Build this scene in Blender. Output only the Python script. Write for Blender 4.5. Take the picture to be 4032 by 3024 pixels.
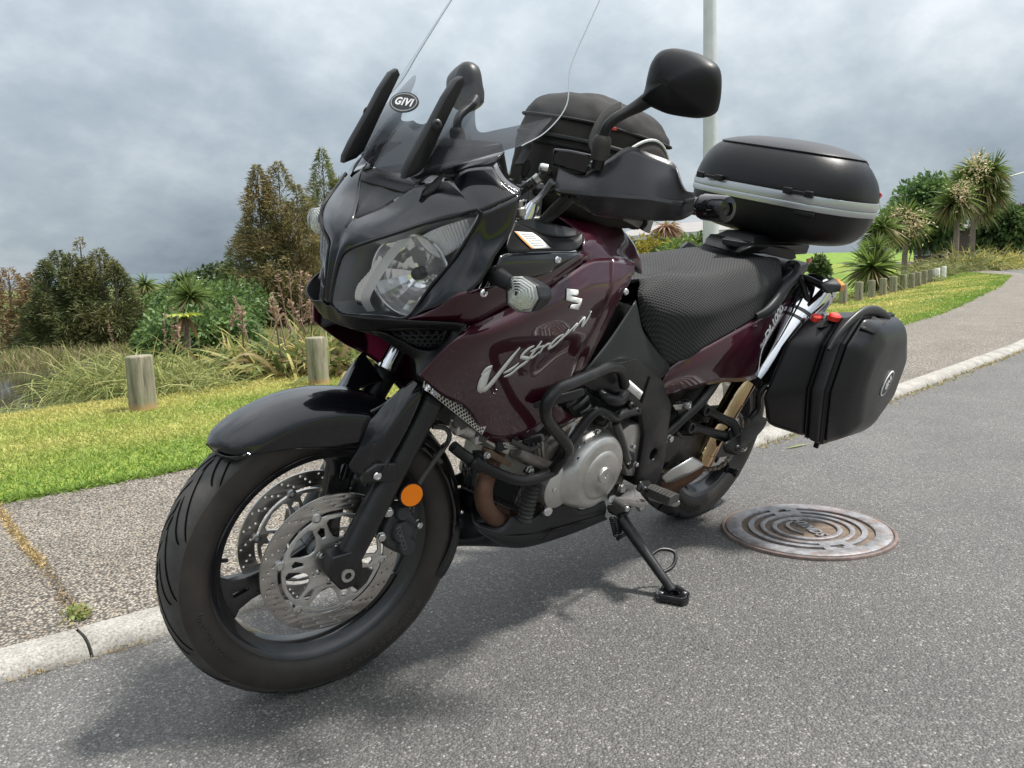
import bpy, bmesh, math, random
import numpy as np
from mathutils import Vector, Matrix, noise
from mathutils.bvhtree import BVHTree
R = math.radians
rng = np.random.default_rng(7)
random.seed(7)
for o in list(bpy.data.objects): bpy.data.objects.remove(o)
SC = bpy.context.scene
COL = SC.collection

# ---------------------------------------------------------------- camera
cam = bpy.data.cameras.new('camera'); cam.sensor_width = 36; cam.lens = 27.606
cam.clip_start = .05; cam.clip_end = 6000
cam_o = bpy.data.objects.new('camera', cam); COL.objects.link(cam_o)
def cam_matrix(loc, yaw, pitch, roll):
    f = Vector((math.cos(pitch)*math.cos(yaw), math.cos(pitch)*math.sin(yaw), math.sin(pitch)))
    r = f.cross(Vector((0, 0, 1))).normalized(); u = r.cross(f)
    c, s = math.cos(roll), math.sin(roll)
    r, u = c*r+s*u, -s*r+c*u
    m = Matrix((r, u, -f)).transposed().to_4x4(); m.translation = loc
    return m
cam_o.matrix_world = cam_matrix((2.3764, 1.5456, .9022), R(-134.64027), R(-8.3532), R(-2.38809))
SC.camera = cam_o

# ---------------------------------------------------------------- sky, sun, exposure
SUN_EL, SUN_AZ = R(62), R(138)          # high, to the right of the camera, veiled by cloud
w = bpy.data.worlds.new('World'); SC.world = w; w.use_nodes = True
nt = w.node_tree; N = nt.nodes; L = nt.links; N.clear()
def nd(t, **k):
    n = N.new(t)
    for a, b in k.items(): setattr(n, a, b)
    return n
wo = nd('ShaderNodeOutputWorld')
sky = nd('ShaderNodeTexSky', sky_type='NISHITA', sun_disc=False, sun_elevation=SUN_EL, sun_rotation=R(90)-SUN_AZ, air_density=1.2, dust_density=2.0)
bg1 = nd('ShaderNodeBackground'); bg1.inputs[1].default_value = .06; L.new(sky.outputs[0], bg1.inputs[0])
tc = nd('ShaderNodeTexCoord'); sep = nd('ShaderNodeSeparateXYZ'); L.new(tc.outputs['Generated'], sep.inputs[0])
def math_(op, a, b=None, c=None):
    n = nd('ShaderNodeMath', operation=op)
    for i, v in enumerate((a, b, c)):
        if v is None: continue
        if isinstance(v, (int, float)): n.inputs[i].default_value = v
        else: L.new(v, n.inputs[i])
    return n.outputs[0]
zc = math_('MAXIMUM', sep.outputs[2], 0.0)
den = math_('ADD', zc, .55)
comb = nd('ShaderNodeCombineXYZ')
L.new(math_('DIVIDE', sep.outputs[0], den), comb.inputs[0]); L.new(math_('DIVIDE', sep.outputs[1], den), comb.inputs[1])
def nz(scale, detail, rough, off, dist=0.0):
    m = nd('ShaderNodeMapping'); m.inputs['Location'].default_value = off; L.new(comb.outputs[0], m.inputs[0])
    n = nd('ShaderNodeTexNoise'); n.inputs['Scale'].default_value = scale; n.inputs['Detail'].default_value = detail
    n.inputs['Roughness'].default_value = rough; n.inputs['Distortion'].default_value = dist
    L.new(m.outputs[0], n.inputs['Vector']); return n.outputs[0]
n1 = nz(.85, 5, .5, (15.2, 1.1, 0), .0); n2 = nz(3.0, 8, .58, (9.9, 2.5, 0), .0)
s1 = math_('ADD', math_('MULTIPLY', n1, .50), math_('MULTIPLY', n2, .50))
s1 = math_('ADD', s1, math_('MULTIPLY', zc, .30))
ramp = nd('ShaderNodeValToRGB'); L.new(s1, ramp.inputs[0])
el = ramp.color_ramp.elements
el[0].position = .37; el[0].color = (.088, .112, .142, 1)
el[1].position = .72; el[1].color = (.40, .415, .43, 1)
for p_, c_ in ((.46, (.142, .172, .204, 1)), (.54, (.190, .222, .250, 1)), (.62, (.27, .298, .32, 1))):
    e = el.new(p_); e.color = c_
bg2 = nd('ShaderNodeBackground'); L.new(math_('MULTIPLY_ADD', zc, 1.15, .90), bg2.inputs[1]); L.new(ramp.outputs[0], bg2.inputs[0])
mx = nd('ShaderNodeMixShader'); mx.inputs[0].default_value = .93
L.new(bg1.outputs[0], mx.inputs[1]); L.new(bg2.outputs[0], mx.inputs[2]); L.new(mx.outputs[0], wo.inputs[0])

sun = bpy.data.lights.new('sun', 'SUN'); sun.energy = 2.9; sun.angle = R(6); sun.color = (1, .96, .9)
sun_o = bpy.data.objects.new('sun', sun); COL.objects.link(sun_o)
sd = Vector((math.cos(SUN_EL)*math.cos(SUN_AZ), math.cos(SUN_EL)*math.sin(SUN_AZ), math.sin(SUN_EL)))
sun_o.rotation_euler = sd.to_track_quat('Z', 'Y').to_euler()
SC.view_settings.view_transform = 'Standard'; SC.view_settings.look = 'None'
SC.view_settings.exposure = 1.15; SC.view_settings.gamma = 1
SC.render.engine = 'CYCLES'
SC.cycles.max_bounces = 8; SC.cycles.transparent_max_bounces = 16
SC.render.resolution_x, SC.render.resolution_y = 1024, 768

# ---------------------------------------------------------------- materials
MT = {}
def mat(name, col=(.5, .5, .5), rough=.5, metal=0, spec=.5, coat=0, var=0, vscale=20, bump=0, bscale=200, rvar=0, dirt=None, dscale=6, trans=0, ior=1.5, emit=None, alpha=1, damt=.5):
    if name in MT: return MT[name]
    m = bpy.data.materials.new(name); m.use_nodes = True; MT[name] = m
    t = m.node_tree; b = t.nodes['Principled BSDF']; I = b.inputs
    c4 = (*col, 1)
    I['Base Color'].default_value = c4; I['Roughness'].default_value = rough; I['Metallic'].default_value = metal
    I['Specular IOR Level'].default_value = spec; I['Coat Weight'].default_value = coat; I['Coat Roughness'].default_value = .008
    I['IOR'].default_value = ior; I['Transmission Weight'].default_value = trans; I['Alpha'].default_value = alpha
    co = t.nodes.new('ShaderNodeTexCoord').outputs['Object']
    def noise_(sc, det=6, ro=.6):
        n = t.nodes.new('ShaderNodeTexNoise'); n.inputs['Scale'].default_value = sc; n.inputs['Detail'].default_value = det; n.inputs['Roughness'].default_value = ro
        t.links.new(co, n.inputs['Vector']); return n.outputs[0]
    def mr(src, a, b_, c, d):
        n = t.nodes.new('ShaderNodeMapRange'); n.inputs[1].default_value = a; n.inputs[2].default_value = b_; n.inputs[3].default_value = c; n.inputs[4].default_value = d
        t.links.new(src, n.inputs[0]); return n.outputs[0]
    cur = None
    if var:
        x = t.nodes.new('ShaderNodeMix'); x.data_type = 'RGBA'
        x.inputs['A'].default_value = tuple(v*(1-var) for v in col)+(1,); x.inputs['B'].default_value = tuple(min(1, v*(1+var)) for v in col)+(1,)
        t.links.new(mr(noise_(vscale), .3, .7, 0, 1), x.inputs['Factor']); cur = x.outputs['Result']
    if dirt:
        x = t.nodes.new('ShaderNodeMix'); x.data_type = 'RGBA'
        if cur: t.links.new(cur, x.inputs['A'])
        else: x.inputs['A'].default_value = c4
        x.inputs['B'].default_value = (*dirt, 1)
        t.links.new(mr(noise_(dscale, 8, .7), .48, .72, 0, damt), x.inputs['Factor']); cur = x.outputs['Result']
    if cur: t.links.new(cur, I['Base Color'])
    if rvar: t.links.new(mr(noise_(vscale*.7, 5), .3, .7, max(0.02, rough-rvar), min(1, rough+rvar)), I['Roughness'])
    if bump:
        n = t.nodes.new('ShaderNodeBump'); n.inputs['Strength'].default_value = bump; n.inputs['Distance'].default_value = .002
        t.links.new(noise_(bscale, 4), n.inputs['Height']); t.links.new(n.outputs[0], I['Normal'])
    if emit: I['Emission Color'].default_value = (*emit, 1); I['Emission Strength'].default_value = 1
    return m
def glass(name, tint=(1, 1, 1), refl=1.0, rough=.0, dens=0.0):
    # thin clear plastic: see-through with a Fresnel reflection; dens = share of dark smoke
    if name in MT: return MT[name]
    m = bpy.data.materials.new(name); m.use_nodes = True; MT[name] = m
    t = m.node_tree; t.nodes.clear(); o = t.nodes.new('ShaderNodeOutputMaterial')
    tr = t.nodes.new('ShaderNodeBsdfTransparent'); tr.inputs[0].default_value = (*tint, 1)
    gl = t.nodes.new('ShaderNodeBsdfGlossy'); gl.inputs['Roughness'].default_value = rough
    fr = t.nodes.new('ShaderNodeFresnel'); fr.inputs[0].default_value = 1.49
    mu = t.nodes.new('ShaderNodeMath'); mu.operation = 'MULTIPLY'; mu.inputs[1].default_value = refl; t.links.new(fr.outputs[0], mu.inputs[0])
    x = t.nodes.new('ShaderNodeMixShader'); t.links.new(mu.outputs[0], x.inputs[0]); t.links.new(tr.outputs[0], x.inputs[1]); t.links.new(gl.outputs[0], x.inputs[2])
    t.links.new(x.outputs[0], o.inputs[0]); m['nodes'] = 1
    return m

# ---------------------------------------------------------------- frames: the bike leans on its stand, the front end is steered
LEAN, STEER, WB, RAKE = .26157, -.15907, 1.535, R(26.5)
_ax = Vector((-math.sin(RAKE), 0, math.cos(RAKE))); _p0 = Vector((WB+.111, 0, 0))
_SM = Matrix.Translation(_p0) @ Matrix.Rotation(STEER, 4, _ax) @ Matrix.Translation(-_p0)
LEAN_M = Matrix.Rotation(-LEAN, 4, 'X')
def steer_pt(v): return _SM @ Vector(v)
def lean_pt(v): return LEAN_M @ Vector(v)
XF = [None]          # point transform in force while a part is built
ORG = {}             # bike-frame origin of each thing's Empty

# ---------------------------------------------------------------- mesh helpers
def root(name, label, cat, origin=(0, 0, 0), group=None, bike=False):
    o = bpy.data.objects.new(name, None); COL.objects.link(o); o.empty_display_size = .1
    o['label'] = label; o['category'] = cat
    if group: o['group'] = group
    if bike:
        o.location = lean_pt(origin); o.rotation_euler = (-LEAN, 0, 0)
    else: o.location = origin
    ORG[o.name] = Vector(origin)
    return o
def tag(o, label=None, cat=None, group=None, kind=None):
    if label: o['label'] = label
    if cat: o['category'] = cat
    if group: o['group'] = group
    if kind: o['kind'] = kind
    return o
def obj(name, V, F, m, parent=None, ang=38, smooth=True, mods=None):
    me = bpy.data.meshes.new(name)
    V = [Vector(v) for v in V]
    if XF[0]: V = [XF[0](v) for v in V]
    org = ORG.get(parent.name, Vector()) if parent else Vector()
    me.from_pydata([tuple(v-org) for v in V], [], [tuple(f) for f in F])
    me.validate()
    bm = bmesh.new(); bm.from_mesh(me); bmesh.ops.remove_doubles(bm, verts=bm.verts, dist=1e-5)
    bmesh.ops.dissolve_degenerate(bm, edges=bm.edges, dist=1e-6)
    bm.to_mesh(me); bm.free()
    if smooth:
        me.polygons.foreach_set('use_smooth', [True]*len(me.polygons))
        try: me.set_sharp_from_angle(angle=R(ang))
        except Exception: pass
    o = bpy.data.objects.new(name, me); COL.objects.link(o)
    if isinstance(m, (list, tuple)):
        for k in m: me.materials.append(k)
    else: me.materials.append(m)
    if parent:
        o.parent = parent; ORG[o.name] = org
    return o
def crom(P, sub, closed=False):
    P = [np.array(p, float) for p in P]; n = len(P)
    if n == 2 and not closed: return [P[0]+(P[1]-P[0])*t for t in np.linspace(0, 1, sub+1)]
    out = []
    rg = range(n) if closed else range(n-1)
    for i in rg:
        p1, p2 = P[i], P[(i+1) % n]
        p0 = P[(i-1) % n] if (closed or i > 0) else 2*p1-p2
        p3 = P[(i+2) % n] if (closed or i < n-2) else 2*p2-p1
        for k in range(sub):
            t = k/sub
            out.append(.5*((2*p1)+(-p0+p2)*t+(2*p0-5*p1+4*p2-p3)*t*t+(-p0+3*p1-3*p2+p3)*t**3))
    if not closed: out.append(P[-1])
    return out
def surf(rows, su=5, sv=5):
    A = [crom(r, su) for r in rows]
    B = [crom([A[i][j] for i in range(len(A))], sv) for j in range(len(A[0]))]
    nj, ni = len(B), len(B[0])
    V = [B[j][i] for i in range(ni) for j in range(nj)]
    F = [(i*nj+j, i*nj+j+1, (i+1)*nj+j+1, (i+1)*nj+j) for i in range(ni-1) for j in range(nj-1)]
    return V, F
def flip(V): return [(v[0], -v[1], v[2]) for v in V]
def join(parts):
    V, F = [], []
    for v, f in parts:
        b = len(V); V += [tuple(x) for x in v]; F += [tuple(i+b for i in q) for q in f]
    return V, F
def fixn(o, out=None):
    bm = bmesh.new(); bm.from_mesh(o.data); bmesh.ops.recalc_face_normals(bm, faces=bm.faces); bm.to_mesh(o.data); bm.free(); return o
def thick(o, t, off=-1):
    if not t: return o
    m = o.modifiers.new('solid', 'SOLIDIFY'); m.thickness = t; m.offset = off; return o
def bev(o, wd, seg=2, ang=30):
    m = o.modifiers.new('bevel', 'BEVEL'); m.width = wd; m.segments = seg; m.limit_method = 'ANGLE'; m.angle_limit = R(ang); return o
def orient(V, F, d):
    # flip faces so the mean normal points along d
    a = np.array(V, float); s = np.zeros(3)
    for f in F:
        s += np.cross(a[f[1]]-a[f[0]], a[f[2]]-a[f[1]])
    return (V, F) if s @ np.array(d, float) > 0 else (V, [tuple(reversed(f)) for f in F])
def patch(name, rows, m, parent, mode='L', t=.003, su=5, sv=5, out=(.3, 1, .2), ang=38):
    # a skin panel from a grid of points on the left half; mode L, R, LR (two objects) or S (both halves one object)
    V, F = orient(*surf(rows, su, sv), out)
    if mode == 'S':
        W = flip(V); G = [tuple(reversed(f)) for f in F]
        return thick(obj(name, *join([(V, F), (W, G)]), m, parent, ang), t)
    r = []
    if mode in ('L', 'LR'): r.append(thick(obj(name, V, F, m, parent, ang), t))
    if mode in ('R', 'LR'): r.append(thick(obj(name, flip(V), [tuple(reversed(f)) for f in F], m, parent, ang), t))
    return r[0] if len(r) == 1 else r
def tubeg(P, r, seg=10, sub=6, closed=False, caps=True, flat=1.0, up=None):
    Q = crom(P, sub, closed) if sub > 1 else [np.array(p, float) for p in P]
    n = len(Q)
    if isinstance(r, (int, float)): rr = [r]*n
    else:
        rr = [float(x[0]) for x in crom([(a,) for a in r], sub, closed)] if sub > 1 else list(r)
    V, F = [], []; U = None
    for i in range(n):
        a = Q[(i-1) % n] if (closed or i > 0) else Q[i]; b = Q[(i+1) % n] if (closed or i < n-1) else Q[i]
        T = b-a; T = T/(np.linalg.norm(T)+1e-12)
        if U is None:
            U = np.array(up, float) if up is not None else (np.array([0, 0, 1.]) if abs(T[2]) < .9 else np.array([1., 0, 0]))
        U = U-T*(U@T); U /= np.linalg.norm(U)+1e-12; Wv = np.cross(T, U)
        for k in range(seg):
            an = 2*math.pi*k/seg
            V.append(Q[i]+rr[i]*(math.cos(an)*U+math.sin(an)*Wv*flat))
    m = n if closed else n-1
    for i in range(m):
        for k in range(seg):
            a = i*seg+k; b = i*seg+(k+1) % seg; c = ((i+1) % n)*seg+(k+1) % seg; d = ((i+1) % n)*seg+k
            F.append((a, d, c, b))
    if caps and not closed:
        F.append(tuple(range(seg))); F.append(tuple(reversed(range((n-1)*seg, n*seg))))
    return V, F
def tube(name, P, r, m, parent, **k): return obj(name, *tubeg(P, r, **k), m, parent, ang=50)
def basis(d):
    d = Vector(d).normalized(); a = Vector((0, 0, 1)) if abs(d.z) < .9 else Vector((1, 0, 0))
    u = a.cross(d).normalized(); return u, d.cross(u), d
def latheg(prof, c=(0, 0, 0), ax=(0, 1, 0), seg=32, closed=False):
    u, v, d = basis(ax); c = Vector(c); V, F = [], []; n = len(prof)
    for (r, h) in prof:
        for k in range(seg):
            a = 2*math.pi*k/seg; V.append(c+u*(r*math.cos(a))+v*(r*math.sin(a))+d*h)
    for i in range(n if closed else n-1):
        for k in range(seg):
            j = (i+1) % n
            F.append((i*seg+k, i*seg+(k+1) % seg, j*seg+(k+1) % seg, j*seg+k))
    return V, F
def lathe(name, prof, c, ax, m, parent, seg=32, closed=False, ang=38): return fixn(obj(name, *latheg(prof, c, ax, seg, closed), m, parent, ang))
def cylg(a, b, r, r2=None, seg=16):
    a, b = Vector(a), Vector(b); h = (b-a).length; r2 = r if r2 is None else r2
    V, F = latheg([(r, 0), (r2, h)], a, b-a, seg)
    F += [tuple(reversed(range(seg))), tuple(range(seg, 2*seg))]
    return V, F
def cyl(name, a, b, r, m, parent, r2=None, seg=20, bw=0):
    o = fixn(obj(name, *cylg(a, b, r, r2, seg), m, parent))
    return bev(o, bw) if bw else o
def boltg(p, d, r, h=None, hexa=False):
    h = h or r*.7
    if hexa:
        V, F = latheg([(r*1.25, 0), (r*1.25, h*.25), (r, h*.25), (r, h), (r*.8, h*1.15), (0.0005, h*1.15)], p, d, 6)
    else: V, F = latheg([(r, 0), (r, h*.35), (r*.8, h*.8), (r*.45, h), (r*.4, h*.55), (.0003, h*.5)], p, d, 12)
    return V, F
def bolt(p, d, r, m, parent, h=None, hexa=False, name='bolt'): return obj(name, *boltg(p, d, r, h, hexa), m, parent, 30)
def hullg(P):
    bm = bmesh.new()
    for p in P: bm.verts.new(p)
    bmesh.ops.convex_hull(bm, input=bm.verts)
    bmesh.ops.delete(bm, geom=[v for v in bm.verts if not v.link_faces], context='VERTS')
    bmesh.ops.dissolve_limit(bm, angle_limit=R(3), verts=bm.verts, edges=bm.edges)
    bmesh.ops.recalc_face_normals(bm, faces=bm.faces)
    bm.verts.index_update(); V = [tuple(v.co) for v in bm.verts]; F = [[v.index for v in f.verts] for f in bm.faces]; bm.free()
    return V, F
def hull(name, P, m, parent, bw=.004, seg=3, ang=38):
    o = obj(name, *hullg(P), m, parent, ang); return bev(o, bw, seg) if bw else o
def fill2d(outl, holes=(), ex=.002, bevel=0):
    # flat plate with holes, centred on the 2-D plane
    c = bpy.data.curves.new('tmp', 'CURVE'); c.dimensions = '2D'; c.fill_mode = 'BOTH'; c.extrude = ex; c.bevel_depth = bevel; c.bevel_resolution = 1
    for pl in [outl]+list(holes):
        s = c.splines.new('POLY'); s.points.add(len(pl)-1); s.use_cyclic_u = True
        for q, p in zip(s.points, pl): q.co = (p[0], p[1], 0, 1)
    o = bpy.data.objects.new('tmp', c); me = bpy.data.meshes.new_from_object(o)
    V = [tuple(v.co) for v in me.vertices]; F = [tuple(p.vertices) for p in me.polygons]
    bpy.data.objects.remove(o); bpy.data.curves.remove(c); bpy.data.meshes.remove(me)
    return V, F
def text2d(s, size=1, ex=.0, shear=0, spacing=1, bold=0):
    c = bpy.data.curves.new('tmp', 'FONT'); c.body = s; c.size = size; c.extrude = ex; c.shear = shear; c.align_x = 'CENTER'; c.align_y = 'CENTER'; c.space_character = spacing; c.offset = bold; c.resolution_u = 3
    o = bpy.data.objects.new('tmp', c); me = bpy.data.meshes.new_from_object(o)
    V = [tuple(v.co) for v in me.vertices]; F = [tuple(p.vertices) for p in me.polygons]
    bpy.data.objects.remove(o); bpy.data.curves.remove(c); bpy.data.meshes.remove(me)
    return V, F
def place(VF, o, ex, ey):
    o, ex, ey = Vector(o), Vector(ex).normalized(), Vector(ey).normalized(); ey = (ey-ex*ey.dot(ex)).normalized(); ez = ex.cross(ey)
    return [o+ex*v[0]+ey*v[1]+ez*v[2] for v in VF[0]], VF[1]
def plate_xz(name, pts, m, parent, y0, th, holes=(), bevel=.002):
    # side plate: outline picked in side view (x, z), between y0 and y0-th
    V, F = fill2d([(p[0], p[2]) for p in pts], [[(p[0], p[2]) for p in h] for h in holes], th/2-bevel, bevel)
    V = [(v[0], y0-th/2-v[2], v[1]) for v in V]
    return fixn(obj(name, V, F, m, parent))
def circ(c, r, n=16, ph=0): return [(c[0]+r*math.cos(2*math.pi*k/n+ph), c[1]+r*math.sin(2*math.pi*k/n+ph)) for k in range(n)]
def boxg(c, s, rot=None):
    V = [Vector((x*s[0]/2, y*s[1]/2, z*s[2]/2)) for x in (-1, 1) for y in (-1, 1) for z in (-1, 1)]
    if rot: V = [rot @ v for v in V]
    V = [v+Vector(c) for v in V]
    return V, [(0, 1, 3, 2), (4, 6, 7, 5), (0, 4, 5, 1), (2, 3, 7, 6), (0, 2, 6, 4), (1, 5, 7, 3)]
def bvh_of(o):
    dg = [tuple(v.co+ORG.get(o.name, Vector())) for v in o.data.vertices]
    return BVHTree.FromPolygons(dg, [tuple(p.vertices) for p in o.data.polygons])
def drape(name, V, F, surf_o, m, parent, d=(0, -1, 0), lift=.0012, th=.0012):
    # lay flat lettering on a panel: every vertex follows the panel's skin
    bv = bvh_of(surf_o); d = Vector(d).normalized(); out = []
    bm = bmesh.new(); vs = [bm.verts.new(v) for v in V]
    for f in F:
        try: bm.faces.new([vs[i] for i in f])
        except ValueError: pass
    bmesh.ops.triangulate(bm, faces=bm.faces)
    for _ in range(3):
        ed = [e for e in bm.edges if e.calc_length() > .02]
        if ed: bmesh.ops.subdivide_edges(bm, edges=ed, cuts=1)
        bmesh.ops.triangulate(bm, faces=bm.faces)
    for v in bm.verts:
        h = bv.ray_cast(v.co-d*.5, d)
        if h[0] is None: h = bv.find_nearest(v.co)
        v.co = h[0]-d*lift
    bm.verts.index_update(); V2 = [v.co.copy() for v in bm.verts]; F2 = [[v.index for v in f.verts] for f in bm.faces]; bm.free()
    V2, F2 = orient(V2, F2, tuple(-d))
    return thick(obj(name, V2, F2, m, parent), th, 1)

# ================================================================ SETTING
CAM = np.array((2.3764, 1.5456, .9022))
KX = np.array([-80, -40, -24, -14, -9, -5.69, -3.79, -2.55, -1.0, .8, 1.69, 2.04, 4, 8, 20, 60]); KY = np.array([-30, -10, -3.4, -.95, -.32, -.17, -.187, -.203, -.270, -.37, -.465, -.52, -.80, -1.5, -3.6, -11.])
PX = np.array([-80, -40, -26, -18, -12.4, -9.5, -7.4, -4, -1, .94, 1.28, 1.70, 4, 8, 20, 60]); PY = np.array([-33, -12, -4.9, -3.3, -2.37, -1.93, -1.75, -1.80, -1.93, -2.03, -2.05, -2.11, -2.35, -3.0, -5.1, -12.6])
def yk(x): return np.interp(x, KX, KY)
def yp(x): return np.interp(x, PX, PY)
def sst(a, b, v): t = np.clip((v-a)/(b-a), 0, 1); return t*t*(3-2*t)
def terrain(x, y):
    x = np.asarray(x, float); y = np.asarray(y, float)
    e = yp(x)-y                                    # metres behind the path's far edge
    az = np.degrees(np.arctan2(y-CAM[1], x-CAM[0])); az = np.where(az > 60, az-360, az)
    dist = np.hypot(x-CAM[0], y-CAM[1])
    left = sst(-147, -139, az)
    lawnL = .045-.055*np.clip(e/2.4, 0, 1); lawnR = .045-.20*np.clip(e/2.6, 0, 1)
    bankL = -1.75*sst(2.9, 11, e)+.5*sst(26, 60, dist)+.9*sst(60, 160, dist)
    pond = -.7*np.exp(-(((x+3.5)/9)**2+((y+20)/6.0)**2)**2)
    bankR = -.35*sst(2.6, 4.2, e)*(1-sst(5, 9, e))+1.5*sst(5, 24, e)+.15*sst(30, 80, e)
    z = left*(lawnL+bankL+pond)+(1-left)*(lawnR+bankR)
    z = np.where(e < 0, -.06, z)
    return z+.02*np.sin(x*1.3+y*.7)*sst(1, 6, e)
def tz(x, y): return float(terrain(x, y))

def mesh_np(name, V, F, m, col=None, smooth=False, parent=None):
    me = bpy.data.meshes.new(name); V = np.asarray(V, np.float32); F = np.asarray(F, np.int32); k = F.shape[1]
    me.vertices.add(len(V)); me.vertices.foreach_set('co', V.ravel())
    me.loops.add(F.size); me.loops.foreach_set('vertex_index', F.ravel())
    me.polygons.add(len(F)); me.polygons.foreach_set('loop_start', np.arange(0, F.size, k, dtype=np.int32)); me.polygons.foreach_set('loop_total', np.full(len(F), k, np.int32))
    if smooth: me.polygons.foreach_set('use_smooth', np.ones(len(F), bool))
    if col is not None:
        a = me.attributes.new('Col', 'FLOAT_COLOR', 'POINT'); c = np.ones((len(V), 4), np.float32); c[:, :3] = col; a.data.foreach_set('color', c.ravel())
    me.update(calc_edges=True); me.validate()
    me.materials.append(m); o = bpy.data.objects.new(name, me); COL.objects.link(o)
    if parent: o.parent = parent
    return o
def colmat(name, rough=.55, transl=.35, spec=.35):
    if name in MT: return MT[name]
    m = bpy.data.materials.new(name); m.use_nodes = True; MT[name] = m; t = m.node_tree; b = t.nodes['Principled BSDF']; o = t.nodes['Material Output']
    a = t.nodes.new('ShaderNodeAttribute'); a.attribute_name = 'Col'
    t.links.new(a.outputs['Color'], b.inputs['Base Color']); b.inputs['Roughness'].default_value = rough; b.inputs['Specular IOR Level'].default_value = spec
    if transl:
        tr = t.nodes.new('ShaderNodeBsdfTranslucent'); t.links.new(a.outputs['Color'], tr.inputs[0]); x = t.nodes.new('ShaderNodeMixShader'); x.inputs[0].default_value = transl
        t.links.new(b.outputs[0], x.inputs[1]); t.links.new(tr.outputs[0], x.inputs[2]); t.links.new(x.outputs[0], o.inputs[0])
    return m
LEAF = colmat('leaf'); BARK = mat('bark', (.10, .075, .055), .9, var=.35, vscale=14, bump=.6, bscale=40)
def nodemat(name):
    m = bpy.data.materials.new(name); m.use_nodes = True; MT[name] = m; t = m.node_tree
    def n(ty, **k):
        x = t.nodes.new(ty)
        for a, b in k.items():
            if a.startswith('i_'): x.inputs[int(a[2:])].default_value = b
            else: setattr(x, a, b)
        return x
    return m, t, n, t.nodes['Principled BSDF']
def ramp_(n, t, src, stops):
    r = n('ShaderNodeValToRGB'); e = r.color_ramp.elements
    e[0].position, e[0].color = stops[0][0], (*stops[0][1], 1); e[1].position, e[1].color = stops[-1][0], (*stops[-1][1], 1)
    for p, c in stops[1:-1]:
        x = e.new(p); x.color = (*c, 1)
    t.links.new(src, r.inputs[0]); return r.outputs[0]
# asphalt: dark binder, grey chips of different tone, a few pale stones, faint larger blotches
asph, t, n, b = nodemat('asphalt_chip')
co = n('ShaderNodeTexCoord').outputs['Object']
def vor(sc, feat='F1'):
    v = n('ShaderNodeTexVoronoi', feature=feat); v.inputs['Scale'].default_value = sc; t.links.new(co, v.inputs['Vector']); return v
def noi(sc, det=5, ro=.6):
    v = n('ShaderNodeTexNoise'); v.inputs['Scale'].default_value = sc; v.inputs['Detail'].default_value = det; v.inputs['Roughness'].default_value = ro; t.links.new(co, v.inputs['Vector']); return v.outputs[0]
def mixc(f, a, bb, blend='MIX'):
    x = n('ShaderNodeMix', data_type='RGBA', blend_type=blend)
    for sock, v in ((x.inputs['Factor'], f), (x.inputs['A'], a), (x.inputs['B'], bb)):
        if isinstance(v, (tuple, float, int)): sock.default_value = (*v, 1) if isinstance(v, tuple) else v
        else: t.links.new(v, sock)
    return x.outputs['Result']
v1 = vor(190); v2 = vor(420)
sepc = n('ShaderNodeSeparateColor'); t.links.new(v1.outputs['Color'], sepc.inputs[0])
chip = ramp_(n, t, sepc.outputs[0], [(0, (.100, .099, .098)), (.5, (.128, .126, .123)), (.80, (.154, .151, .147)), (.93, (.195, .191, .185)), (1, (.32, .31, .295))])
edge = ramp_(n, t, v1.outputs['Distance'], [(.25, (1, 1, 1)), (.62, (.62, .62, .62))])
c1 = mixc(1.0, chip, edge, 'MULTIPLY')
sep2 = n('ShaderNodeSeparateColor'); t.links.new(v2.outputs['Color'], sep2.inputs[0])
fine = ramp_(n, t, sep2.outputs[1], [(0, (.7, .7, .7)), (1, (1.3, 1.3, 1.28))])
c2 = mixc(1.0, c1, fine, 'MULTIPLY')
blot = ramp_(n, t, noi(1.6, 6, .65), [(.3, (.80, .80, .80)), (.7, (1.14, 1.13, 1.11))])
c3 = mixc(1.0, c2, blot, 'MULTIPLY')
c3 = mixc(ramp_(n, t, noi(4.5, 7, .75), [(.66, (0, 0, 0)), (.80, (.35, .35, .35))]), c3, (.30, .295, .28))
t.links.new(c3, b.inputs['Base Color']); b.inputs['Roughness'].default_value = .72; b.inputs['Specular IOR Level'].default_value = .4
bu = n('ShaderNodeBump'); bu.inputs['Strength'].default_value = .85; bu.inputs['Distance'].default_value = .004; bu.invert = True
t.links.new(v1.outputs['Distance'], bu.inputs['Height']); t.links.new(bu.outputs[0], b.inputs['Normal'])
# exposed-aggregate path: rounded pebbles standing out of dark cement
peb, t, n, b = nodemat('exposed_aggregate')
co = n('ShaderNodeTexCoord').outputs['Object']
v1 = vor(125); sepc = n('ShaderNodeSeparateColor'); t.links.new(v1.outputs['Color'], sepc.inputs[0])
stone = ramp_(n, t, sepc.outputs[0], [(0, (.13, .115, .098)), (.25, (.215, .193, .165)), (.5, (.285, .258, .222)), (.72, (.355, .322, .278)), (.85, (.27, .205, .14)), (1, (.47, .44, .39))])
gap = ramp_(n, t, v1.outputs['Distance'], [(.36, (1, 1, 1)), (.62, (.24, .23, .22))])
c1 = mixc(1.0, stone, gap, 'MULTIPLY'); c2 = mixc(1.0, c1, ramp_(n, t, noi(2.2, 6), [(.3, (.78, .77, .75)), (.7, (1.1, 1.1, 1.08))]), 'MULTIPLY')
t.links.new(c2, b.inputs['Base Color']); b.inputs['Roughness'].default_value = .75
bu = n('ShaderNodeBump'); bu.inputs['Strength'].default_value = 1; bu.inputs['Distance'].default_value = .006; bu.invert = True
t.links.new(v1.outputs['Distance'], bu.inputs['Height']); t.links.new(bu.outputs[0], b.inputs['Normal'])
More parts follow.
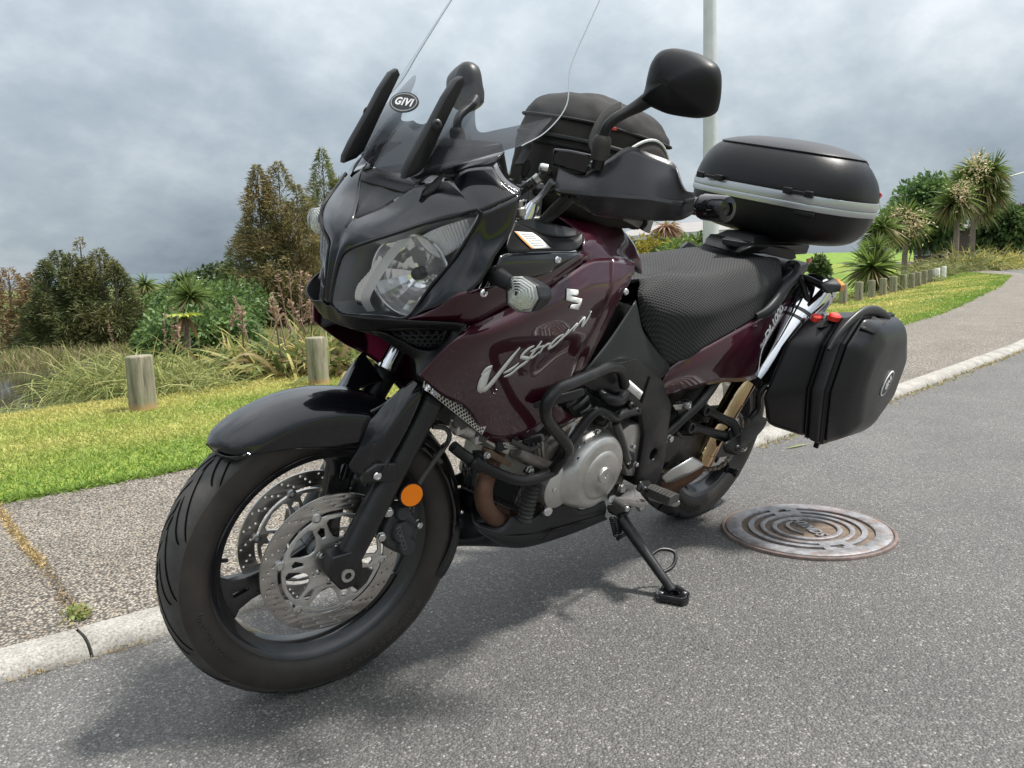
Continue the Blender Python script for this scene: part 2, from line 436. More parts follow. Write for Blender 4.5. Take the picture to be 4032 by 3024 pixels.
# kerb concrete: pale, worn brighter on the crown, speckled dark towards the foot
conc, t, n, b = nodemat('kerb_concrete')
co = n('ShaderNodeTexCoord').outputs['Object']
sz = n('ShaderNodeSeparateXYZ'); t.links.new(co, sz.inputs[0])
c1 = ramp_(n, t, noi(150, 4, .7), [(.30, (.12, .115, .105)), (.48, (.26, .25, .235)), (.7, (.38, .37, .345))])
c2 = mixc(1.0, c1, ramp_(n, t, noi(9, 6, .7), [(.3, (.66, .65, .62)), (.65, (1.18, 1.17, 1.14))]), 'MULTIPLY')
t.links.new(c2, b.inputs['Base Color']); b.inputs['Roughness'].default_value = .85
bu = n('ShaderNodeBump'); bu.inputs['Strength'].default_value = .5; bu.inputs['Distance'].default_value = .003
t.links.new(noi(180, 4), bu.inputs['Height']); t.links.new(bu.outputs[0], b.inputs['Normal'])
# ground under the grass
soil, t, n, b = nodemat('lawn_ground')
co = n('ShaderNodeTexCoord').outputs['Object']
at_ = n('ShaderNodeAttribute', attribute_name='Col')
c2 = mixc(1.0, at_.outputs['Color'], ramp_(n, t, noi(1.1, 6, .65), [(.3, (.72, .74, .7)), (.7, (1.25, 1.2, 1.15))]), 'MULTIPLY')
c3 = mixc(1.0, c2, ramp_(n, t, noi(26, 5, .7), [(.3, (.6, .62, .55)), (.7, (1.35, 1.3, 1.3))]), 'MULTIPLY')
t.links.new(c3, b.inputs['Base Color']); b.inputs['Roughness'].default_value = .95; b.inputs['Specular IOR Level'].default_value = .15

# terrain sheet, polar about the camera, out to the horizon
rr = np.concatenate([np.linspace(.3, 12, 70), np.geomspace(12.3, 120, 90), np.geomspace(130, 4500, 30)]); aa = np.radians(np.concatenate([np.linspace(-180, -90, 241), np.linspace(-89, 179.9, 90)]))
X = CAM[0]+np.outer(rr, np.cos(aa)); Y = CAM[1]+np.outer(rr, np.sin(aa)); Zt = terrain(X, Y)
na = len(aa); V = np.stack([X, Y, Zt], -1).reshape(-1, 3)
i, j = np.meshgrid(np.arange(len(rr)-1), np.arange(na), indexing='ij'); j2 = (j+1) % na
F = np.stack([i*na+j, (i+1)*na+j, (i+1)*na+j2, i*na+j2], -1).reshape(-1, 4)
e = (yp(X)-Y).ravel(); az = np.degrees(np.arctan2(Y-CAM[1], X-CAM[0])).ravel(); az = np.where(az > 60, az-360, az); lf = sst(-147, -139, az)
far = sst(30, 90, np.hypot(X-CAM[0], Y-CAM[1]).ravel())
lawn_c = np.array((.17, .22, .045)); bank_c = np.array((.075, .085, .030)); hill_c = np.array((.135, .215, .042)); far_c = np.array((.10, .13, .045))
bk = sst(2.6, 3.6, e)[:, None]
col = lawn_c*(1-bk)+bk*(bank_c*lf[:, None]+hill_c*(1-lf[:, None])); col = col*(1-far[:, None]*lf[:, None])+far_c*far[:, None]*lf[:, None]
tag(mesh_np('ground', V, F, soil, col, True), kind='structure')

# road sheet with slight crown
def ribbon(name, xs, f0, f1, z0, z1, m, nv=6):
    V, F = [], []; nx = len(xs)
    for k in range(nv+1):
        s = k/nv
        for x in xs: V.append((x, f0(x)*(1-s)+f1(x)*s, z0+(z1-z0)*s))
    for k in range(nv):
        for a in range(nx-1): F.append((k*nx+a, k*nx+a+1, (k+1)*nx+a+1, (k+1)*nx+a))
    V, F = orient(V, F, (0, 0, 1)); return obj(name, V, F, m)
xs = np.concatenate([np.linspace(-80, -12, 40), np.linspace(-11, 12, 93), np.linspace(13, 60, 24)])
tag(ribbon('road', xs, lambda x: yk(x)-.05, lambda x: yk(x)+9, 0, 0, asph), kind='structure')
KH = .042
pathO = tag(ribbon('footpath', xs, lambda x: yk(x)-.108, lambda x: yp(x)-.03, KH-.002, KH+.006, peb, 10), kind='structure')
# kerb: cast lengths with open joints
prof = [(0, -.02), (0, .004), (-.006, .018), (-.018, .031), (-.036, .039), (-.056, KH), (-.112, KH), (-.112, -.03)]
kerb = bpy.data.objects.new('kerb', None); COL.objects.link(kerb); kerb['kind'] = 'structure'; ORG['kerb'] = Vector()
joints = [-60, -40, -25, -17.15, -14.15, -11.15, -8.15, -5.15, -2.15, -.15+0, 1.853, 4.85, 7.85, 11, 20, 40]
joints = [x for x in joints if abs(x+.15) > .01]
for a, b_ in zip(joints, joints[1:]):
    ks = np.linspace(a+.004, b_-.004, max(6, int((b_-a)*4))); V, F = [], []; m_ = len(prof)
    for x in ks: V += [(x, yk(x)+dy, z) for dy, z in prof]
    for i_ in range(len(ks)-1):
        for k in range(m_-1): F.append((i_*m_+k, (i_+1)*m_+k, (i_+1)*m_+k+1, i_*m_+k+1))
    F += [tuple(range(m_)), tuple(reversed(range((len(ks)-1)*m_, len(ks)*m_)))]
    fixn(obj('kerb_stone', V, F, conc, kerb, 60))

# ---------------------------------------------------------------- blades, leaves
def blades(P, D, Ln, Wd, col, seg=3, droop=.5, side=None, prof=None, fold=0):
    # strips: P roots, D unit directions, Ln lengths, Wd widths, col per blade
    P, D, Ln, Wd, col = map(np.asarray, (P, D, Ln, Wd, col)); n_ = len(P)
    if side is None:
        r_ = rng.normal(size=(n_, 3)); side = np.cross(D, r_)
    side = side/(np.linalg.norm(side, axis=1, keepdims=True)+1e-9)
    T = np.linspace(0, 1, seg+1); prof = prof or (lambda t: np.sin(np.pi*(.12+.88*t))**.8 if t < 1 else .03)
    V = np.zeros((n_, seg+1, 2, 3)); C = np.zeros((n_, seg+1, 2, 3)); dr = np.broadcast_to(np.asarray(droop, float), (n_,))
    for k, t in enumerate(T):
        c = P+D*(Ln*t)[:, None]; c[:, 2] -= dr*Ln*t*t
        w = (Wd*prof(t))[:, None]*side*.5
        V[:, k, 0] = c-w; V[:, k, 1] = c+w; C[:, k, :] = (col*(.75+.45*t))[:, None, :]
    base = (np.arange(n_)*(seg+1)*2)[:, None]; Fk = []
    for k in range(seg): Fk.append(np.concatenate([base+2*k, base+2*k+1, base+2*k+3, base+2*k+2], 1))
    return V.reshape(-1, 3), np.concatenate(Fk), C.reshape(-1, 3)
def cat(L_):
    V, F, C = [], [], []; b_ = 0
    for v, f, c in L_: V.append(v); F.append(f+b_); C.append(c); b_ += len(v)
    return np.concatenate(V), np.concatenate(F), np.concatenate(C)
def udir(n_, up=.5, spread=1.0):
    a = rng.uniform(0, 2*np.pi, n_); h = rng.uniform(up, 1, n_) if np.isscalar(up) else up; r_ = np.sqrt(1-h*h)*spread
    d = np.stack([r_*np.cos(a), r_*np.sin(a), h], -1); return d/np.linalg.norm(d, axis=1, keepdims=True)
# mown lawn
def lawn(n_, x0, x1, e0, e1, h0, h1, wd):
    x = rng.uniform(x0, x1, n_); e_ = rng.uniform(e0, e1, n_); y = yp(x)-e_
    P = np.stack([x, y, terrain(x, y)-.004], -1); D = udir(n_, .35)
    nzv = np.array([noise.noise(Vector((a*.55, b_*.9, 0)))+.5*noise.noise(Vector((a*2.1, b_*2.6, 3))) for a, b_ in zip(x, y)])
    dry = np.clip(.34+.9*nzv+.40*sst(.5, 2.2, e_)-.35*(e_ < .35)+rng.normal(0, .16, n_), 0, 1)[:, None]
    col = np.array((.185, .285, .050))*(1-dry)+np.array((.50, .45, .15))*dry; col = col*rng.uniform(.7, 1.25, (n_, 1))
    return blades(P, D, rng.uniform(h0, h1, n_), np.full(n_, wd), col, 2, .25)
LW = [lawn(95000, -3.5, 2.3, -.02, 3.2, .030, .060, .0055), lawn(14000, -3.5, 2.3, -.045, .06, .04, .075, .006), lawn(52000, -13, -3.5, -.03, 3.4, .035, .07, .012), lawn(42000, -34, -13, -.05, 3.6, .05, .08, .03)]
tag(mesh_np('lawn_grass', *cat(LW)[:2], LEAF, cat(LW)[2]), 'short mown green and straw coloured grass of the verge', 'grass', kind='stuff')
del LW
# dry grass in the path joint and along the kerb foot; a weed at the joint's end
def litter(name, pts, n_, sp, h, cols, label, cat_, wd=.004, seg=2):
    k = rng.integers(0, len(pts)-1, n_); t_ = rng.uniform(0, 1, n_)[:, None]; pts = np.array(pts, float)
    P = pts[k]*(1-t_)+pts[k+1]*t_+rng.normal(0, sp, (n_, 3))*np.array((1, 1, .1)); D = udir(n_, .05)
    c = np.array(cols)[rng.integers(0, len(cols), n_)]*rng.uniform(.7, 1.2, (n_, 1))
    return tag(mesh_np(name, *[*blades(P, D, rng.uniform(.3, 1, n_)*h, np.full(n_, wd), c, seg, .3)][:2], LEAF, blades_col(c, seg)), label, cat_, kind='stuff')
def blades_col(c, seg): return np.repeat(c, (seg+1)*2, axis=0)
jl = [(1.692,-2.1834,0.05),(1.7449,-1.7481,0.05),(1.768,-1.4418,0.05),(1.7858,-1.1387,0.05)]
litter('joint_grass', jl, 900, .008, .024, [(.42, .30, .13), (.50, .38, .18), (.30, .22, .10)], 'strip of dry straw grass in the footpath joint', 'dry grass')
litter('joint_grass', [(1.7844,-1.145,0.048),(1.8088,-0.8834,0.048),(1.8161,-0.7336,0.048)], 260, .010, .018, [(.16, .12, .08), (.35, .25, .12), (.12, .10, .08)], 'dark dirt and stalks along the lower footpath joint', 'dry grass')
litter('weed', [(1.8177,-0.7281,0.048),(1.8217,-0.6885,0.048),(1.8298,-0.6481,0.048)], 260, .012, .026, [(.20, .27, .07), (.28, .33, .12), (.30, .26, .12)], 'small green weed at the joint beside the kerb', 'weed', .008)
kf = [(x, float(yk(x))+.006, .004) for x in np.linspace(1.72, 2.02, 14)]
litter('kerb_straw', kf, 90, .006, .028, [(.46, .35, .17), (.38, .28, .14)], 'dry straw lying along the kerb foot at left', 'straw', .0025)
kf = [(x, float(yk(x))+.012, .004) for x in np.linspace(-1.0, -6.2, 30)]
litter('kerb_straw', kf, 700, .02, .045, [(.40, .30, .13), (.34, .27, .12), (.25, .28, .08)], 'dry leaf litter along the kerb behind the motorcycle', 'straw', .008)
gp = np.stack([rng.uniform(-6, 2.2, 900), np.zeros(900), np.full(900, .002)], -1); gp[:, 1] = yk(gp[:, 0])+.01+np.abs(rng.exponential(.16, 900)); gp[300:, 1] = rng.uniform(-.4, 1.4, 600)
gc = rng.uniform(.18, .5, (900, 1))*np.array((1, .97, .9)); gv = blades(gp, udir(900, .05), rng.uniform(.003, .009, 900), rng.uniform(.003, .008, 900), gc, 2, .1)
tag(mesh_np('grit', gv[0], gv[1], LEAF, gv[2]), 'loose pale grit scattered over the asphalt', 'grit', kind='stuff')
lfv = blades(np.array([(-1.10, -.140, .004), (-1.12, -.125, .006)]), np.array([(-.9, .3, .06), (-.95, .22, .05)]), np.array([.17, .11]), np.array([.014, .012]), np.array([(.30, .36, .14), (.28, .34, .12)]), 3, .05, np.array([(.3, .9, 0), (.25, .95, 0)]))
tag(mesh_np('fallen_leaf', lfv[0], lfv[1], LEAF, lfv[2]), 'long green leaf lying on the asphalt below the pannier', 'leaf')

# ---------------------------------------------------------------- wooden bollards
wood, t, n, b = nodemat('weathered_timber')
co = n('ShaderNodeTexCoord').outputs['Object']
mp = n('ShaderNodeMapping'); mp.inputs['Scale'].default_value = (1, 1, .09); t.links.new(co, mp.inputs[0]); co0 = co; co = mp.outputs[0]
c1 = ramp_(n, t, noi(38, 6, .7), [(.30, (.06, .05, .034)), (.46, (.19, .17, .125)), (.7, (.32, .295, .225))]); co = co0
c2 = mixc(ramp_(n, t, noi(7, 4), [(.45, (0, 0, 0)), (.65, (.5, .5, .5))]), c1, (.17, .20, .09))
sz = n('ShaderNodeSeparateXYZ'); t.links.new(co0, sz.inputs[0])
c3 = mixc(ramp_(n, t, sz.outputs[2], [(.015, (.75, .75, .75)), (.07, (0, 0, 0))]), c2, (.42, .24, .09))
t.links.new(c3, b.inputs['Base Color']); b.inputs['Roughness'].default_value = .9
bu = n('ShaderNodeBump'); bu.inputs['Strength'].default_value = .6; bu.inputs['Distance'].default_value = .004; co = mp.outputs[0]
t.links.new(noi(45, 5), bu.inputs['Height']); t.links.new(bu.outputs[0], b.inputs['Normal'])
wpaint = mat('white_painted_timber', (.72, .72, .70), .7, var=.1, vscale=20, dirt=(.3, .28, .24), dscale=12)
def bollard(P, label, h=.40, r=.098, white=False, tilt=(0, 0), seed=0):
    rs = np.random.default_rng(seed); x, y = P[0], P[1]; z = tz(x, y); n_ = 26; V, F = [], []; hs = [-.12, .01, .1, .2, .3, h-.014, h-.003, h]; k_ = len(hs)
    wob = 1+.025*rs.normal(size=n_); ck = rs.integers(0, n_)
    for hh, s in zip(hs, (1.03, 1.02, 1, 1, .99, .985, .95, .90)):
        for k in range(n_):
            a = 2*math.pi*k/n_; q = r*s*wob[k]*(1-.10*(k == ck)*(hh > .02)); V.append((q*math.cos(a)+tilt[0]*hh, q*math.sin(a)+tilt[1]*hh, hh))
    for i_ in range(k_-1):
        for k in range(n_): F.append((i_*n_+k, i_*n_+(k+1) % n_, (i_+1)*n_+(k+1) % n_, (i_+1)*n_+k))
    F.append(tuple(range((k_-1)*n_, k_*n_)))
    o = obj('bollard', V, F, wpaint if white else wood, None, 50); o.location = (x, y, z); tag(o, label, 'bollard', 'timber bollards along the lawn')
    return o
bollard((0.3042,-4.4096,0), 'thick timber bollard at far left, in front of the tussocks', .400, .094, seed=3, tilt=(-.02, 0))
bollard((-1.115,-4.3226,0), 'cracked timber bollard in front of the flax, beside the front fender', .405, .086, seed=5, tilt=(.03, .02))
bl_ = [(-14.1979,-5.5812,-0.15),(-14.6833,-5.4666,-0.15),(-15.6419,-5.5119,-0.15),(-16.7507,-5.6531,-0.15),(-18.0508,-5.8659,-0.15),(-19.1829,-6.0246,-0.15),(-20.3341,-6.168,-0.15),(-21.6046,-6.3822,-0.15),(-22.8013,-6.6037,-0.15),(-24.1036,-6.8309,-0.15),(-25.8041,-7.1833,-0.15),(-27.114,-7.3867,-0.15),(-28.368,-7.5427,-0.15)]
nm = ['timber bollard half hidden behind the rear turn signal', 'timber bollard just right of the rear turn signal', 'third timber bollard right of the motorcycle', 'fourth timber bollard right of the motorcycle', 'fifth timber bollard in the row right of the motorcycle', 'sixth timber bollard in the row right of the motorcycle', 'seventh timber bollard in the row, under the short cabbage tree', 'eighth timber bollard in the row right of the motorcycle', 'ninth timber bollard in the row right of the motorcycle', 'tenth timber bollard in the row right of the motorcycle', 'last bare timber bollard before the two white ones', 'nearer of the two white painted bollards', 'farthest bollard, painted white, at the end of the row']
for k, (p, l_) in enumerate(zip(bl_, nm)):
    bo_ = bollard(p, l_, .44 if k < 11 else .42, .078+.006*((k*7) % 3), k > 10, seed=20+k)

# ---------------------------------------------------------------- lamp post and far street furniture
galv = mat('galvanised_steel', (.54, .55, .56), .45, .35, var=.08, vscale=6)
P = (-6.1998,-3.5973,1.7965); pole = root('lamp_post', 'tall grey steel lamp post rising behind the seat', 'lamp post', (P[0], P[1], tz(P[0], P[1])))
z0 = pole.location.z; px_, py_ = P[0], P[1]
obj('pole_shaft', *latheg([(.100, 0), (.096, 1.2), (.074, 4), (.05, 9)], (px_, py_, z0), (0, 0, 1), 12), galv, pole, 50)
lathe('base_flange', [(.0005, .03), (.20, .03), (.20, 0)], (px_, py_, z0), (0, 0, 1), galv, pole, 16)
bev(obj('access_door', *boxg((px_+.07, py_+.09, z0+1.15), (.08, .03, .3)), galv, pole), .004)
tube('outreach_arm', [(px_, py_, z0+8.8), (px_+.3, py_+.5, z0+9.2), (px_+.6, py_+1.4, z0+9.3)], .035, galv, pole, seg=8)
hull('luminaire', [(px_+.6+a, py_+1.4+b_, z0+9.28+c) for a in (-.12, .12) for b_ in (0, .55) for c in (-.05, .04)], galv, pole, .03)
P = (-57.9721,-12.6693,5.5505); fl_ = root('street_lamp', 'distant grey street lamp with curved arms at the far right', 'street lamp', (P[0], P[1], tz(P[0], P[1]))); z0 = fl_.location.z; ht = P[2]-z0
tube('lamp_pole', [(P[0], P[1], z0), (P[0], P[1], z0+ht)], [.10, .06], galv, fl_, seg=8, sub=1)
side_r = Vector((-.707, .707, 0))
tube('lamp_arm', [Vector((P[0], P[1], z0+ht-.05)), Vector((P[0], P[1], z0+ht+.1))+side_r*.7, Vector((P[0], P[1], z0+ht+.45))+side_r*2.0], .045, galv, fl_, seg=6)
tube('lamp_arm', [Vector((P[0], P[1], z0+ht-.05)), Vector((P[0], P[1], z0+ht+.05))-side_r*.4], .045, galv, fl_, seg=6)
for s_, h_ in ((2.2, .46), (-.6, .06)): hull('lamp_head', [Vector((P[0], P[1], z0+ht+h_))+side_r*(s_+a)+Vector((0, 0, c)) for a in (-.35, .35) for c in (-.07, .07)]+[Vector((P[0]+.1, P[1]+.1, z0+ht+h_))+side_r*s_], galv, fl_, .02)
P = (-64.0276,-13.1004,3.006); gw = root('give_way_sign', 'white and red triangular give way sign on a white post', 'road sign', (P[0], P[1], tz(P[0], P[1]))); z0 = gw.location.z
tube('sign_post', [(P[0], P[1], z0), (P[0], P[1], P[2]+.1)], .04, mat('white_post', (.75, .75, .75), .5), gw, seg=8, sub=1)
e1 = Vector((-.70, .71, 0)); e2 = Vector((0, 0, 1)); s_ = .40
tri = [(-s_, s_*.6), (s_, s_*.6), (0, -s_*1.1)]
obj('sign_plate', *place(fill2d(tri, (), .01), (P[0]+.06, P[1]+.06, P[2]), e1, e2), mat('sign_red', (.6, .06, .05), .5), gw)
obj('sign_face', *place(fill2d([(x*.72, y*.72+.01) for x, y in tri], (), .01), (P[0]+.075, P[1]+.075, P[2]), e1, e2), mat('sign_white', (.8, .8, .8), .5), gw)
obj('sign_lettering', *place(text2d('GIVE', .16, .002), (P[0]+.09, P[1]+.09, P[2]+.14), e1, e2), mat('sign_black', (.02, .02, .02), .5), gw)

# ---------------------------------------------------------------- plants
def plant_root(name, label, cat_, x, y, group=None): return root(name, label, cat_, (x, y, tz(x, y)), group)
def sub_mesh(name, VFC, parent, m=None):
    V, F, C = VFC; V = V-np.array(ORG[parent.name]); o = mesh_np(name, V, F, m or LEAF, C, False, parent); o['kind'] = 'stuff'; return o
def mixcol(n_, A, B_, sd=.12, bias=.5):
    k = np.clip(rng.normal(bias, .28, n_), 0, 1)[:, None]; return (np.array(A)*(1-k)+np.array(B_)*k)*rng.uniform(1-sd*2, 1+sd*2, (n_, 1))
def flax(P, top, label, n_=170, spread=.9, dry=.25, stalks=6):
    x, y = P[0], P[1]; rt = plant_root('flax_bush', label, 'flax', x, y, 'flax bushes beyond the bollards'); z = rt.location.z; H = top-z
    g_ = lambda k: np.stack([x+rng.normal(0, spread*.30, k), y+rng.normal(0, spread*.30, k), np.full(k, z)], -1)
    D = udir(n_, .45); L_ = rng.uniform(.75, 1.15, n_)*H*1.30
    c = mixcol(n_, (.06, .095, .028), (.20, .23, .065)); dk = rng.random(n_) < dry; c[dk] = mixcol(dk.sum(), (.36, .28, .13), (.20, .15, .07)); yl = rng.random(n_) < .22; c[yl] = mixcol(yl.sum(), (.30, .30, .09), (.42, .36, .13))
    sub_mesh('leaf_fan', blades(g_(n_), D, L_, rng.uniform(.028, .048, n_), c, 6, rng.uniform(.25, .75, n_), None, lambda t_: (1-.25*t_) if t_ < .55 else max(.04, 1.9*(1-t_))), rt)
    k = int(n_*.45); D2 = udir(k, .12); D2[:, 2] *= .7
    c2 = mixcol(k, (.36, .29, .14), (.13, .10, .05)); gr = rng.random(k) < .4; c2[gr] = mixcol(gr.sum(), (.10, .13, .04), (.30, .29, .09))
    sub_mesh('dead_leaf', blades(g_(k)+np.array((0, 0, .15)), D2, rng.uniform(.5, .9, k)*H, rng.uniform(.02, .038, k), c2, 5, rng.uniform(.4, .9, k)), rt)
    for _ in range(stalks):
        a = rng.uniform(0, 6.28); b0 = Vector((x+rng.normal(0, spread*.25), y+rng.normal(0, spread*.25), z)); tp = b0+Vector((math.cos(a)*.25, math.sin(a)*.25, H*rng.uniform(1.05, 1.28)))
        st = tube('flower_stalk', [b0, (b0+tp)/2+Vector((0, 0, .1)), tp], [.010, .008, .005], mat('stalk', (.16, .10, .07), .8), rt, seg=5, sub=3)
        kk = 34; tt = rng.uniform(.68, 1, kk)[:, None]; PP = np.array(b0)*(1-tt)+np.array(tp)*tt
        VFC = blades(PP, udir(kk, .2), rng.uniform(.03, .075, kk), np.full(kk, .022), mixcol(kk, (.30, .19, .13), (.46, .34, .26)), 2, .1); V = VFC[0]-np.array(ORG[rt.name]); tag(mesh_np('flower_head', V, VFC[1], LEAF, VFC[2], False, st), kind='stuff')
def tussock(P, H, label, n_=420, spread=.25, A=(.10, .13, .035), B_=(.34, .31, .12), wd=.010, lean_=(0, 0), group='tussock grasses on the bank', nm_='tussock'):
    x, y = P[0], P[1]; rt = plant_root(nm_, label, 'tussock grass', x, y, group); z = rt.location.z
    Pp = np.stack([x+rng.normal(0, spread, n_), y+rng.normal(0, spread, n_), np.full(n_, z-.02)], -1); D = udir(n_, .50)
    D[:, 0] += lean_[0]; D[:, 1] += lean_[1]; D /= np.linalg.norm(D, axis=1, keepdims=True)
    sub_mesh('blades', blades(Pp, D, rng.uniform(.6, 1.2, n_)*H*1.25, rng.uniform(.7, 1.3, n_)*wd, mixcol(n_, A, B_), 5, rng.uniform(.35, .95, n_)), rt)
    return rt
def conifer(spec, label, A=(.055, .060, .018), B_=(.17, .105, .040), n_=5200, brown=.5, group='conifers beyond the pond', ls=.5):
    # spec: list of (base point xy, top z, radius) peaks sharing one root
    x, y = spec[0][0][:2]; rt = plant_root('conifer_tree', label, 'tree', x, y, group); z = rt.location.z; parts = []
    for (p, tp, Rd) in spec:
        zz = tz(p[0], p[1]); H = tp-zz; k = int(n_/len(spec)); h = rng.beta(1.15, 1.5, k)*.97+.02
        pr = (1-h)**.75*(.55+.45*np.minimum(1, h*7)); a = rng.uniform(0, 2*np.pi, k)
        lob = 1+.28*np.sin(a*3+h*17+p[0])+.18*np.sin(a*5-h*29); rad = Rd*pr*lob*np.sqrt(rng.uniform(.25, 1.05, k))
        C0 = np.stack([p[0]+rad*np.cos(a), p[1]+rad*np.sin(a), zz+h*H-.10*rad], -1)
        D = np.stack([np.cos(a), np.sin(a), rng.uniform(-.1, 1.5, k)], -1)+rng.normal(0, .35, (k, 3)); D /= np.linalg.norm(D, axis=1, keepdims=True)
        cl = np.array([noise.noise(Vector((c[0]*.9, c[1]*.9, c[2]*.9))) for c in C0]); keep = cl+rng.normal(0, .10, k) > -.24
        C0, D, cl, h, k = C0[keep], D[keep], cl[keep], h[keep], int(keep.sum())
        kk = np.clip(brown+cl*1.1+rng.normal(0, .14, k), 0, 1)[:, None]; col = (np.array(A)*(1-kk)+np.array(B_)*kk)*rng.uniform(.65, 1.3, (k, 1))
        parts.append(blades(C0, D, rng.uniform(.5, 1.3, k)*ls*(.5+.5*(1-h)), rng.uniform(.07, .15, k)*ls, col, 2, .25, None, lambda t_: (.5, 1, .25)[int(round(t_*2))]))
    sub_mesh('crown', cat(parts), rt)
    for (p, tp, Rd) in spec:
        zz = tz(p[0], p[1]); tube('trunk', [(p[0], p[1], zz-.1), (p[0]+.05, p[1], zz+(tp-zz)*.5), (p[0], p[1], tp-.3)], [.10+.012*(tp-zz), .07, .015], BARK, rt, seg=7, sub=2)
    return rt
def bush(P, top, rad, label, A, B_, n_=2600, ls=.16, name='shrub', cat_='shrub', group=None, trunk=True, lobes=7, flat=1.0, bot=.05):
    x, y = P[0], P[1]; rt = plant_root(name, label, cat_, x, y, group); z = rt.location.z; H = top-z; parts = []
    lc = []
    for k in range(lobes):
        a = 2*math.pi*k/lobes+rng.uniform(-.4, .4); q = rad*.55*(0 if k == 0 else rng.uniform(.6, 1.1)); hz = H*(bot+(1-bot)*rng.uniform(.35, .70)); s_ = rng.uniform(.45, .62)
        if k == 0: hz = H*(1-.36*(1-bot))
        lc.append((x+q*math.cos(a), y+q*math.sin(a), z+hz, rad*s_, H*(1-bot)*.36*rng.uniform(.8, 1.05)))
    k = n_//lobes
    for (cx, cy, cz, r_, rz) in lc:
        d = rng.normal(size=(k, 3)); d /= np.linalg.norm(d, axis=1, keepdims=True); sh = rng.uniform(.50, 1.10, k)[:, None]
        C0 = np.array((cx, cy, cz))+d*sh*np.array((r_, r_, rz)); D = d+rng.normal(0, .6, (k, 3)); D /= np.linalg.norm(D, axis=1, keepdims=True)
        cl = np.array([noise.noise(Vector((c[0]*1.3, c[1]*1.3, c[2]*1.3))) for c in C0]); kk = np.clip(.5+cl+rng.normal(0, .2, k), 0, 1)[:, None]
        parts.append(blades(C0, D, rng.uniform(.6, 1.3, k)*ls, rng.uniform(.35, .6, k)*ls, (np.array(A)*(1-kk)+np.array(B_)*kk)*rng.uniform(.7, 1.25, (k, 1)), 2, .2))
    sub_mesh('crown', cat(parts), rt)
    if trunk:
        tube('trunk', [(x, y, z-.1), (x+.03, y, z+H*.35), (x, y, z+H*.75)], [.03+.02*H, .02+.012*H, .01], BARK, rt, seg=7, sub=2)
        for (cx, cy, cz, r_, rz) in lc[1:4]: tube('limb', [(x, y, z+H*.25), ((x+cx)/2, (y+cy)/2, z+H*.42), (cx, cy, cz)], [.012+.008*H, .01+.005*H, .008], BARK, rt, seg=5, sub=2)
    return rt
def cabbage(P, heads, label, group='cabbage trees on the grass', base_h=None, n_=150):
    # heads: list of (point, radius) of leaf balls; trunk forks to each
    x, y = P[0], P[1]; rt = plant_root('cabbage_tree', label, 'tree', x, y, group); z = rt.location.z
    hz = min(h[0][2] for h in heads); fork = Vector((x, y, z+(hz-z)*.62))
    trm = mat('cabbage_trunk', (.17, .14, .115), .95, var=.3, vscale=10, bump=.8, bscale=30)
    H = hz-z
    tube('trunk', [(x, y, z-.1), (x+.04, y, z+(hz-z)*.3), tuple(fork)], [.10+.02*H, .085+.015*H, .075+.012*H], trm, rt, seg=9, sub=3)
    for (p, r_) in heads:
        p = Vector(p); tube('branch', [tuple(fork), tuple((fork+p)/2+Vector((0, 0, .05))), tuple(p)], [.07+.012*H, .06+.01*H, .05], trm, rt, seg=7, sub=3)
        k = n_; d = rng.normal(size=(k, 3)); d[:, 2] = d[:, 2]*.9+.25; d /= np.linalg.norm(d, axis=1, keepdims=True)
        c = mixcol(k, (.055, .095, .020), (.17, .23, .055))
        A_ = blades(np.tile(np.array(p), (k, 1)), d, rng.uniform(.8, 1.12, k)*r_, rng.uniform(.05, .075, k)*r_*1.1, c, 4, rng.uniform(.05, .45, k), None, lambda t_: min(1, 3*t_+.4)*(1-t_**2.2)+.03)
        k2 = k//2; d2 = rng.normal(size=(k2, 3)); d2[:, 2] = -np.abs(d2[:, 2])*.8-.25; d2 /= np.linalg.norm(d2, axis=1, keepdims=True)
        c2 = mixcol(k2, (.11, .12, .04), (.28, .22, .11)); B2 = blades(np.tile(np.array(p), (k2, 1)), d2, rng.uniform(.7, 1.05, k2)*r_, np.full(k2, .06*r_), c2, 3, .3)
        sub_mesh('leaf_head', cat([A_, B2]), rt)
    return rt
def blossom(rt, p, r_, n_=220):
    p = np.array(p); C0 = p+rng.normal(0, .33, (n_, 3))*r_; VFC = blades(C0, udir(n_, -.5), rng.uniform(.1, .2, n_)*r_, np.full(n_, .07*r_), mixcol(n_, (.42, .33, .19), (.60, .50, .32)), 2, .3); tag(sub_mesh('flower_spray', VFC, rt), kind='stuff')
# flax beyond the lawn edge, left
flax((-1.7552,-5.1879,0.7115), (-1.7509,-5.1905,0.6444)[2], 'flax bush behind the cracked bollard', 260, 1.0, .35, 3)
flax((-1.529,-5.7782,0.68), (-1.5216,-5.7821,0.5781)[2], 'flax bush with pink flower stalks, middle of the clump', 260, 1.0, .25, 5)
flax((-1.3996,-6.4031,0.542), (-1.3919,-6.4068,0.4449)[2], 'flax bush at the left end of the flax clump', 220, .9, .20, 3)
flax((-1.7978,-4.8055,0.4455), (-1.8004,-4.8038,0.4892)[2], 'flax bush partly hidden behind the front fork', 190, .8, .35, 2)
flax((-2.8129,-7.5825,0.6066), (-2.8169,-7.5802,0.6655)[2], 'taller flax bush at the back of the clump', 190, .9, .15, 6)
for k, (tx, d_, ty) in enumerate([(350,12.5,690), (325,14,700)]):
    flax((-2.0798,-10.1331,0.3826) if k == 0 else (-2.4061,-11.6122,0.2897), ((-2.0725,-10.1359,0.3024) if k == 0 else (-2.3999,-11.6145,0.2228))[2], ('dark flax bush behind the tall tussock', 'dark flax bush at the pond edge')[k], 110, .6, .1, 2)
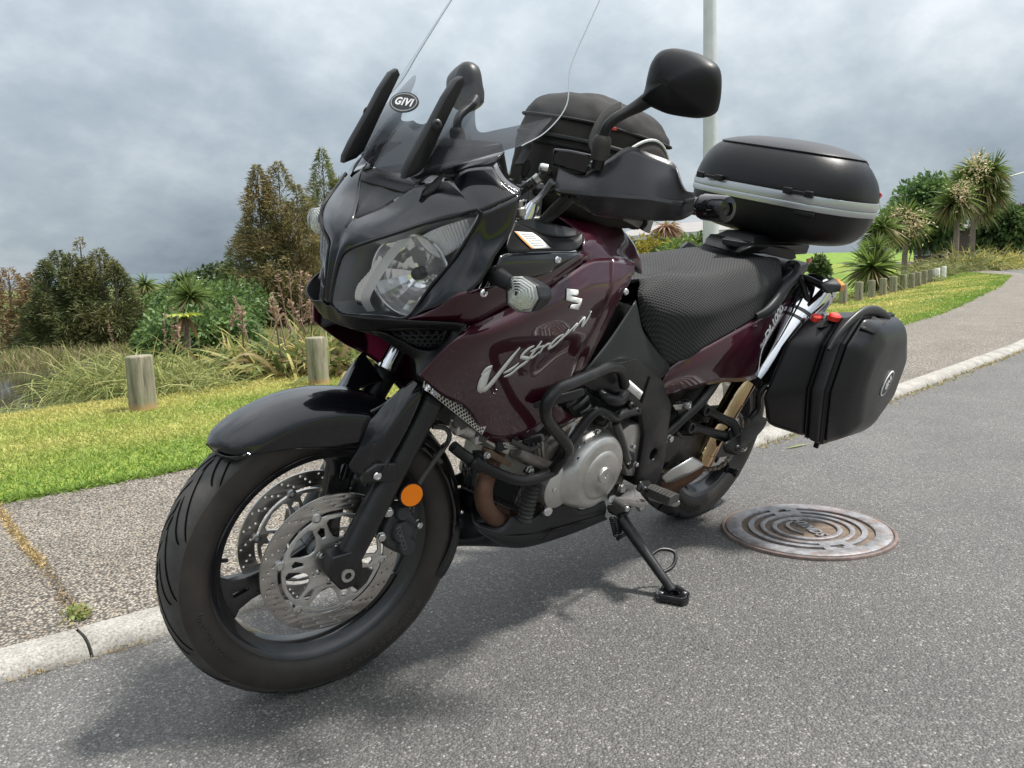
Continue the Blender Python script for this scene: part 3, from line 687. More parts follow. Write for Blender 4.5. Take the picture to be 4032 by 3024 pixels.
# tussocks
T_ = [((-0.0604,-5.864,0.1466), .74, 'tall arching tussock behind the left bollard', 900, .28), ((-0.2501,-5.5861,0.141), .64, 'tussock between the left bollard and the flax', 700, .22), ((-0.1561,-7.0908,-0.1316), .40, 'low tussock left of the left bollard', 420, .20), ((-0.0224,-7.7499,-0.2655), .34, 'straw coloured tussock at the pond edge', 380, .18), ((0.2627,-7.8188,-0.2397), .36, 'tussock at the pond edge near the left border', 420, .2), ((0.54,-7.6733,-0.2003), .36, 'tussock cut by the left border', 380, .2), ((-0.3018,-5.1377,0.1627), .45, 'tussock at the left foot of the flax', 360, .18), ((-1.6197,-7.6213,0.0715), .5, 'brown sedge behind the tussocks, left of the flax', 380, .25)]
for P, H, l_, n_, sp_ in T_:
    tussock(P, H, l_, n_, sp_, (.12, .17, .042) if 'brown' not in l_ else (.20, .13, .07), (.40, .39, .15) if 'brown' not in l_ else (.34, .24, .13), .008, (.14, .02))
# reeds and banks across the pond
water = mat('pond_water', (.030, .034, .022), .06, 0, .5, bump=.25, bscale=6)
an = np.linspace(0, 2*math.pi, 49)[:-1]
tag(obj('pond_water', [(-3.5+13*math.cos(a), -20+8.5*math.sin(a), -1.62) for a in an], [tuple(range(48))], water, smooth=False), kind='structure')
def reedbank(name, pts, n_, h, cols, label, sp=.8, wd=.02):
    pts = np.array(pts, float); k = rng.integers(0, len(pts)-1, n_); t_ = rng.uniform(0, 1, n_)[:, None]; P = pts[k]*(1-t_)+pts[k+1]*t_+rng.normal(0, sp, (n_, 3)); P[:, 2] = terrain(P[:, 0], P[:, 1])-.02
    c = np.array(cols)[rng.integers(0, len(cols), n_)]*rng.uniform(.75, 1.2, (n_, 1))
    V, F, C = blades(P, udir(n_, .75), rng.uniform(.5, 1.1, n_)*h, np.full(n_, wd), c, 3, .2); return tag(mesh_np(name, V, F, LEAF, C), label, 'reeds', kind='stuff')
reedbank('reeds', [(-1.838,-22.0815,-0.9605), (-3.1149,-22.3311,-1.1236), (-4.1799,-22.5794,-1.262), (-5.4033,-22.2131,-1.2497)], 5200, .95, [(.15, .20, .04), (.10, .14, .03), (.28, .26, .08)], 'green reeds along the far pond bank', .9, .03)
reedbank('rough_grass', [(-3.1537,-28.9572,-0.7534), (-4.6565,-28.6461,-0.8851), (-5.953,-27.2749,-1.036), (-7.2298,-25.8172,-1.0258)], 5200, .9, [(.22, .19, .10), (.30, .25, .13), (.14, .17, .05)], 'pale rough grass behind the pond under the trees', 1.6, .04)
reedbank('rough_grass', [(-2.9172,-11.415,0.0711), (-3.7828,-12.1316,-0.0661), (-4.885,-12.7118,-0.0471), (-6.4849,-14.1221,-0.1117)], 3600, .55, [(.26, .17, .10), (.20, .15, .08), (.14, .16, .05)], 'brown rushes between the tussocks and the flax', .8, .02)
reedbank('rough_grass', [(-2.5735,-12.6142,-0.2944), (-3.0252,-12.9828,-0.3178), (-4.5887,-15.0522,-0.2769)], 1800, .6, [(.16, .19, .05), (.24, .22, .08), (.10, .13, .04)], 'green rushes at the near pond bank', .7, .02)
# conifers, left
def wz(p): return p[2]
conifer([((-5.9043,-35.5412,0.629), (-6.2705,-35.4575,1.8266)[2], 2.0), ((-5.0628,-35.7191,0.675), (-5.318,-35.6673,1.5837)[2], 1.8), ((-6.4485,-34.3866,0.5944), (-6.6015,-34.3487,1.5813)[2], 1.3)], 'rusty brown conifer at the left border', (.15, .13, .06), (.26, .17, .085), 12000, .60, ls=.34)
conifer([((-6.8564,-32.2147,0.5625), (-6.9397,-32.1918,2.3544)[2], 1.7), ((-6.2857,-31.8493,0.5914), (-6.5336,-31.784,1.9628)[2], 1.3), ((-7.03,-31.1273,0.5481), (-7.0521,-31.121,2.1838)[2], 1.5)], 'dark olive conifer, left one of the pair by the pond', (.072, .102, .036), (.145, .145, .056), 22000, .34, ls=.32)
conifer([((-7.7677,-30.3816,0.505), (-7.9057,-30.3375,2.3423)[2], 1.75), ((-8.0544,-29.7625,0.4868), (-8.1398,-29.7339,1.8184)[2], 1.25), ((-7.4722,-30.9968,0.5238), (-7.7,-30.927,2.0447)[2], 1.3)], 'olive conifer, right one of the pair by the pond', (.092, .118, .042), (.18, .17, .068), 22000, .40, ls=.32)
conifer([((-8.2087,-33.908,1.255), (-8.3518,-33.8649,2.9749)[2], .9)], 'thin pale conifer rising behind the pair', (.14, .14, .06), (.24, .19, .09), 2200, .5, ls=.35)
conifer([((-19.0379,-36.8917,0.9142), (-19.3012,-36.7439,7.0352)[2], 3.0), ((-18.104,-37.3973,0.9597), (-18.5983,-37.1334,6.8735)[2], 2.2), ((-19.2613,-35.6137,0.879), (-19.4853,-35.4824,5.7306)[2], 2.6)], 'tall brown conifer left of the headlight', (.115, .13, .048), (.25, .195, .088), 42000, .55, ls=.42)
conifer([((-23.1336,-39.1144,0.8084), (-23.4428,-38.9188,8.3256)[2], 2.2), ((-23.8093,-38.6827,0.7742), (-24.0903,-38.4983,6.6463)[2], 2.2)], 'tall green conifer close behind the headlight', (.115, .15, .045), (.24, .22, .075), 24000, .36, ls=.42)
conifer([((-19.9555,-43.1902,1.0128), (-20.3216,-43.0055,4.2691)[2], 2.0), ((-19.486,-43.4215,1.0352), (-19.7198,-43.3071,2.5261)[2], 2.0)], 'dark green conifer left of the tall brown one', (.085, .13, .038), (.17, .19, .06), 13000, .32, ls=.45)
# green shrubs in the gap
SH = [((-10.294,-30.0053,0.3676), (-10.3294,-29.9911,0.7665)[2], 1.9, 'green shrub below the distant cabbage trees'), ((-9.6227,-25.9503,0.2218), (-9.6745,-25.9276,0.8376)[2], 2.0, 'pale green shrub right of the cabbage trees'), ((-10.199,-32.1866,0.1915), (-10.2305,-32.1748,0.5339)[2], 1.6, 'green shrub beside the pond conifers'), ((-11.8731,-29.3243,0.2796), (-12.0035,-29.2638,0.9045)[2], 1.9, 'bright green shrub below the dark conifer'), ((-6.8549,-20.608,-0.0109), (-6.8728,-20.6006,0.1963)[2], 1.2, 'low green shrub beside the little tree fern'), ((-7.8653,-20.1594,-0.0766), (-7.8863,-20.1495,0.1872)[2], 1.1, 'low shrub behind the flax'), ((-6.1795,-20.8775,-0.0955), (-6.2224,-20.8611,0.1335)[2], 1.1, 'low dark shrub left of the tree fern')]
for k, (P, tp, rd, l_) in enumerate(SH): bush(P, tp, rd, l_, (.05, .10, .028), (.16, .25, .07), 3600, .19, 'shrub', 'shrub', 'green shrubs beyond the pond', True)
bush((-23.51,-54.7917,2.1332), (-23.5045,-54.7942,2.0663)[2], 1.8, 'small rounded dark tree on the skyline', (.03, .05, .02), (.07, .10, .035), 2400, .35, 'round_tree', 'tree', None, True, 7, 1, .2)
# tree fern
P = (-5.5938,-17.8832,-0.0037); tf = plant_root('tree_fern', 'small yellow green tree fern beyond the pond', 'tree fern', P[0], P[1]); zt = (-5.5957,-17.8824,0.019)[2]; zb = tf.location.z
tube('trunk', [(P[0], P[1], zb), (P[0], P[1], zt)], [.09, .07], BARK, tf, seg=7, sub=2)
a = np.linspace(0, 2*math.pi, 15)[:-1]; D = np.stack([np.cos(a), np.sin(a), np.full(14, .8)], -1); D /= np.linalg.norm(D, axis=1, keepdims=True)
sub_mesh('frond', blades(np.tile((P[0], P[1], zt), (14, 1)), D, np.full(14, .60), np.full(14, .11), mixcol(14, (.22, .30, .04), (.38, .42, .07)), 6, .55), tf)
sub_mesh('dead_frond', blades(np.tile((P[0], P[1], zt), (16, 1)), udir(16, -.6), np.full(16, .45), np.full(16, .12), mixcol(16, (.14, .09, .05), (.22, .14, .07)), 4, .9), tf)
# distant cabbage trees, left
cabbage((-8.0841,-23.3457,0.4555), [((-8.0841,-23.3457,0.4555), .85)], 'short broad cabbage tree amid the shrubs', 'cabbage trees beyond the pond', n_=170)
cabbage((-11.3716,-31.7259,0.705), [((-11.3951,-31.7162,0.9743), .8), ((-11.2193,-31.7884,0.8671), .6)], 'twin headed cabbage tree on the skyline', 'cabbage trees beyond the pond', n_=120)
cabbage((-11.3648,-36.0201,0.7606), [((-11.3765,-36.0158,0.8866), .8)], 'small cabbage tree right of the pond conifers', 'cabbage trees beyond the pond', n_=110)
cabbage((-11.6114,-33.7863,0.7206), [((-11.585,-33.7967,0.6206), .7)], 'cabbage tree left of the twin headed one', 'cabbage trees beyond the pond', n_=100)
# path across the pond, far hills
tag(obj('far_path', [(-10.5556,-31.29,-1.2), (-13.2467,-29.96,-1.2), (-14.347,-32.1507,-1.2), (-11.3085,-33.1701,-1.2)], [(0, 1, 2, 3)], mat('pale_gravel', (.42, .40, .35), .9), smooth=False), kind='structure')
hv, hf = [], []; hx_ = np.linspace(-130, -85, 60)
for k, a in enumerate(hx_):
    d = 1500; h = 14+14*noise.noise(Vector((a*.12, 2, 0)))+10*noise.noise(Vector((a*.35, 5, 0))); h += 9*math.exp(-((a+112)/3.2)**2)
    for dd, zz in ((d, -6), (d+250, max(4, h)), (d+700, -6)): hv.append((CAM[0]+dd*math.cos(R(a)), CAM[1]+dd*math.sin(R(a)), zz))
for k in range(59):
    for q in range(2): hf.append((3*k+q, 3*k+3+q, 3*k+4+q, 3*k+1+q))
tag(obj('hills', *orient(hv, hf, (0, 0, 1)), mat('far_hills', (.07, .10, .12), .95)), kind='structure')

# ---------------------------------------------------------------- right side: cabbage trees, tussocks, bushes
c1 = cabbage((-20.0878,-6.9019,0.7479), [((-20.0897,-6.8969,0.5209), 1.0), ((-20.4925,-6.9617,1.0603), .6)], 'short cabbage tree with drooping skirt behind the bollards', n_=190)
cabbage((-26.725,-9.1365,1.6591), [((-26.7338,-9.1125,1.8178), .95), ((-26.6588,-9.3154,1.5895), .7)], 'slender cabbage tree beside the top case', n_=150)
c3 = cabbage((-33.6159,-10.6426,1.9691), [((-33.6128,-10.652,2.3181), 1.2), ((-33.9536,-10.892,2.0861), .9)], 'cabbage tree with cream flowers on a straight trunk', n_=190)
blossom(c3, (-33.0334,-10.1777,2.1237), .9); blossom(c3, (-32.9361,-10.7746,2.3935), .7)
c4 = cabbage((-41.0973,-10.075,1.7653), [((-41.0846,-10.1226,4.5807), 1.3), ((-41.2021,-9.6758,4.0387), 1.3), ((-41.361,-10.6284,4.2553), 1.15), ((-41.2713,-9.4032,4.5958), 1.1), ((-41.6176,-10.064,3.1036), 1.2), ((-41.4939,-9.3375,3.5827), 1.0)], 'large many headed cabbage tree at the right', n_=170)
blossom(c4, (-39.9566,-9.6955,4.7666), 1.0)
c5 = cabbage((-38.0272,-9.9238,1.327), [((-38.018,-9.9564,3.3058), 1.25), ((-37.9399,-10.227,2.9129), 1.0)], 'leaning cabbage tree left of the large one', n_=170); blossom(c5, (-37.1024,-9.5189,3.4962), .8)
TR = [((-17.5415,-6.5494,0.2156), .34), ((-18.1329,-6.4149,0.1655), .36), ((-20.6626,-6.7883,0.142), .42), ((-23.1617,-7.2182,0.1632), .46), ((-26.1749,-7.6643,0.1868), .6), ((-29.1875,-8.0836,0.1985), .8), ((-27.9843,-8.5651,0.3149), .7), ((-32.1699,-8.5812,0.4668), 1.0), ((-34.2854,-8.4502,0.5086), 1.75), ((-35.3809,-8.2212,0.4771), 1.75), ((-39.4368,-8.487,0.7182), 1.3), ((-42.5043,-8.5404,0.8979), 1.3), ((-37.6111,-7.5101,0.5035), 1.0), ((-35.7976,-10.4022,0.55), .9)]
lr = ['dark sedge behind the rear turn signal', 'sedge below the short cabbage tree, left side', 'sedge below the short cabbage tree, right side', 'sedge behind the middle bollards', 'sedge behind the ninth bollard', 'sedge behind the tenth bollard', 'sedge on the slope below the straight trunk', 'dark sedge left of the great green tussock', 'great green tussock right of the white bollards', 'golden topped tussock beside the great green one', 'golden tussock near the path bend', 'golden tussock cut by the right border', 'brown sedge by the path bend', 'sedge below the leaning cabbage tree']
for k, ((P, H), l_) in enumerate(zip(TR, lr)):
    gold = 'gold' in l_; dk_ = 'dark' in l_ or 'brown' in l_
    tussock(P, H, l_, 460, .30 if H < 1 else .45, (.10, .135, .034) if not gold else (.20, .22, .05), (.27, .26, .10) if not gold else (.50, .42, .12), .03, (0, 0), 'tussocks behind the right bollards')
bush((-56.6291,-17.4899,4.1519), (-56.5698,-17.6729,5.8418)[2], 2.5, 'broad dark green tree behind the lawn', (.055, .115, .04), (.15, .24, .075), 9000, .42, 'broadleaf_tree', 'tree', None, True, 9, 1, .15)
bush((-56.0048,-12.2978,2.8231), (-55.9377,-12.5777,3.7116)[2], 1.3, 'pale green tree behind the large cabbage tree', (.05, .09, .03), (.13, .19, .06), 3600, .5, 'broadleaf_tree', 'tree', None, True, 7, 1, .15)
bush((-60.0759,-12.4443,2.8967), (-60.0694,-12.4733,3.5718)[2], 1.9, 'purple leaved tree at the right border', (.05, .015, .02), (.11, .03, .035), 3000, .4, 'purple_tree', 'tree', None, True, 6, 1, .2)
bush((-17.1399,-12.4227,1.2883), (-17.1047,-12.4719,1.7247)[2], 1.15, 'yellow green shrub behind the fuel tank', (.12, .12, .02), (.34, .28, .04), 3200, .17, 'shrub', 'shrub', 'shrubs in front of the house')
bush((-16.0363,-10.4949,1.2147), (-16.0387,-10.4912,1.6455)[2], 1.0, 'fresh green shrub left of the lamp post', (.06, .11, .025), (.20, .28, .07), 3200, .17, 'shrub', 'shrub', 'shrubs in front of the house')
bush((-18.8813,-11.6116,1.2291), (-18.883,-11.6089,1.7161)[2], 1.1, 'green shrub beside the lamp post', (.05, .09, .02), (.17, .23, .06), 2600, .18, 'shrub', 'shrub', 'shrubs in front of the house')
bush((-19.4339,-10.6738,1.1793), (-19.4009,-10.7324,1.4582)[2], 1.1, 'green shrub seen under the top case', (.05, .09, .02), (.15, .22, .05), 2000, .18, 'shrub', 'shrub', 'shrubs in front of the house')
bush((-28.7164,-12.2107,0.7659), (-28.7012,-12.2451,0.9864)[2], .45, 'small dark shrub on the lawn under the top case', (.04, .07, .02), (.10, .14, .04), 1200, .2, 'shrub', 'shrub')
for P, l_ in (((-40.707,-11.4474,1.7356), 'dry flax bush in front of the brown shed'), ((-44.2425,-9.8859,1.5769), 'dry flax bush right of the big cabbage tree')):
    tussock(P, 1.3, l_, 260, .7, (.14, .10, .07), (.30, .22, .15), .07, (0, 0), 'dry flax bushes on the lawn', 'dry_flax')
hd_ = cabbage((-19.1875,-12.9803,1.8711), [((-19.1883,-12.9791,1.9873), .62)], 'dead brown cabbage tree head in front of the house', 'cabbage trees on the grass', n_=10)
k = 150; VFC = blades(np.tile(np.array((-19.1051,-12.9235,1.9542)), (k, 1)), udir(k, -.6), rng.uniform(.5, .8, k), np.full(k, .05), mixcol(k, (.22, .13, .08), (.36, .22, .14)), 4, .6); sub_mesh('dead_leaf_head', VFC, hd_)

# ---------------------------------------------------------------- houses, shed, cars
def house(P0, P1, depth, eave, ridge, label, wall_c, roof_c, name='house', wins=4):
    # long wall from P0 to P1 (facing the camera), gabled roof
    a, b_ = Vector((P0[0], P0[1], 0)), Vector((P1[0], P1[1], 0)); u_ = (b_-a).normalized(); ln = (b_-a).length; n_ = Vector((-u_.y, u_.x, 0))
    if n_.dot(Vector((CAM[0], CAM[1], 0))-a) < 0: n_ = -n_
    zb = min(tz(P0[0], P0[1]), tz(P1[0], P1[1]))-.3; rt = root(name, label, 'house', (a.x, a.y, zb))
    wl = mat(name+'_wall_'+label[:6], wall_c, .85, var=.08, vscale=3); rf = mat('roof_'+label[:6], roof_c, .6, var=.1, vscale=2)
    V = [a+u_*x-n_*y+Vector((0, 0, z)) for x in (0, ln) for y, z in ((0, zb), (0, eave), (depth/2, ridge-.05), (depth, eave), (depth, zb))]
    F = [(0, 1, 2, 3, 4), (9, 8, 7, 6, 5), (0, 5, 6, 1), (4, 3, 8, 9)]
    fixn(obj('wall', V, F, wl, rt, smooth=False))
    for s_ in (0, 1):
        y0, y1 = (-.5, depth/2) if s_ == 0 else (depth+.5, depth/2)
        V = [a+u_*x-n_*y+Vector((0, 0, z+dz)) for dz in (0, .12) for x in (-.5, ln+.5) for y, z in ((y0, eave-.06), (y1, ridge))]
        obj('roof', *hullg(V), rf, rt, smooth=False)
    fas = [a+u_*x+n_*y+Vector((0, 0, z)) for x in (-.5, ln+.5) for y in (.5, .56) for z in (eave-.2, eave+.02)]; obj('fascia', *hullg(fas), mat('fascia', (.5, .5, .5), .6), rt, smooth=False)
    for k in range(wins):
        x0 = ln*(k+.5)/wins; V = [a+u_*(x0+x)+n_*y+Vector((0, 0, z)) for x in (-.7, .7) for y in (.0, .06) for z in (eave-1.7, eave-.5)]; w_ = obj('window', *hullg(V), mat('window_frame', (.6, .6, .6), .5), rt, smooth=False)
        V = [a+u_*(x0+x)+n_*y+Vector((0, 0, z)) for x in (-.62, .62) for y in (.05, .075) for z in (eave-1.62, eave-.58)]; obj('pane', *hullg(V), mat('window_glass', (.03, .035, .04), .05, 0, .8), w_, smooth=False)
    return rt
house((-33.3128,-25.8639,2.4592), (-33.928,-19.5729,2.0959), 9, (-33.2857,-22.4797,2.3362)[2], (-36.6069,-24.7089,3.0209)[2], 'low house with grey roof seen behind the fuel tank', (.30, .27, .24), (.24, .225, .215), 'house')
house((-60.317,-19.083,2.0497), (-59.0206,-16.5213,2.0631), 7, (-59.6816,-17.7886,2.3037)[2], (-62.5435,-18.6883,2.6088)[2], 'brown shed at the back of the lawn', (.14, .115, .10), (.13, .12, .115), 'shed', 2)
house((-26.8956,-67.5062,0.944), (-28.1895,-66.9433,0.9628), 8, (-27.5521,-67.2242,0.8719)[2], (-29.177,-70.8794,1.2101)[2], 'distant house roof above the shrubs', (.5, .5, .48), (.52, .54, .55), 'far_house', 2)
house((-73.4542,-16.7227,2.2841), (-71.8952,-14.5707,2.328), 8, (-72.6942,-15.5834,3.0268)[2], (-75.6146,-16.2704,3.5719)[2], 'distant pale house behind the purple tree', (.45, .44, .42), (.18, .18, .19), 'pale_house', 3)
def car(P, ang, colr, label):
    z = tz(P[0], P[1]); rt = root('parked_car', label, 'car', (P[0], P[1], z), 'cars parked beyond the lawn'); u_ = Vector((math.cos(ang), math.sin(ang), 0)); v_ = Vector((-u_.y, u_.x, 0)); o_ = Vector((P[0], P[1], z))
    pt = lambda x, y, h: o_+u_*x+v_*y+Vector((0, 0, h)); cm = mat('car_'+label[:5], colr, .25, 0, .5, .8)
    hull('body', [pt(x, y, h) for y in (-.85, .85) for x, h in ((-2.1, .35), (2.1, .35), (2.15, .65), (1.2, .92), (-1.9, .95), (-2.15, .8))], cm, rt, .06)
    hull('cabin', [pt(x, y, h) for x, y, h in ((1.0, .78, .9), (1.0, -.78, .9), (-1.8, .78, .9), (-1.8, -.78, .9), (.35, .62, 1.42), (.35, -.62, 1.42), (-1.2, .62, 1.42), (-1.2, -.62, 1.42))], mat('window_glass'), rt, .04)
    hull('roof', [pt(x, y, h) for x in (.33, -1.22) for y in (-.62, .62) for h in (1.41, 1.46)], cm, rt, .02)
    for x in (-1.3, 1.3):
        for y in (-.8, .8): w_ = lathe('wheel', [(.0005, .1), (.2, .1), (.31, .08), (.31, -.08), (.2, -.1), (.0005, -.1)], pt(x, y, .31), v_, mat('car_tyre', (.02, .02, .02), .8), rt, 18)
    for y in (-.6, .6): hull('headlight', [pt(2.1+a, y+b__, .62+c) for a in (-.02, .06) for b__ in (-.2, .2) for c in (-.07, .07)], mat('car_lamp', (.7, .7, .7), .2), rt, .02)
car((-177.949,-58.3104,3.1657), R(60), (.45, .03, .03), 'red car parked beyond the lawn'); car((-192.4503,-62.2319,3.5093), R(40), (.05, .13, .40), 'blue car parked behind the red one')

# ---------------------------------------------------------------- manhole cover
iron, t, n, b = nodemat('worn_cast_iron')
co = n('ShaderNodeTexCoord').outputs['Object']
c1 = ramp_(n, t, noi(38, 8, .7), [(.32, (.12, .115, .118)), (.5, (.23, .23, .24)), (.72, (.34, .34, .365))]); c2 = mixc(ramp_(n, t, noi(11, 6, .7), [(.48, (0, 0, 0)), (.7, (.8, .8, .8))]), c1, (.21, .13, .095))
t.links.new(c2, b.inputs['Base Color']); b.inputs['Roughness'].default_value = .5; b.inputs['Metallic'].default_value = .35
bu = n('ShaderNodeBump'); bu.inputs['Strength'].default_value = .25; bu.inputs['Distance'].default_value = .002; t.links.new(noi(220, 4), bu.inputs['Height']); t.links.new(bu.outputs[0], b.inputs['Normal'])
irond = mat('rusty_grit_floor', (.13, .095, .07), .85, .1, var=.4, vscale=35, bump=.5, bscale=300, dirt=(.24, .20, .14), dscale=24)
MC = Vector((-.0667, .436, .004)); mh = root('manhole_cover', 'round ribbed iron manhole cover set in the asphalt behind the stand', 'manhole cover', MC)
def ringpart(name, r0, r1, z0, z1, m, gaps=()):
    if not gaps: return lathe(name, [(r1, z0), (r1, z1-.0015), (r1-.0015, z1), (r0+.0015, z1), (r0, z1-.0015), (r0, z0)], MC, (0, 0, 1), m, mh, 96, False, 50)
    out = None
    for a0, a1 in gaps:
        aa_ = np.linspace(R(a0), R(a1), 40); V, F = [], []
        for a in aa_:
            for r_, z in ((r1, z0), (r1, z1), (r0, z1), (r0, z0)): V.append(MC+Vector((r_*math.cos(a), r_*math.sin(a), z)))
        for k in range(39):
            for q in range(3): F.append((4*k+q, 4*k+4+q, 4*k+5+q, 4*k+1+q))
        F += [(0, 1, 2, 3), (159, 158, 157, 156)]
        out = fixn(obj(name, V, F, m, mh, 50))
    return out
lathe('recess_floor', [(.0005, .0012), (.272, .0012)], MC, (0, 0, 1), irond, mh, 96)
ringpart('outer_frame', .2625, .274, -.004, .006, mat('rusty_frame', (.15, .112, .10), .7, .2, var=.35, vscale=25, bump=.3, bscale=200)); ringpart('rim', .208, .2590, 0, .0085, iron)
la = math.degrees(math.atan2(.272-.436, -.207+.0667)); lb = math.degrees(math.atan2(.602-.436, .052+.0667))
g_ = 13
ringpart('rib', .168, .186, 0, .0080, iron, ((la+g_, lb+(360 if lb < la else 0)-g_), (lb+g_, la+(360 if la < lb else 0)-g_)))
ringpart('rib', .132, .149, 0, .0080, iron); ringpart('rib', .094, .111, 0, .0080, iron)
for a in (la, lb):
    ca, sa = math.cos(R(a)), math.sin(R(a)); u_, v_ = Vector((ca, sa, 0)), Vector((-sa, ca, 0))
    V, F = fill2d([(.140, -.045), (.225, -.052), (.225, .052), (.140, .045)], [[(.172, -.020), (.184, -.026), (.190, -.010), (.200, -.012), (.200, .012), (.190, .010), (.184, .026), (.172, .020)]], .004)
    fixn(obj('lifting_lug', [MC+u_*x+v_*y+Vector((0, 0, .0042+z)) for x, y, z in V], F, iron, mh))
e1 = (Vector((-.033, .500, 0))-Vector((-.122, .371, 0))).normalized(); e2 = Vector((-e1.y, e1.x, 0)); hc = Vector((-.0775, .4355, 0))
if e2.dot(Vector((-.122, .371, 0))-Vector((-.04, .40, 0))) < 0: e2 = -e2
ez_ = e1.cross(e2)
e2 = Vector((0, 0, 1)).cross(e1)
V, F = text2d('HYNDS', .052, .003, .15, 1.05, .0012)
fixn(obj('lettering', [hc+e1*v[0]+e2*v[1]+Vector((0, 0, .008+v[2])) for v in V], F, iron, mh))
sw = [(-.072, -.020), (-.060, -.046), (-.030, -.064), (.010, -.066), (.055, -.048), (.010, -.056), (-.028, -.052), (-.052, -.036), (-.062, -.018)]
V, F = fill2d(sw, (), .003); obj('swoosh', [hc+e1*v[0]+e2*v[1]+Vector((0, 0, .008+v[2])) for v in V], F, iron, mh)

# ================================================================ MOTORCYCLE
M = mat
black_gloss = M('black_gloss_paint', (.004, .004, .006), .3, 0, .1, 1)
maroon = M('maroon_pearl_paint', (.036, .0026, .011), .34, .2, .15, 1, var=.12, vscale=4)
plastic = M('black_plastic', (.008, .008, .009), .40, 0, .30, bump=.05, bscale=900, rvar=.08, vscale=9)
plastic_g = M('charcoal_plastic', (.016, .017, .019), .38, 0, .34, bump=.06, bscale=1200, rvar=.1, vscale=7)
guard_m = M('scuffed_sky_grey_plastic', (.034, .034, .038), .30, 0, .5, bump=.08, bscale=500, rvar=.12, vscale=11)  # base greyed beyond the other plastics to paint in the sky's reflection
frame_m = M('black_frame_paint', (.008, .008, .009), .32, 0, .34, bump=.05, bscale=600, rvar=.1, dirt=(.06, .055, .05), dscale=9, damt=.25)
rubber = M('tyre_rubber', (.052, .050, .048), .62, 0, .35, var=.25, vscale=30, bump=.12, bscale=300, dirt=(.07, .06, .05), dscale=5, damt=.3)
rubber2 = M('tyre_sidewall', (.030, .026, .023), .55, 0, .4, var=.2, vscale=18, dirt=(.07, .058, .046), dscale=7, damt=.35)
letter_m = M('sidewall_letter', (.042, .038, .034), .6)
groove_m = M('tread_groove', (.003, .003, .003), .95, 0, .1)
rim_m = M('black_rim_paint', (.009, .009, .011), .22, 0, .5, .5, rvar=.08, vscale=12, dirt=(.05, .045, .04), dscale=10, damt=.15)
chrome = M('chrome', (.72, .72, .74), .06, 1, rvar=.03)
steel = M('steel', (.55, .55, .54), .28, 1, var=.15, vscale=60, rvar=.1)
disc_m = M('brake_disc_steel', (.48, .46, .44), .33, 1, var=.2, vscale=25, rvar=.1)
carrier_m = M('carrier_aluminium', (.62, .61, .59), .38, .9, var=.1, vscale=40, dirt=(.20, .12, .06), dscale=30, damt=.4)
alu = M('cast_aluminium', (.52, .51, .49), .36, .85, var=.12, vscale=15, bump=.06, bscale=900, dirt=(.14, .11, .08), dscale=12, damt=.3)
alu_dark = M('dirty_engine_aluminium', (.24, .22, .20), .55, .7, var=.3, vscale=20, bump=.15, bscale=300, dirt=(.05, .04, .03), dscale=14, damt=.7)
fork_m = M('black_fork_paint', (.008, .008, .009), .38, 0, .5, rvar=.08, dirt=(.05, .05, .05), dscale=25, damt=.25)
bronze = M('heat_tinted_pipe', (.50, .36, .21), .09, 1, var=.3, vscale=7, rvar=.03)
rust = M('rusty_header', (.16, .085, .055), .62, .55, var=.45, vscale=12, bump=.15, bscale=120, dirt=(.07, .045, .035), dscale=10, damt=.7)
mirror_chrome = M('reflector_chrome', (.9, .9, .92), .04, 1)
white_p = M('white_print', (.78, .78, .78), .45)
silver_p = M('silver_badge', (.80, .80, .78), .38, .15)
grey_p = M('grey_print', (.30, .30, .30), .6)
orange_l = M('orange_reflector', (.90, .22, .002), .4, 0, .3, 0, bump=.7, bscale=420)
orange_p = M('orange_print', (.75, .26, .04), .5)
red_p = M('red_plastic', (.62, .035, .02), .3, 0, .5, .3)
lens_g = glass('clear_lens', (.98, .985, .99), .8, .04)
pad_fab = M('black_strap', (.012, .012, .013), .85, bump=.5, bscale=700)

bike = root('motorcycle', 'maroon and black touring motorcycle leaning on its side stand at the kerb', 'motorcycle', (0, 0, 0), bike=True)
FA = Vector((WB, 0, .3295))

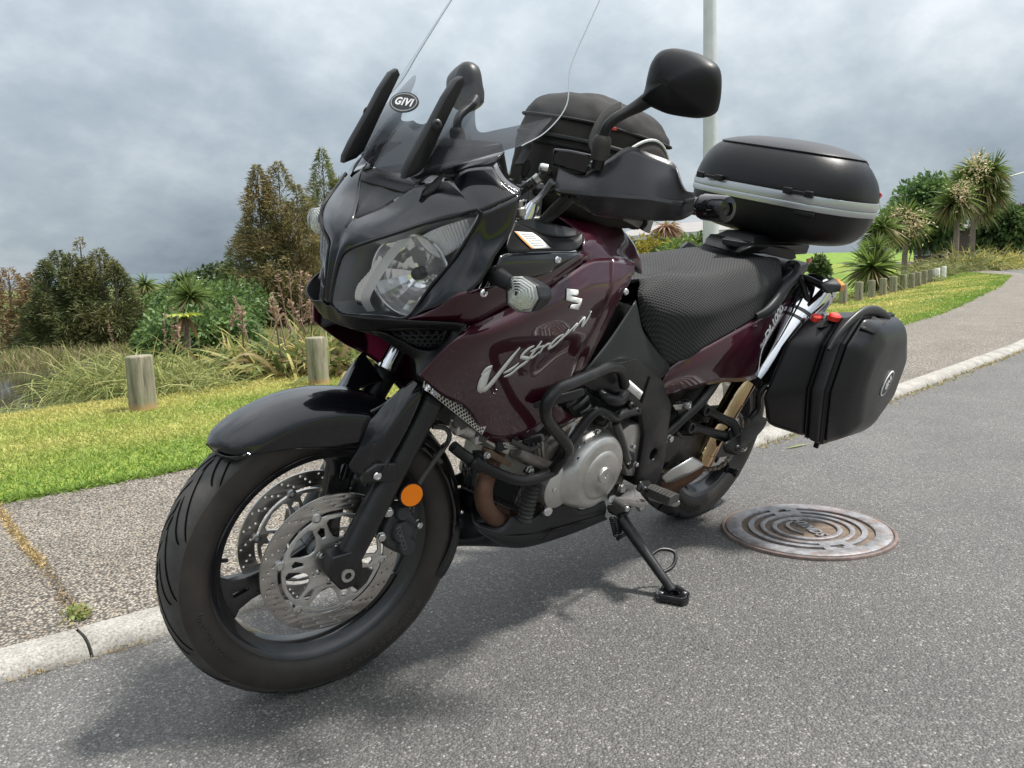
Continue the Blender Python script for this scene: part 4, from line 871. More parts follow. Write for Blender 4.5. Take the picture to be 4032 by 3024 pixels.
def tyre(c, ro, wdt, rb, name, parent):
    h = wdt/2
    pr = [(rb, h*.74), (rb+.006, h*.86), (rb+(ro-rb)*.22, h*.97), (rb+(ro-rb)*.42, h*1.02), (rb+(ro-rb)*.60, h*1.0), (rb+(ro-rb)*.70, h*.955)]
    n = 7
    for k in range(1, n+1):
        a = math.pi/2*k/n; r0 = rb+(ro-rb)*.70
        pr.append((r0+(ro-r0)*math.sin(a), h*.955*math.cos(a)))
    full = pr+[(r, -y) for r, y in reversed(pr[:-1])]+[(rb-.004, -h*.6), (rb-.004, h*.6)]
    V, F = latheg(full, c, (0, 1, 0), 96, True)
    o = fixn(obj(name, V, F, [rubber, rubber2], parent, 60))
    for p in o.data.polygons:
        q = p.center+ORG.get(o.name, Vector())
        pass
    return o, pr
def wheel(c, ro, wdt, rb, parent, spokes, ph, rimw, wname):
    # rim with well, flanges and hub; the wheel's root part is the rim
    rr = rb
    prof = [(rr+.008, rimw), (rr+.004, rimw+.004), (rr-.006, rimw), (rr-.012, rimw-.006), (rr-.016, rimw*.72), (rr-.030, rimw*.5), (rr-.034, 0), (rr-.030, -rimw*.5), (rr-.016, -rimw*.72), (rr-.012, -rimw+.006), (rr-.006, -rimw), (rr+.004, -rimw-.004), (rr+.008, -rimw),
            (rr-.002, -rimw*.8), (rr-.006, 0), (rr-.002, rimw*.8)]
    parts = [latheg(prof, c, (0, 1, 0), 96, True)]
    parts.append(latheg([(.018, .048), (.038, .048), (.042, .040), (.043, 0), (.042, -.040), (.038, -.048), (.018, -.048)], c, (0, 1, 0), 32, True))
    rim = fixn(obj(wname, *join(parts), rim_m, parent))
    for k in range(spokes):
        a = ph+2*math.pi*k/spokes
        ri = rr-.030
        ol = [(.034, -.028), (.07, -.021), (ri-.05, -.024), (ri-.018, -.034), (ri+.002, -.058), (ri+.002, .058), (ri-.018, .034), (ri-.05, .024), (.07, .021), (.034, .028)]
        slot = [(ri-.050, -.007), (ri-.018, -.009), (ri-.012, 0), (ri-.018, .009), (ri-.050, .007), (ri-.056, 0)]
        V, F = fill2d(ol, [slot], .011, .004)
        V = [Vector((c[0]+x*math.cos(a)-y*math.sin(a), c[1]+z*(1.25-.35*x/ri), c[2]+x*math.sin(a)+y*math.cos(a))) for x, y, z in V]
        fixn(obj('spoke', V, F, rim_m, rim))
    return rim

XF[0] = steer_pt
fw = wheel(FA, .3295, .11, .246, bike, 3, R(-17), .036, 'front_wheel')
tyre_o, tpr = tyre(FA, .3295, .112, .246, 'tyre', fw)
# two-tone: sidewalls carry the browner, shinier rubber
for p in tyre_o.data.polygons:
    q = (_SM.inverted() @ p.center)-FA
    p.material_index = 1 if math.hypot(q.x, q.z) < .303 else 0
# tread grooves: curved slashes sweeping back from the crown
def tread(c, ro, wdt, rb, parent, n=32, sgn=1):
    h = wdt/2; r0 = rb+(ro-rb)*.70; parts = []
    def P(ang, t):
        # t: -1..1 across the tread arc
        a = math.pi/2*(1-abs(t)); y = math.copysign(h*.955*math.cos(a), t); r = r0+(ro-r0)*math.sin(a)+.0006
        return Vector((c[0]+r*math.cos(ang), c[1]+y, c[2]+r*math.sin(ang)))
    def strip(pl, w):
        V, F = [], []
        for i, (an, t) in enumerate(pl):
            j = max(0, i-1); k = min(len(pl)-1, i+1)
            d = Vector((pl[k][0]-pl[j][0], (pl[k][1]-pl[j][1])*.2)); d = Vector((-d.y, d.x)).normalized() if d.length else Vector((1, 0))
            ww = w*(.25 if i in (0, len(pl)-1) else 1)
            V += [P(an+d.x*ww/.32, t+d.y*ww/.07), P(an-d.x*ww/.32, t-d.y*ww/.07)]
            if i: F.append((2*i-2, 2*i-1, 2*i+1, 2*i))
        parts.append((V, F))
    for k in range(n):
        for sd in (-1, 1):
            a0 = 2*math.pi*(k+(.5 if sd < 0 else 0))/n
            ln = 1.0 if k % 2 == 0 else .72
            strip([(a0+sgn*(.02+.62*u*ln-.20*u*u), sd*(.05+.90*u*ln)) for u in np.linspace(0, 1, 11)], .0024)
            if k % 2 == 0: strip([(a0+sgn*(-.05+.10*u), sd*(.04-.03*u)) for u in np.linspace(0, 1, 4)], .0030)
    return obj('tread_groove', *join(parts), groove_m, parent)
tag(tread(FA, .3295, .112, .246, fw, 32, -1), kind='stuff')
def ring_text(s, c, r, y, a0, size, parent, m, name='sidewall_lettering', sgn=1, out=1):
    # raised lettering around a sidewall
    V, F = text2d(s, size, .0008, spacing=1.15)
    W = []
    for v in V:
        a = a0-sgn*v[0]/r; rr = r+v[1]
        W.append((c[0]+rr*math.cos(a), y+(.0012+v[2])*out, c[2]+rr*math.sin(a)))
    return obj(name, W, F, m, parent)
# seen from the left the wheel's front is on the left: angles run clockwise on screen as the sign below
ring_text('BRIDGESTONE', FA, .279, .0558, R(-122), .030, fw, letter_m, sgn=-1)
ring_text('110/80ZR19M/C (59W)', FA, .272, .0558, R(-28), .015, fw, letter_m, sgn=-1)
# discs
def disc(y, parent, outer):
    holes = [circ((0, 0), .1195, 72)]
    for k in range(22):
        for j, r in enumerate((.1485, .1390, .1300)):
            a = 2*math.pi*(k+j*.27)/22
            holes.append(circ((r*math.cos(a), r*math.sin(a)), .0031, 8))
    V, F = fill2d(circ((0, 0), .155, 120), holes, .0022, .0003)
    f = lambda VV: [Vector((FA.x+v[0], y+v[2], FA.z+v[1])) for v in VV]
    d = fixn(obj('brake_disc', f(V), F, disc_m, parent, 30))
    hs = [circ((0, 0), .026, 32)]
    n = 6
    for k in range(n):
        a = 2*math.pi*k/n+R(10); b = a+math.pi/n
        def pp(r, t): return (r*math.cos(t), r*math.sin(t))
        hs.append([pp(.060, b-.20), pp(.078, b-.33), pp(.098, b-.37), pp(.1045, b-.30), pp(.1065, b), pp(.1045, b+.30), pp(.098, b+.37), pp(.078, b+.33), pp(.060, b+.20), pp(.055, b)])
        hs.append([pp(.066, a-.07), pp(.088, a-.11), pp(.094, a), pp(.088, a+.11), pp(.066, a+.07)])
        hs.append([pp(.044, b-.14), pp(.044, b+.14), pp(.050, b+.13), pp(.050, b-.13)])
    ol = []
    for k in range(144):
        t = 2*math.pi*k/144; q = ((t-R(10))/(2*math.pi/n)) % 1; q = min(q, 1-q)
        r = .1115+.0105*max(0, 1-(q/.085)**2) if q < .085 else .1115
        ol.append((r*math.cos(t), r*math.sin(t)))
    V, F = fill2d(ol, hs, .0022, .0008)
    fixn(obj('disc_carrier', [v+Vector((0, .0035*outer, 0)) for v in f(V)], F, carrier_m, parent, 30))
    for k in range(n):
        a = 2*math.pi*k/n+R(10); p = Vector((FA.x+.1175*math.cos(a), y, FA.z+.1175*math.sin(a)))
        lathe('disc_bobbin', [(.0055, -.006), (.0105, -.006), (.0105, .006), (.0085, .0075), (.0055, .0075)], p, (0, 1, 0), steel, parent, 20, True)
        a2 = a+math.pi/n; p = Vector((FA.x+.036*math.cos(a2), y+.004*outer, FA.z+.036*math.sin(a2)))
        bolt(p, (0, outer, 0), .0065, steel, parent, .006)
for sd in (1, -1): disc(.066*sd, fw, sd)
lathe('hub_spacer', [(.012, .045), (.024, .045), (.024, .078), (.012, .078)], FA, (0, 1, 0), fork_m, fw, 24, True)
cyl('valve_stem', (1.761,0,0.3542), (1.7342,0.012,0.3556), .005, plastic, fw, .0038, 10)

# fork legs
def fk(z, y): return Vector((1.529-.525*(z-.33), y, z))
for sd in (1, -1):
    y = .1025*sd
    leg = fixn(obj('fork_slider', *tubeg([fk(.335, y), fk(.42, y), fk(.55, y), fk(.63, y), fk(.675, y)], [.0275, .0285, .0285, .029, .031], 22, 4), fork_m, bike))
    lug = hullg([(1.529+dx, y+sd*dy, .33+dz) for dx, dz in ((-.030, .05), (.034, .045), (.040, .0), (.012, -.036), (-.020, -.034), (-.036, .005)) for dy in (-.018, .024)])
    bev(obj('axle_lug', *lug, fork_m, leg), .004)
    lathe('axle_nut', [(.0075, 0), (.0075, .004), (.0145, .004), (.0155, 0)], (1.529, y+sd*.0245, .328), (0, sd, 0), steel, leg, 24, True)
    lathe('dust_seal', [(.0225, 0), (.032, 0), (.0325, .010), (.029, .016), (.0225, .018)], fk(.675, y), fk(1, y)-fk(.6, y), plastic, leg, 24, True)
    cyl('fork_tube', fk(.66, y), fk(1.09, y), .0215, chrome, leg, None, 28)
    # fender bracket on the slider
    c = Vector((1.4769,0.135,0.5419)); c.y *= sd
    bev(obj('fender_bracket', *hullg([c+Vector((dx, -sd*dy, dz)) for dx, dz in ((-.05, -.022), (-.045, .02), (.0, .026), (.024, .012), (.030, -.012)) for dy in (.002, .018)]), fork_m, leg), .004)
    bolt(c, (0, sd, 0), .0095, chrome, leg, .005)

# calipers
for sd in (1, -1):
    y = .088*sd
    P = [(1.4237,0.088,0.4397), (1.4039,0.088,0.4508), (1.3648,0.088,0.4176), (1.3465,0.088,0.388), (1.3616,0.088,0.3338), (1.3962,0.088,0.3315), (1.4344,0.088,0.3586), (1.4414,0.088,0.3932)]
    cal = hull('brake_caliper', [Vector((p[0], y+e*sd, p[2])) for p in P for e in (-.05, .018)], M('caliper_grey', (.035, .037, .04), .5, .3, bump=.2, bscale=200, dirt=(.09, .085, .08), dscale=25, damt=.35), bike, .008, 3)
    for q, rr_ in (((1.396,0.1,0.3887), .026), ((1.383,0.1,0.3524), .022), ((1.399,0.1,0.4349), .018)):
        lathe('piston_housing', [(.0005, .022), (rr_*.82, .022), (rr_, .016), (rr_, -.01)], (q[0], y+.008*sd, q[2]), (0, sd, 0), MT['caliper_grey'], cal, 24)
    for q in ((1.4331,0.11,0.4424), (1.4475,0.11,0.3884)):
        bolt((q[0], .108*sd, q[2]), (0, sd, 0), .0095, steel, cal, .009, True)
    q = (1.3803,0.11,0.4229); cyl('bleed_nipple', (q[0], .1*sd, q[2]-.012), (q[0]-.004, .104*sd, q[2]+.03), .005, steel, cal, .004, 10)
    q = (1.3571,0.11,0.395); bolt((q[0], .098*sd, q[2]), (-.3, sd, 0), .009, steel, cal, .014, True)
    if sd > 0:
        V, F = text2d('TOKICO', .017, .0006)
        q = Vector((1.4028,0.122,0.3789)); u_ = (Vector((1.3927,0.122,0.3536))-Vector((1.4116,0.122,0.4035)))
        obj('lettering', *place((V, F), (q.x, .1192, q.z), u_, Vector((0, 1, 0)).cross(u_)), M('caliper_letter', (.10, .10, .10), .5), cal)
# orange side reflectors
for sd in (1, -1):
    q = (1.3895,0.12,0.4808); c = Vector((q[0], .124*sd, q[2])); ax = Vector((.12, sd, .05))
    rf = lathe('side_reflector', [(.0005, .002), (.0245, .002), (.0245, -.004)], c+ax*.004, ax, orange_l, bike, 40)
    lathe('reflector_cup', [(.0245, .005), (.0275, .005), (.0285, -.004), (.022, -.012), (.0005, -.014)], c, ax, plastic, rf, 40)
    hull('reflector_stay', [c+Vector(d) for d in ((0, -.012*sd, .02), (.0, -.014*sd, -.02), (.05, -.02*sd, .01), (.05, -.02*sd, -.012), (0, -.006*sd, .018), (.05, -.014*sd, .01))], fork_m, rf, .002)

# fender: crown shell around the wheel
def fsec(a, Rr, w, rl, dy=0):
    a = R(a); pr = [(0, Rr), (w*.35, Rr-.002), (w*.66, Rr-.009), (w*.88, Rr-.022), (w, Rr-.040), (w*1.02, (Rr-.04+rl)/2), (w*1.0, rl)]
    return [(FA.x+r*math.cos(a), y, FA.z+r*math.sin(a)) for y, r in pr]
secs = [(49.6, .362, .022, .352), (51.5, .365, .050, .340), (55, .367, .068, .330), (62, .367, .076, .308), (72, .366, .079, .286), (82, .365, .080, .268), (92, .362, .080, .262), (104, .358, .080, .270), (118, .354, .078, .290), (132, .350, .074, .300), (150, .348, .068, .305), (168, .346, .064, .306), (182, .345, .060, .306)]
rows = [fsec(*q) for q in secs]
fender = patch('front_fender', rows, black_gloss, bike, 'S', .0035, 4, 4, (.3, .4, 1))
rows = [fsec(178, .349, .062, .305), fsec(186, .348, .063, .30), fsec(194, .346, .062, .292), fsec(202, .342, .056, .286), fsec(206, .338, .040, .284)]
patch('mud_flap', rows, plastic_g, fender, 'S', .004, 3, 3, (-1, .2, 0))
wing = [(1.4578,0.076,0.6523),(1.4369,0.092,0.687),(1.4134,0.108,0.7172),(1.3935,0.115,0.7324)]
w1 = [(1.4772,0.08,0.6376),(1.4528,0.106,0.655),(1.4289,0.126,0.682),(1.3807,0.132,0.7153)]
w2 = [(1.4925,0.081,0.5964),(1.477,0.108,0.6087),(1.4587,0.131,0.6191),(1.419,0.138,0.6309)]
w3 = [(1.5157,0.079,0.5482),(1.4955,0.09,0.5248),(1.4872,0.11,0.51),(1.4671,0.137,0.5495)]
patch('fender_wing', [wing, w1, w2, w3], black_gloss, fender, 'LR', .004, 6, 6, (.5, 1, 0))
wi = [(p[0]-.02, .050, p[2]-.05) for p in wing]
patch('fender_wing', [[(wing[0][0]+.05, .055, wing[0][2]-.004), (wing[1][0]+.01, .062, wing[1][2]-.03), (wing[2][0]-.01, .066, wing[2][2]-.05), (wing[3][0]-.03, .07, wing[3][2]-.06)], wing], black_gloss, fender, 'LR', .003, 6, 4, (.6, -.3, 1))
for q in ((1.2139,0.064,0.3791),): bolt((q[0], .066, q[2]), (-.3, 1, 0), .005, chrome, fender)
# brake hoses down both legs
for sd in (1, -1):
    P = [(1.3329,0.1,0.6169), (1.3008,0.105,0.6093), (1.2925,0.105,0.5818), (1.3292,0.105,0.5342), (1.3682,0.11,0.4843), (1.3726,0.105,0.4292)]
    tube('brake_hose', [(p[0], p[1]*sd, p[2]) for p in P], .0055, rubber, bike, seg=10)
    hull('hose_clamp', [Vector((p[0], p[1]*sd, p[2])) for p in [(1.3077,0.098,0.5708),(1.2972,0.112,0.5849),(1.2839,0.098,0.5674),(1.313,0.112,0.5661),(1.3118,0.118,0.576),(1.2889,0.095,0.5788)]], plastic, bike, .001)
XF[0] = None

# ---------------------------------------------------------------- nose fairing
lens_t = [(1.5603,0.012,0.8855),(1.5584,0.013,0.917),(1.5534,0.02,0.969),(1.5456,0.032,0.991),(1.5367,0.075,1.014),(1.5109,0.12,1.039),(1.4738,0.152,1.0627),(1.4345,0.182,1.0817),(1.3959,0.215,1.0978)]
lens_b = [(1.5603,0.012,0.8855),(1.5529,0.02,0.8713),(1.5471,0.028,0.8636),(1.5261,0.058,0.8671),(1.4977,0.092,0.8721),(1.4672,0.126,0.879),(1.4506,0.16,0.9449),(1.4197,0.19,1.0135),(1.3959,0.215,1.0978)]
nose_u = [(1.5591,0,0.8785),(1.5566,0,0.918),(1.5506,0,0.9688),(1.5442,0,0.9971),(1.5351,0,1.023),(1.5191,0,1.0426),(1.4788,0.045,1.0785),(1.4451,0.088,1.1242),(1.3917,0.12,1.1439)]
def mid(a, b, t=.5, off=(0, 0, 0)): return [tuple(p+(q-p)*t+o for p, q, o in zip(u, v, off)) for u, v in zip(a, b)]
nose = patch('nose_fairing', [nose_u, mid(nose_u, lens_t, .5, (.004, .002, .004)), lens_t], black_gloss, bike, 'S', .003, 5, 5, (1, .5, .6))
# upper wing of the nose up to the rear corner
up0 = [(1.3917,0.12,1.1439),(1.3824,0.145,1.1623),(1.362,0.165,1.1713),(1.3485,0.178,1.1744)]
up1 = [(1.414,0.152,1.1128),(1.3915,0.18,1.1328),(1.3656,0.205,1.1461),(1.3466,0.215,1.1486)]
up2 = [(1.4345,0.182,1.0817),(1.3959,0.215,1.0978),(1.3739,0.232,1.1158),(1.3259,0.24,1.1367)]
patch('upper_fairing', [up0, up1, up2], black_gloss, nose, 'LR', .003, 5, 5, (.4, 1, .8))
# rim that turns in behind the upper edge, under the screen
patch('upper_fairing', [[(1.4451,0.088,1.1242),(1.4224,0.1,1.1455),(1.3917,0.12,1.1439),(1.3824,0.145,1.1623),(1.3485,0.178,1.1744)], [(1.4434,0.06,1.133),(1.4173,0.085,1.156),(1.3833,0.105,1.1713),(1.3449,0.14,1.1871),(1.3141,0.17,1.2036)]], black_gloss, nose, 'LR', .003, 4, 3, (.6, .3, 1))
patch('upper_fairing', [[(1.3485,0.178,1.1744),(1.3466,0.215,1.1486),(1.3259,0.24,1.1367)], [(1.3074,0.15,1.1825),(1.3135,0.188,1.1583),(1.3034,0.222,1.1443)]], black_gloss, nose, 'LR', .004, 4, 3, (-.3, .3, 1))
# slot in the upper fairing
patch('fairing_slot', [[(1.4554,0.116,1.1073),(1.4423,0.118,1.1267),(1.4289,0.122,1.1423),(1.4185,0.128,1.152)], [(1.4529,0.118,1.1067),(1.4432,0.128,1.1139),(1.4324,0.135,1.1299),(1.418,0.129,1.1509)]], M('slot_black', (.002, .002, .002), .6), nose, 'LR', .002, 4, 3, (1, 1, 1))
# matte insert between the brows
ins_l = [(1.519,0,1.0417),(1.499,0.022,1.0535),(1.4788,0.045,1.0785),(1.4626,0.066,1.1006),(1.4451,0.088,1.1242)]
ins_c = [tuple(v) for v in [(1.5191,0,1.0426),(1.5081,0,1.0622),(1.4921,0,1.0841),(1.4708,0,1.1063),(1.444,0,1.1291)]]
ins_c = [(p[0], 0, p[2]-d) for p, d in zip(ins_c, (0, .004, .010, .012, .010))]
patch('nose_insert', [ins_c, mid(ins_c, ins_l, .5, (0, 0, -.004)), ins_l], M('matte_insert', (.030, .031, .034), .58, 0, .4, bump=.1, bscale=1200), nose, 'S', .003, 5, 5, (1, .1, 1))
# side of the nose behind the lens, down to the maroon panel
sd0 = [(1.3959,0.215,1.0978),(1.4091,0.203,1.0499),(1.4197,0.19,1.0135),(1.4358,0.176,0.9796),(1.4506,0.16,0.9449),(1.4592,0.142,0.912),(1.4672,0.126,0.879)]
sd2 = [(1.3259,0.24,1.1367),(1.3453,0.248,1.0696),(1.3796,0.25,1.0262),(1.396,0.25,0.9908),(1.4225,0.236,0.9565),(1.4492,0.196,0.9216),(1.4679,0.134,0.8795)]
patch('nose_side', [sd0, mid(sd0, sd2, .4, (.004, .008, 0)), sd2], black_gloss, nose, 'LR', .003, 5, 5, (.5, 1, 0))
tl0 = [(1.3677,0.25,1.0246),(1.34,0.247,1.0297),(1.2722,0.24,1.0284),(1.1941,0.228,1.0253),(1.1157,0.212,1.0211),(1.0826,0.203,1.0233)]
tl2 = [(1.3818,0.25,0.9863),(1.3115,0.246,0.978),(1.2567,0.24,0.9783),(1.1987,0.232,0.9865),(1.1414,0.221,1.0021),(1.0888,0.206,1.0189)]
patch('nose_side', [tl0, mid(tl0, tl2, .5, (.002, .006, 0)), tl2], black_gloss, nose, 'LR', .003, 5, 4, (0, 1, 0))
for q in ((1.1912,0.234,1.0112), (1.4,0.252,0.9584), (0.8815,0.19,0.9183)):
    for sd in (1, -1): bolt((q[0], (q[1]+.002)*sd, q[2]), (.2, sd, .1), .008, chrome, bike, .005)
# inner trim with the warning sticker
tr0 = [(1.3497,0.246,1.0413),(1.3383,0.246,1.0313),(1.2726,0.24,1.0302),(1.1946,0.228,1.0277),(1.1166,0.212,1.0243),(1.0762,0.2,1.0371)]
tr1 = [(1.3274,0.228,1.0643),(1.291,0.222,1.057),(1.2331,0.215,1.0508),(1.1761,0.208,1.0411),(1.1094,0.198,1.0386),(1.0673,0.192,1.0457)]
tr2 = [(1.297,0.205,1.0788),(1.248,0.195,1.0672),(1.2028,0.19,1.0536),(1.153,0.186,1.0449),(1.093,0.18,1.0441),(1.0614,0.182,1.0556)]
trim = patch('cockpit_trim', [tr2, tr1, tr0], plastic, bike, 'LR', .003, 5, 5, (0, .4, 1))
tr4 = [(1.297,0.205,1.0788),(1.2168,0.175,1.0811),(1.1615,0.165,1.0726),(1.0801,0.158,1.0607),(1.0548,0.16,1.0564)]
patch('cockpit_trim', [tr4, [(1.2948,0.204,1.0778),(1.2427,0.19,1.0662),(1.1939,0.184,1.0524),(1.1292,0.178,1.0446),(1.0656,0.176,1.0475)]], plastic_g, bike, 'LR', .003, 5, 4, (0, .2, 1))
def sheet(name, quad, m, parent, lift=.002, nu=8, nv=8, surf_o=None, d=(0, 0, -1), th=.0006):
    A = np.array(quad, float); V = []; F = []
    for i in range(nu+1):
        for j in range(nv+1):
            s, t = i/nu, j/nv; V.append(tuple((A[0]*(1-s)+A[1]*s)*(1-t)+(A[3]*(1-s)+A[2]*s)*t))
    for i in range(nu):
        for j in range(nv): F.append((i*(nv+1)+j, (i+1)*(nv+1)+j, (i+1)*(nv+1)+j+1, i*(nv+1)+j+1))
    if surf_o is None:
        return thick(obj(name, *orient(V, F, tuple(-x for x in d)), m, parent), th, 1)
    return drape(name, V, F, surf_o, m, parent, d, lift, th)
ti = (-.25, -1, -.55)
sheet('warning_sticker', [(1.3152,0.228,1.0668),(1.2473,0.215,1.0634),(1.2083,0.228,1.0331),(1.2732,0.238,1.0341)], white_p, trim[0], surf_o=trim[0], d=ti)
sheet('sticker_stripe', [(1.314,0.228,1.0665),(1.3065,0.227,1.0662),(1.2659,0.237,1.0341),(1.2728,0.238,1.0343)], orange_p, trim[0], .0022, surf_o=trim[0], d=ti)
for k in range(6):
    a, b = np.array((1.3029,0.226,1.0659)), np.array((1.2627,0.236,1.0343)); c, e = np.array((1.2506,0.216,1.0634)), np.array((1.2107,0.228,1.0333))
    t0 = .10+.135*k; p, q = a+(b-a)*t0, c+(e-c)*t0; p2, q2 = a+(b-a)*(t0+.07), c+(e-c)*(t0+.07)
    sheet('sticker_text', [tuple(p+(q-p)*.08), tuple(p+(q-p)*(.95-.1*(k % 3))), tuple(p2+(q2-p2)*(.95-.1*(k % 3))), tuple(p2+(q2-p2)*.08)], grey_p, trim[0], .0022, 4, 1, trim[0], ti)

hull('cowl_dash', [(x, y*s_, z) for s_ in (1, -1) for x, y, z in ((1.458, .04, 1.112), (1.462, .08, 1.105), (1.448, .10, 1.122), (1.42, .09, 1.122), (1.30, .12, 1.145), (1.30, .10, 1.06), (1.42, .05, 1.06), (1.26, .15, 1.12))], plastic, bike, .008)
# ---------------------------------------------------------------- headlights
hl_house = M('headlight_housing', (.50, .51, .53), .28, .45)
def headlight(sd):
    f = (lambda V: V) if sd > 0 else flip
    lm = mid(lens_t, lens_b, .5, (.010, .006, .004))
    V, F = orient(*surf([lens_t, lm, lens_b], 5, 6), (1, .5, 0))
    V = f(V); F = F if sd > 0 else [tuple(reversed(q)) for q in F]
    hl = obj('headlight', V, F, lens_g, bike)
    # recessed bucket
    bk = [tuple(v) for v in V]
    cen = np.mean(np.array(bk), 0)
    bt = [(p[0]-.02-.075*(1-(i/8)**3), p[1]*(.97), p[2]) for i, p in enumerate(lens_t)]; bb = [(p[0]-.02-.075*(1-(i/8)**3), p[1]*.96, p[2]+.004) for i, p in enumerate(lens_b)]
    bmid = mid(bt, bb, .5, (-.01, -.01, 0))
    rows = [lens_t, bt, bmid, bb, lens_b]
    rows = [rows[0], mid(rows[0], rows[1], .98), rows[1], rows[2], rows[3], rows[4]]
    V2, F2 = orient(*surf(rows, 3, 3), (1, .5, 0)); 
    obj('headlight_bucket', f(V2), F2 if sd > 0 else [tuple(reversed(q)) for q in F2], hl_house, hl)
    # rubber edge around the lens
    edge = [*lens_t, *reversed(lens_b[1:-1])]
    V3, F3 = tubeg([(p[0]+.001, p[1]+.001, p[2]) for p in edge], .0032, 6, 4, True)
    obj('lens_seal', f(V3), F3, plastic, hl)
    V3, F3 = tubeg([(p[0]-.004, p[1]-.003, p[2]+.004) for p in lens_b[1:]], .0020, 6, 5)
    obj('lens_bead', f(V3), F3, M('satin_silver', (.85, .86, .87), .16, 1), hl)
    # main reflector: faceted bowl
    c = Vector((1.4819,0.12,0.9591))+Vector((-.020, -.004, 0)); ax = Vector((1, .50, .02)).normalized(); u, v, d = basis(ax)
    V4, F4 = [], []; nr, na = 8, 18
    for i in range(nr+1):
        rr = .012+.062*i/nr
        for k in range(na):
            a = 2*math.pi*k/na; ca, sa = math.cos(a), math.sin(a)
            sx = rr*ca*1.06; sy = rr*sa*1.04
            dep = -.050+.050*(i/nr)**2+.0022*((i+k) % 2)+.002*math.sin(3*a)
            V4.append(c+u*sx+v*sy+d*dep)
    for i in range(nr):
        for k in range(na): F4.append((i*na+k, i*na+(k+1) % na, (i+1)*na+(k+1) % na, (i+1)*na+k))
    V4 = [tuple(x) for x in V4]; V4, F4 = orient(V4, F4, ax)
    obj('headlight_reflector', f(V4), F4 if sd > 0 else [tuple(reversed(q)) for q in F4], M('bowl_chrome', (.95, .95, .96), .10, .72), hl, 3)
    V5, F5 = tubeg([c+u*(.0785*math.cos(a))+v*(.077*math.sin(a)) for a in np.linspace(0, 2*math.pi, 25)[:-1]], .0035, 8, 2, True)
    obj('reflector_ring', f(V5), F5, M('satin_silver', (.85, .86, .87), .16, 1), hl)
    V6, F6 = latheg([(.0005, .018), (.010, .016), (.013, .010), (.013, -.02)], c-d*.040, ax, 20); obj('bulb_cap', f(V6), F6, M('bulb_cap', (.05, .05, .055), .3), hl)
    # fluted chrome above, running out to the brow
    rws = [[(1.4823,0.128,1.0302),(1.4578,0.15,1.0535),(1.428,0.176,1.0724),(1.3921,0.206,1.0911)], [(1.4684,0.14,1.0137),(1.4421,0.158,1.03),(1.4168,0.18,1.0493),(1.392,0.206,1.0901)], [(1.4487,0.158,1.0004),(1.4339,0.168,1.0109),(1.4152,0.184,1.0354),(1.391,0.206,1.0893)]]
    rws = [[(p[0]-.020, p[1]-.004, p[2]) for p in r_] for r_ in rws]
    V7, F7 = surf(rws, 14, 5)
    nj = 14*3+1
    V7 = [np.array(p)+np.array((1, .5, 0))*(.0035 if (i % nj) % 2 else 0)*(1 if i % nj < 34 else 0) for i, p in enumerate(V7)]
    V7, F7 = orient(V7, F7, (1, .5, 0))
    obj('fluted_reflector', f(V7), F7 if sd > 0 else [tuple(reversed(q)) for q in F7], M('fluted_silver', (.9, .9, .92), .2, .5), hl, 3)
    # inner parking-light strip
    rws = [[(1.5267,0.075,0.9896),(1.5359,0.06,0.9562),(1.5464,0.042,0.926),(1.5467,0.036,0.9023),(1.5417,0.04,0.8873)], [(1.5235,0.08,0.9864),(1.5277,0.07,0.9583),(1.5344,0.058,0.9272),(1.5372,0.05,0.9054),(1.5367,0.048,0.887)]]
    rws = [[(p[0]-.022, p[1], p[2]) for p in r_] for r_ in rws]
    V8, F8 = orient(*surf(rws, 8, 5), (1, .4, 0)); V8 = [np.array(p)+np.array((.002, 0, 0))*(i % 2) for i, p in enumerate(V8)]
    obj('parking_light', f(V8), F8 if sd > 0 else [tuple(reversed(q)) for q in F8], M('satin_silver'), hl, 3)
    rws = [[(1.5072,0.112,1.0249),(1.5207,0.098,0.9967),(1.5305,0.084,0.9661),(1.5372,0.066,0.9272),(1.5383,0.058,0.9009),(1.526,0.064,0.8783)], [(1.4865,0.126,1.034),(1.5013,0.108,0.9986),(1.5137,0.096,0.9684),(1.5241,0.08,0.9302),(1.5275,0.072,0.904),(1.5166,0.076,0.8832)]]
    rws = [[(p[0]-.012, p[1]-.001, p[2]) for p in r_] for r_ in rws]
    V9, F9 = orient(*surf(rws, 5, 4), (1, .4, 0))
    obj('reflector_bezel', f(V9), F9 if sd > 0 else [tuple(reversed(q)) for q in F9], M('frosted_silver', (.86, .87, .88), .30, .25, bump=.15, bscale=700), hl)
    return hl
for sd in (1, -1): headlight(sd)

# ---------------------------------------------------------------- chin: matte beak with the air intakes
ch = [[(1.565,0,0.8775),(1.5639,0.022,0.8802),(1.5659,0.048,0.8735),(1.5584,0.082,0.8777),(1.5409,0.115,0.8814),(1.4953,0.165,0.8882),(1.4348,0.218,0.8944),(1.4177,0.236,0.894)],
      [(1.5609,0,0.863),(1.5577,0.024,0.8622),(1.5569,0.045,0.8609),(1.5484,0.075,0.8634),(1.5294,0.104,0.864),(1.492,0.162,0.8801),(1.4324,0.214,0.8867),(1.4193,0.23,0.8871)],
      [(1.5556,0,0.8476),(1.5514,0.026,0.845),(1.5454,0.042,0.8446),(1.5373,0.07,0.8456),(1.5219,0.098,0.8518),(1.4836,0.15,0.8691),(1.4252,0.202,0.8762),(1.4179,0.222,0.8793)]]
chin = patch('chin_fairing', ch, plastic, bike, 'S', .003, 5, 5, (1, .5, -.4))
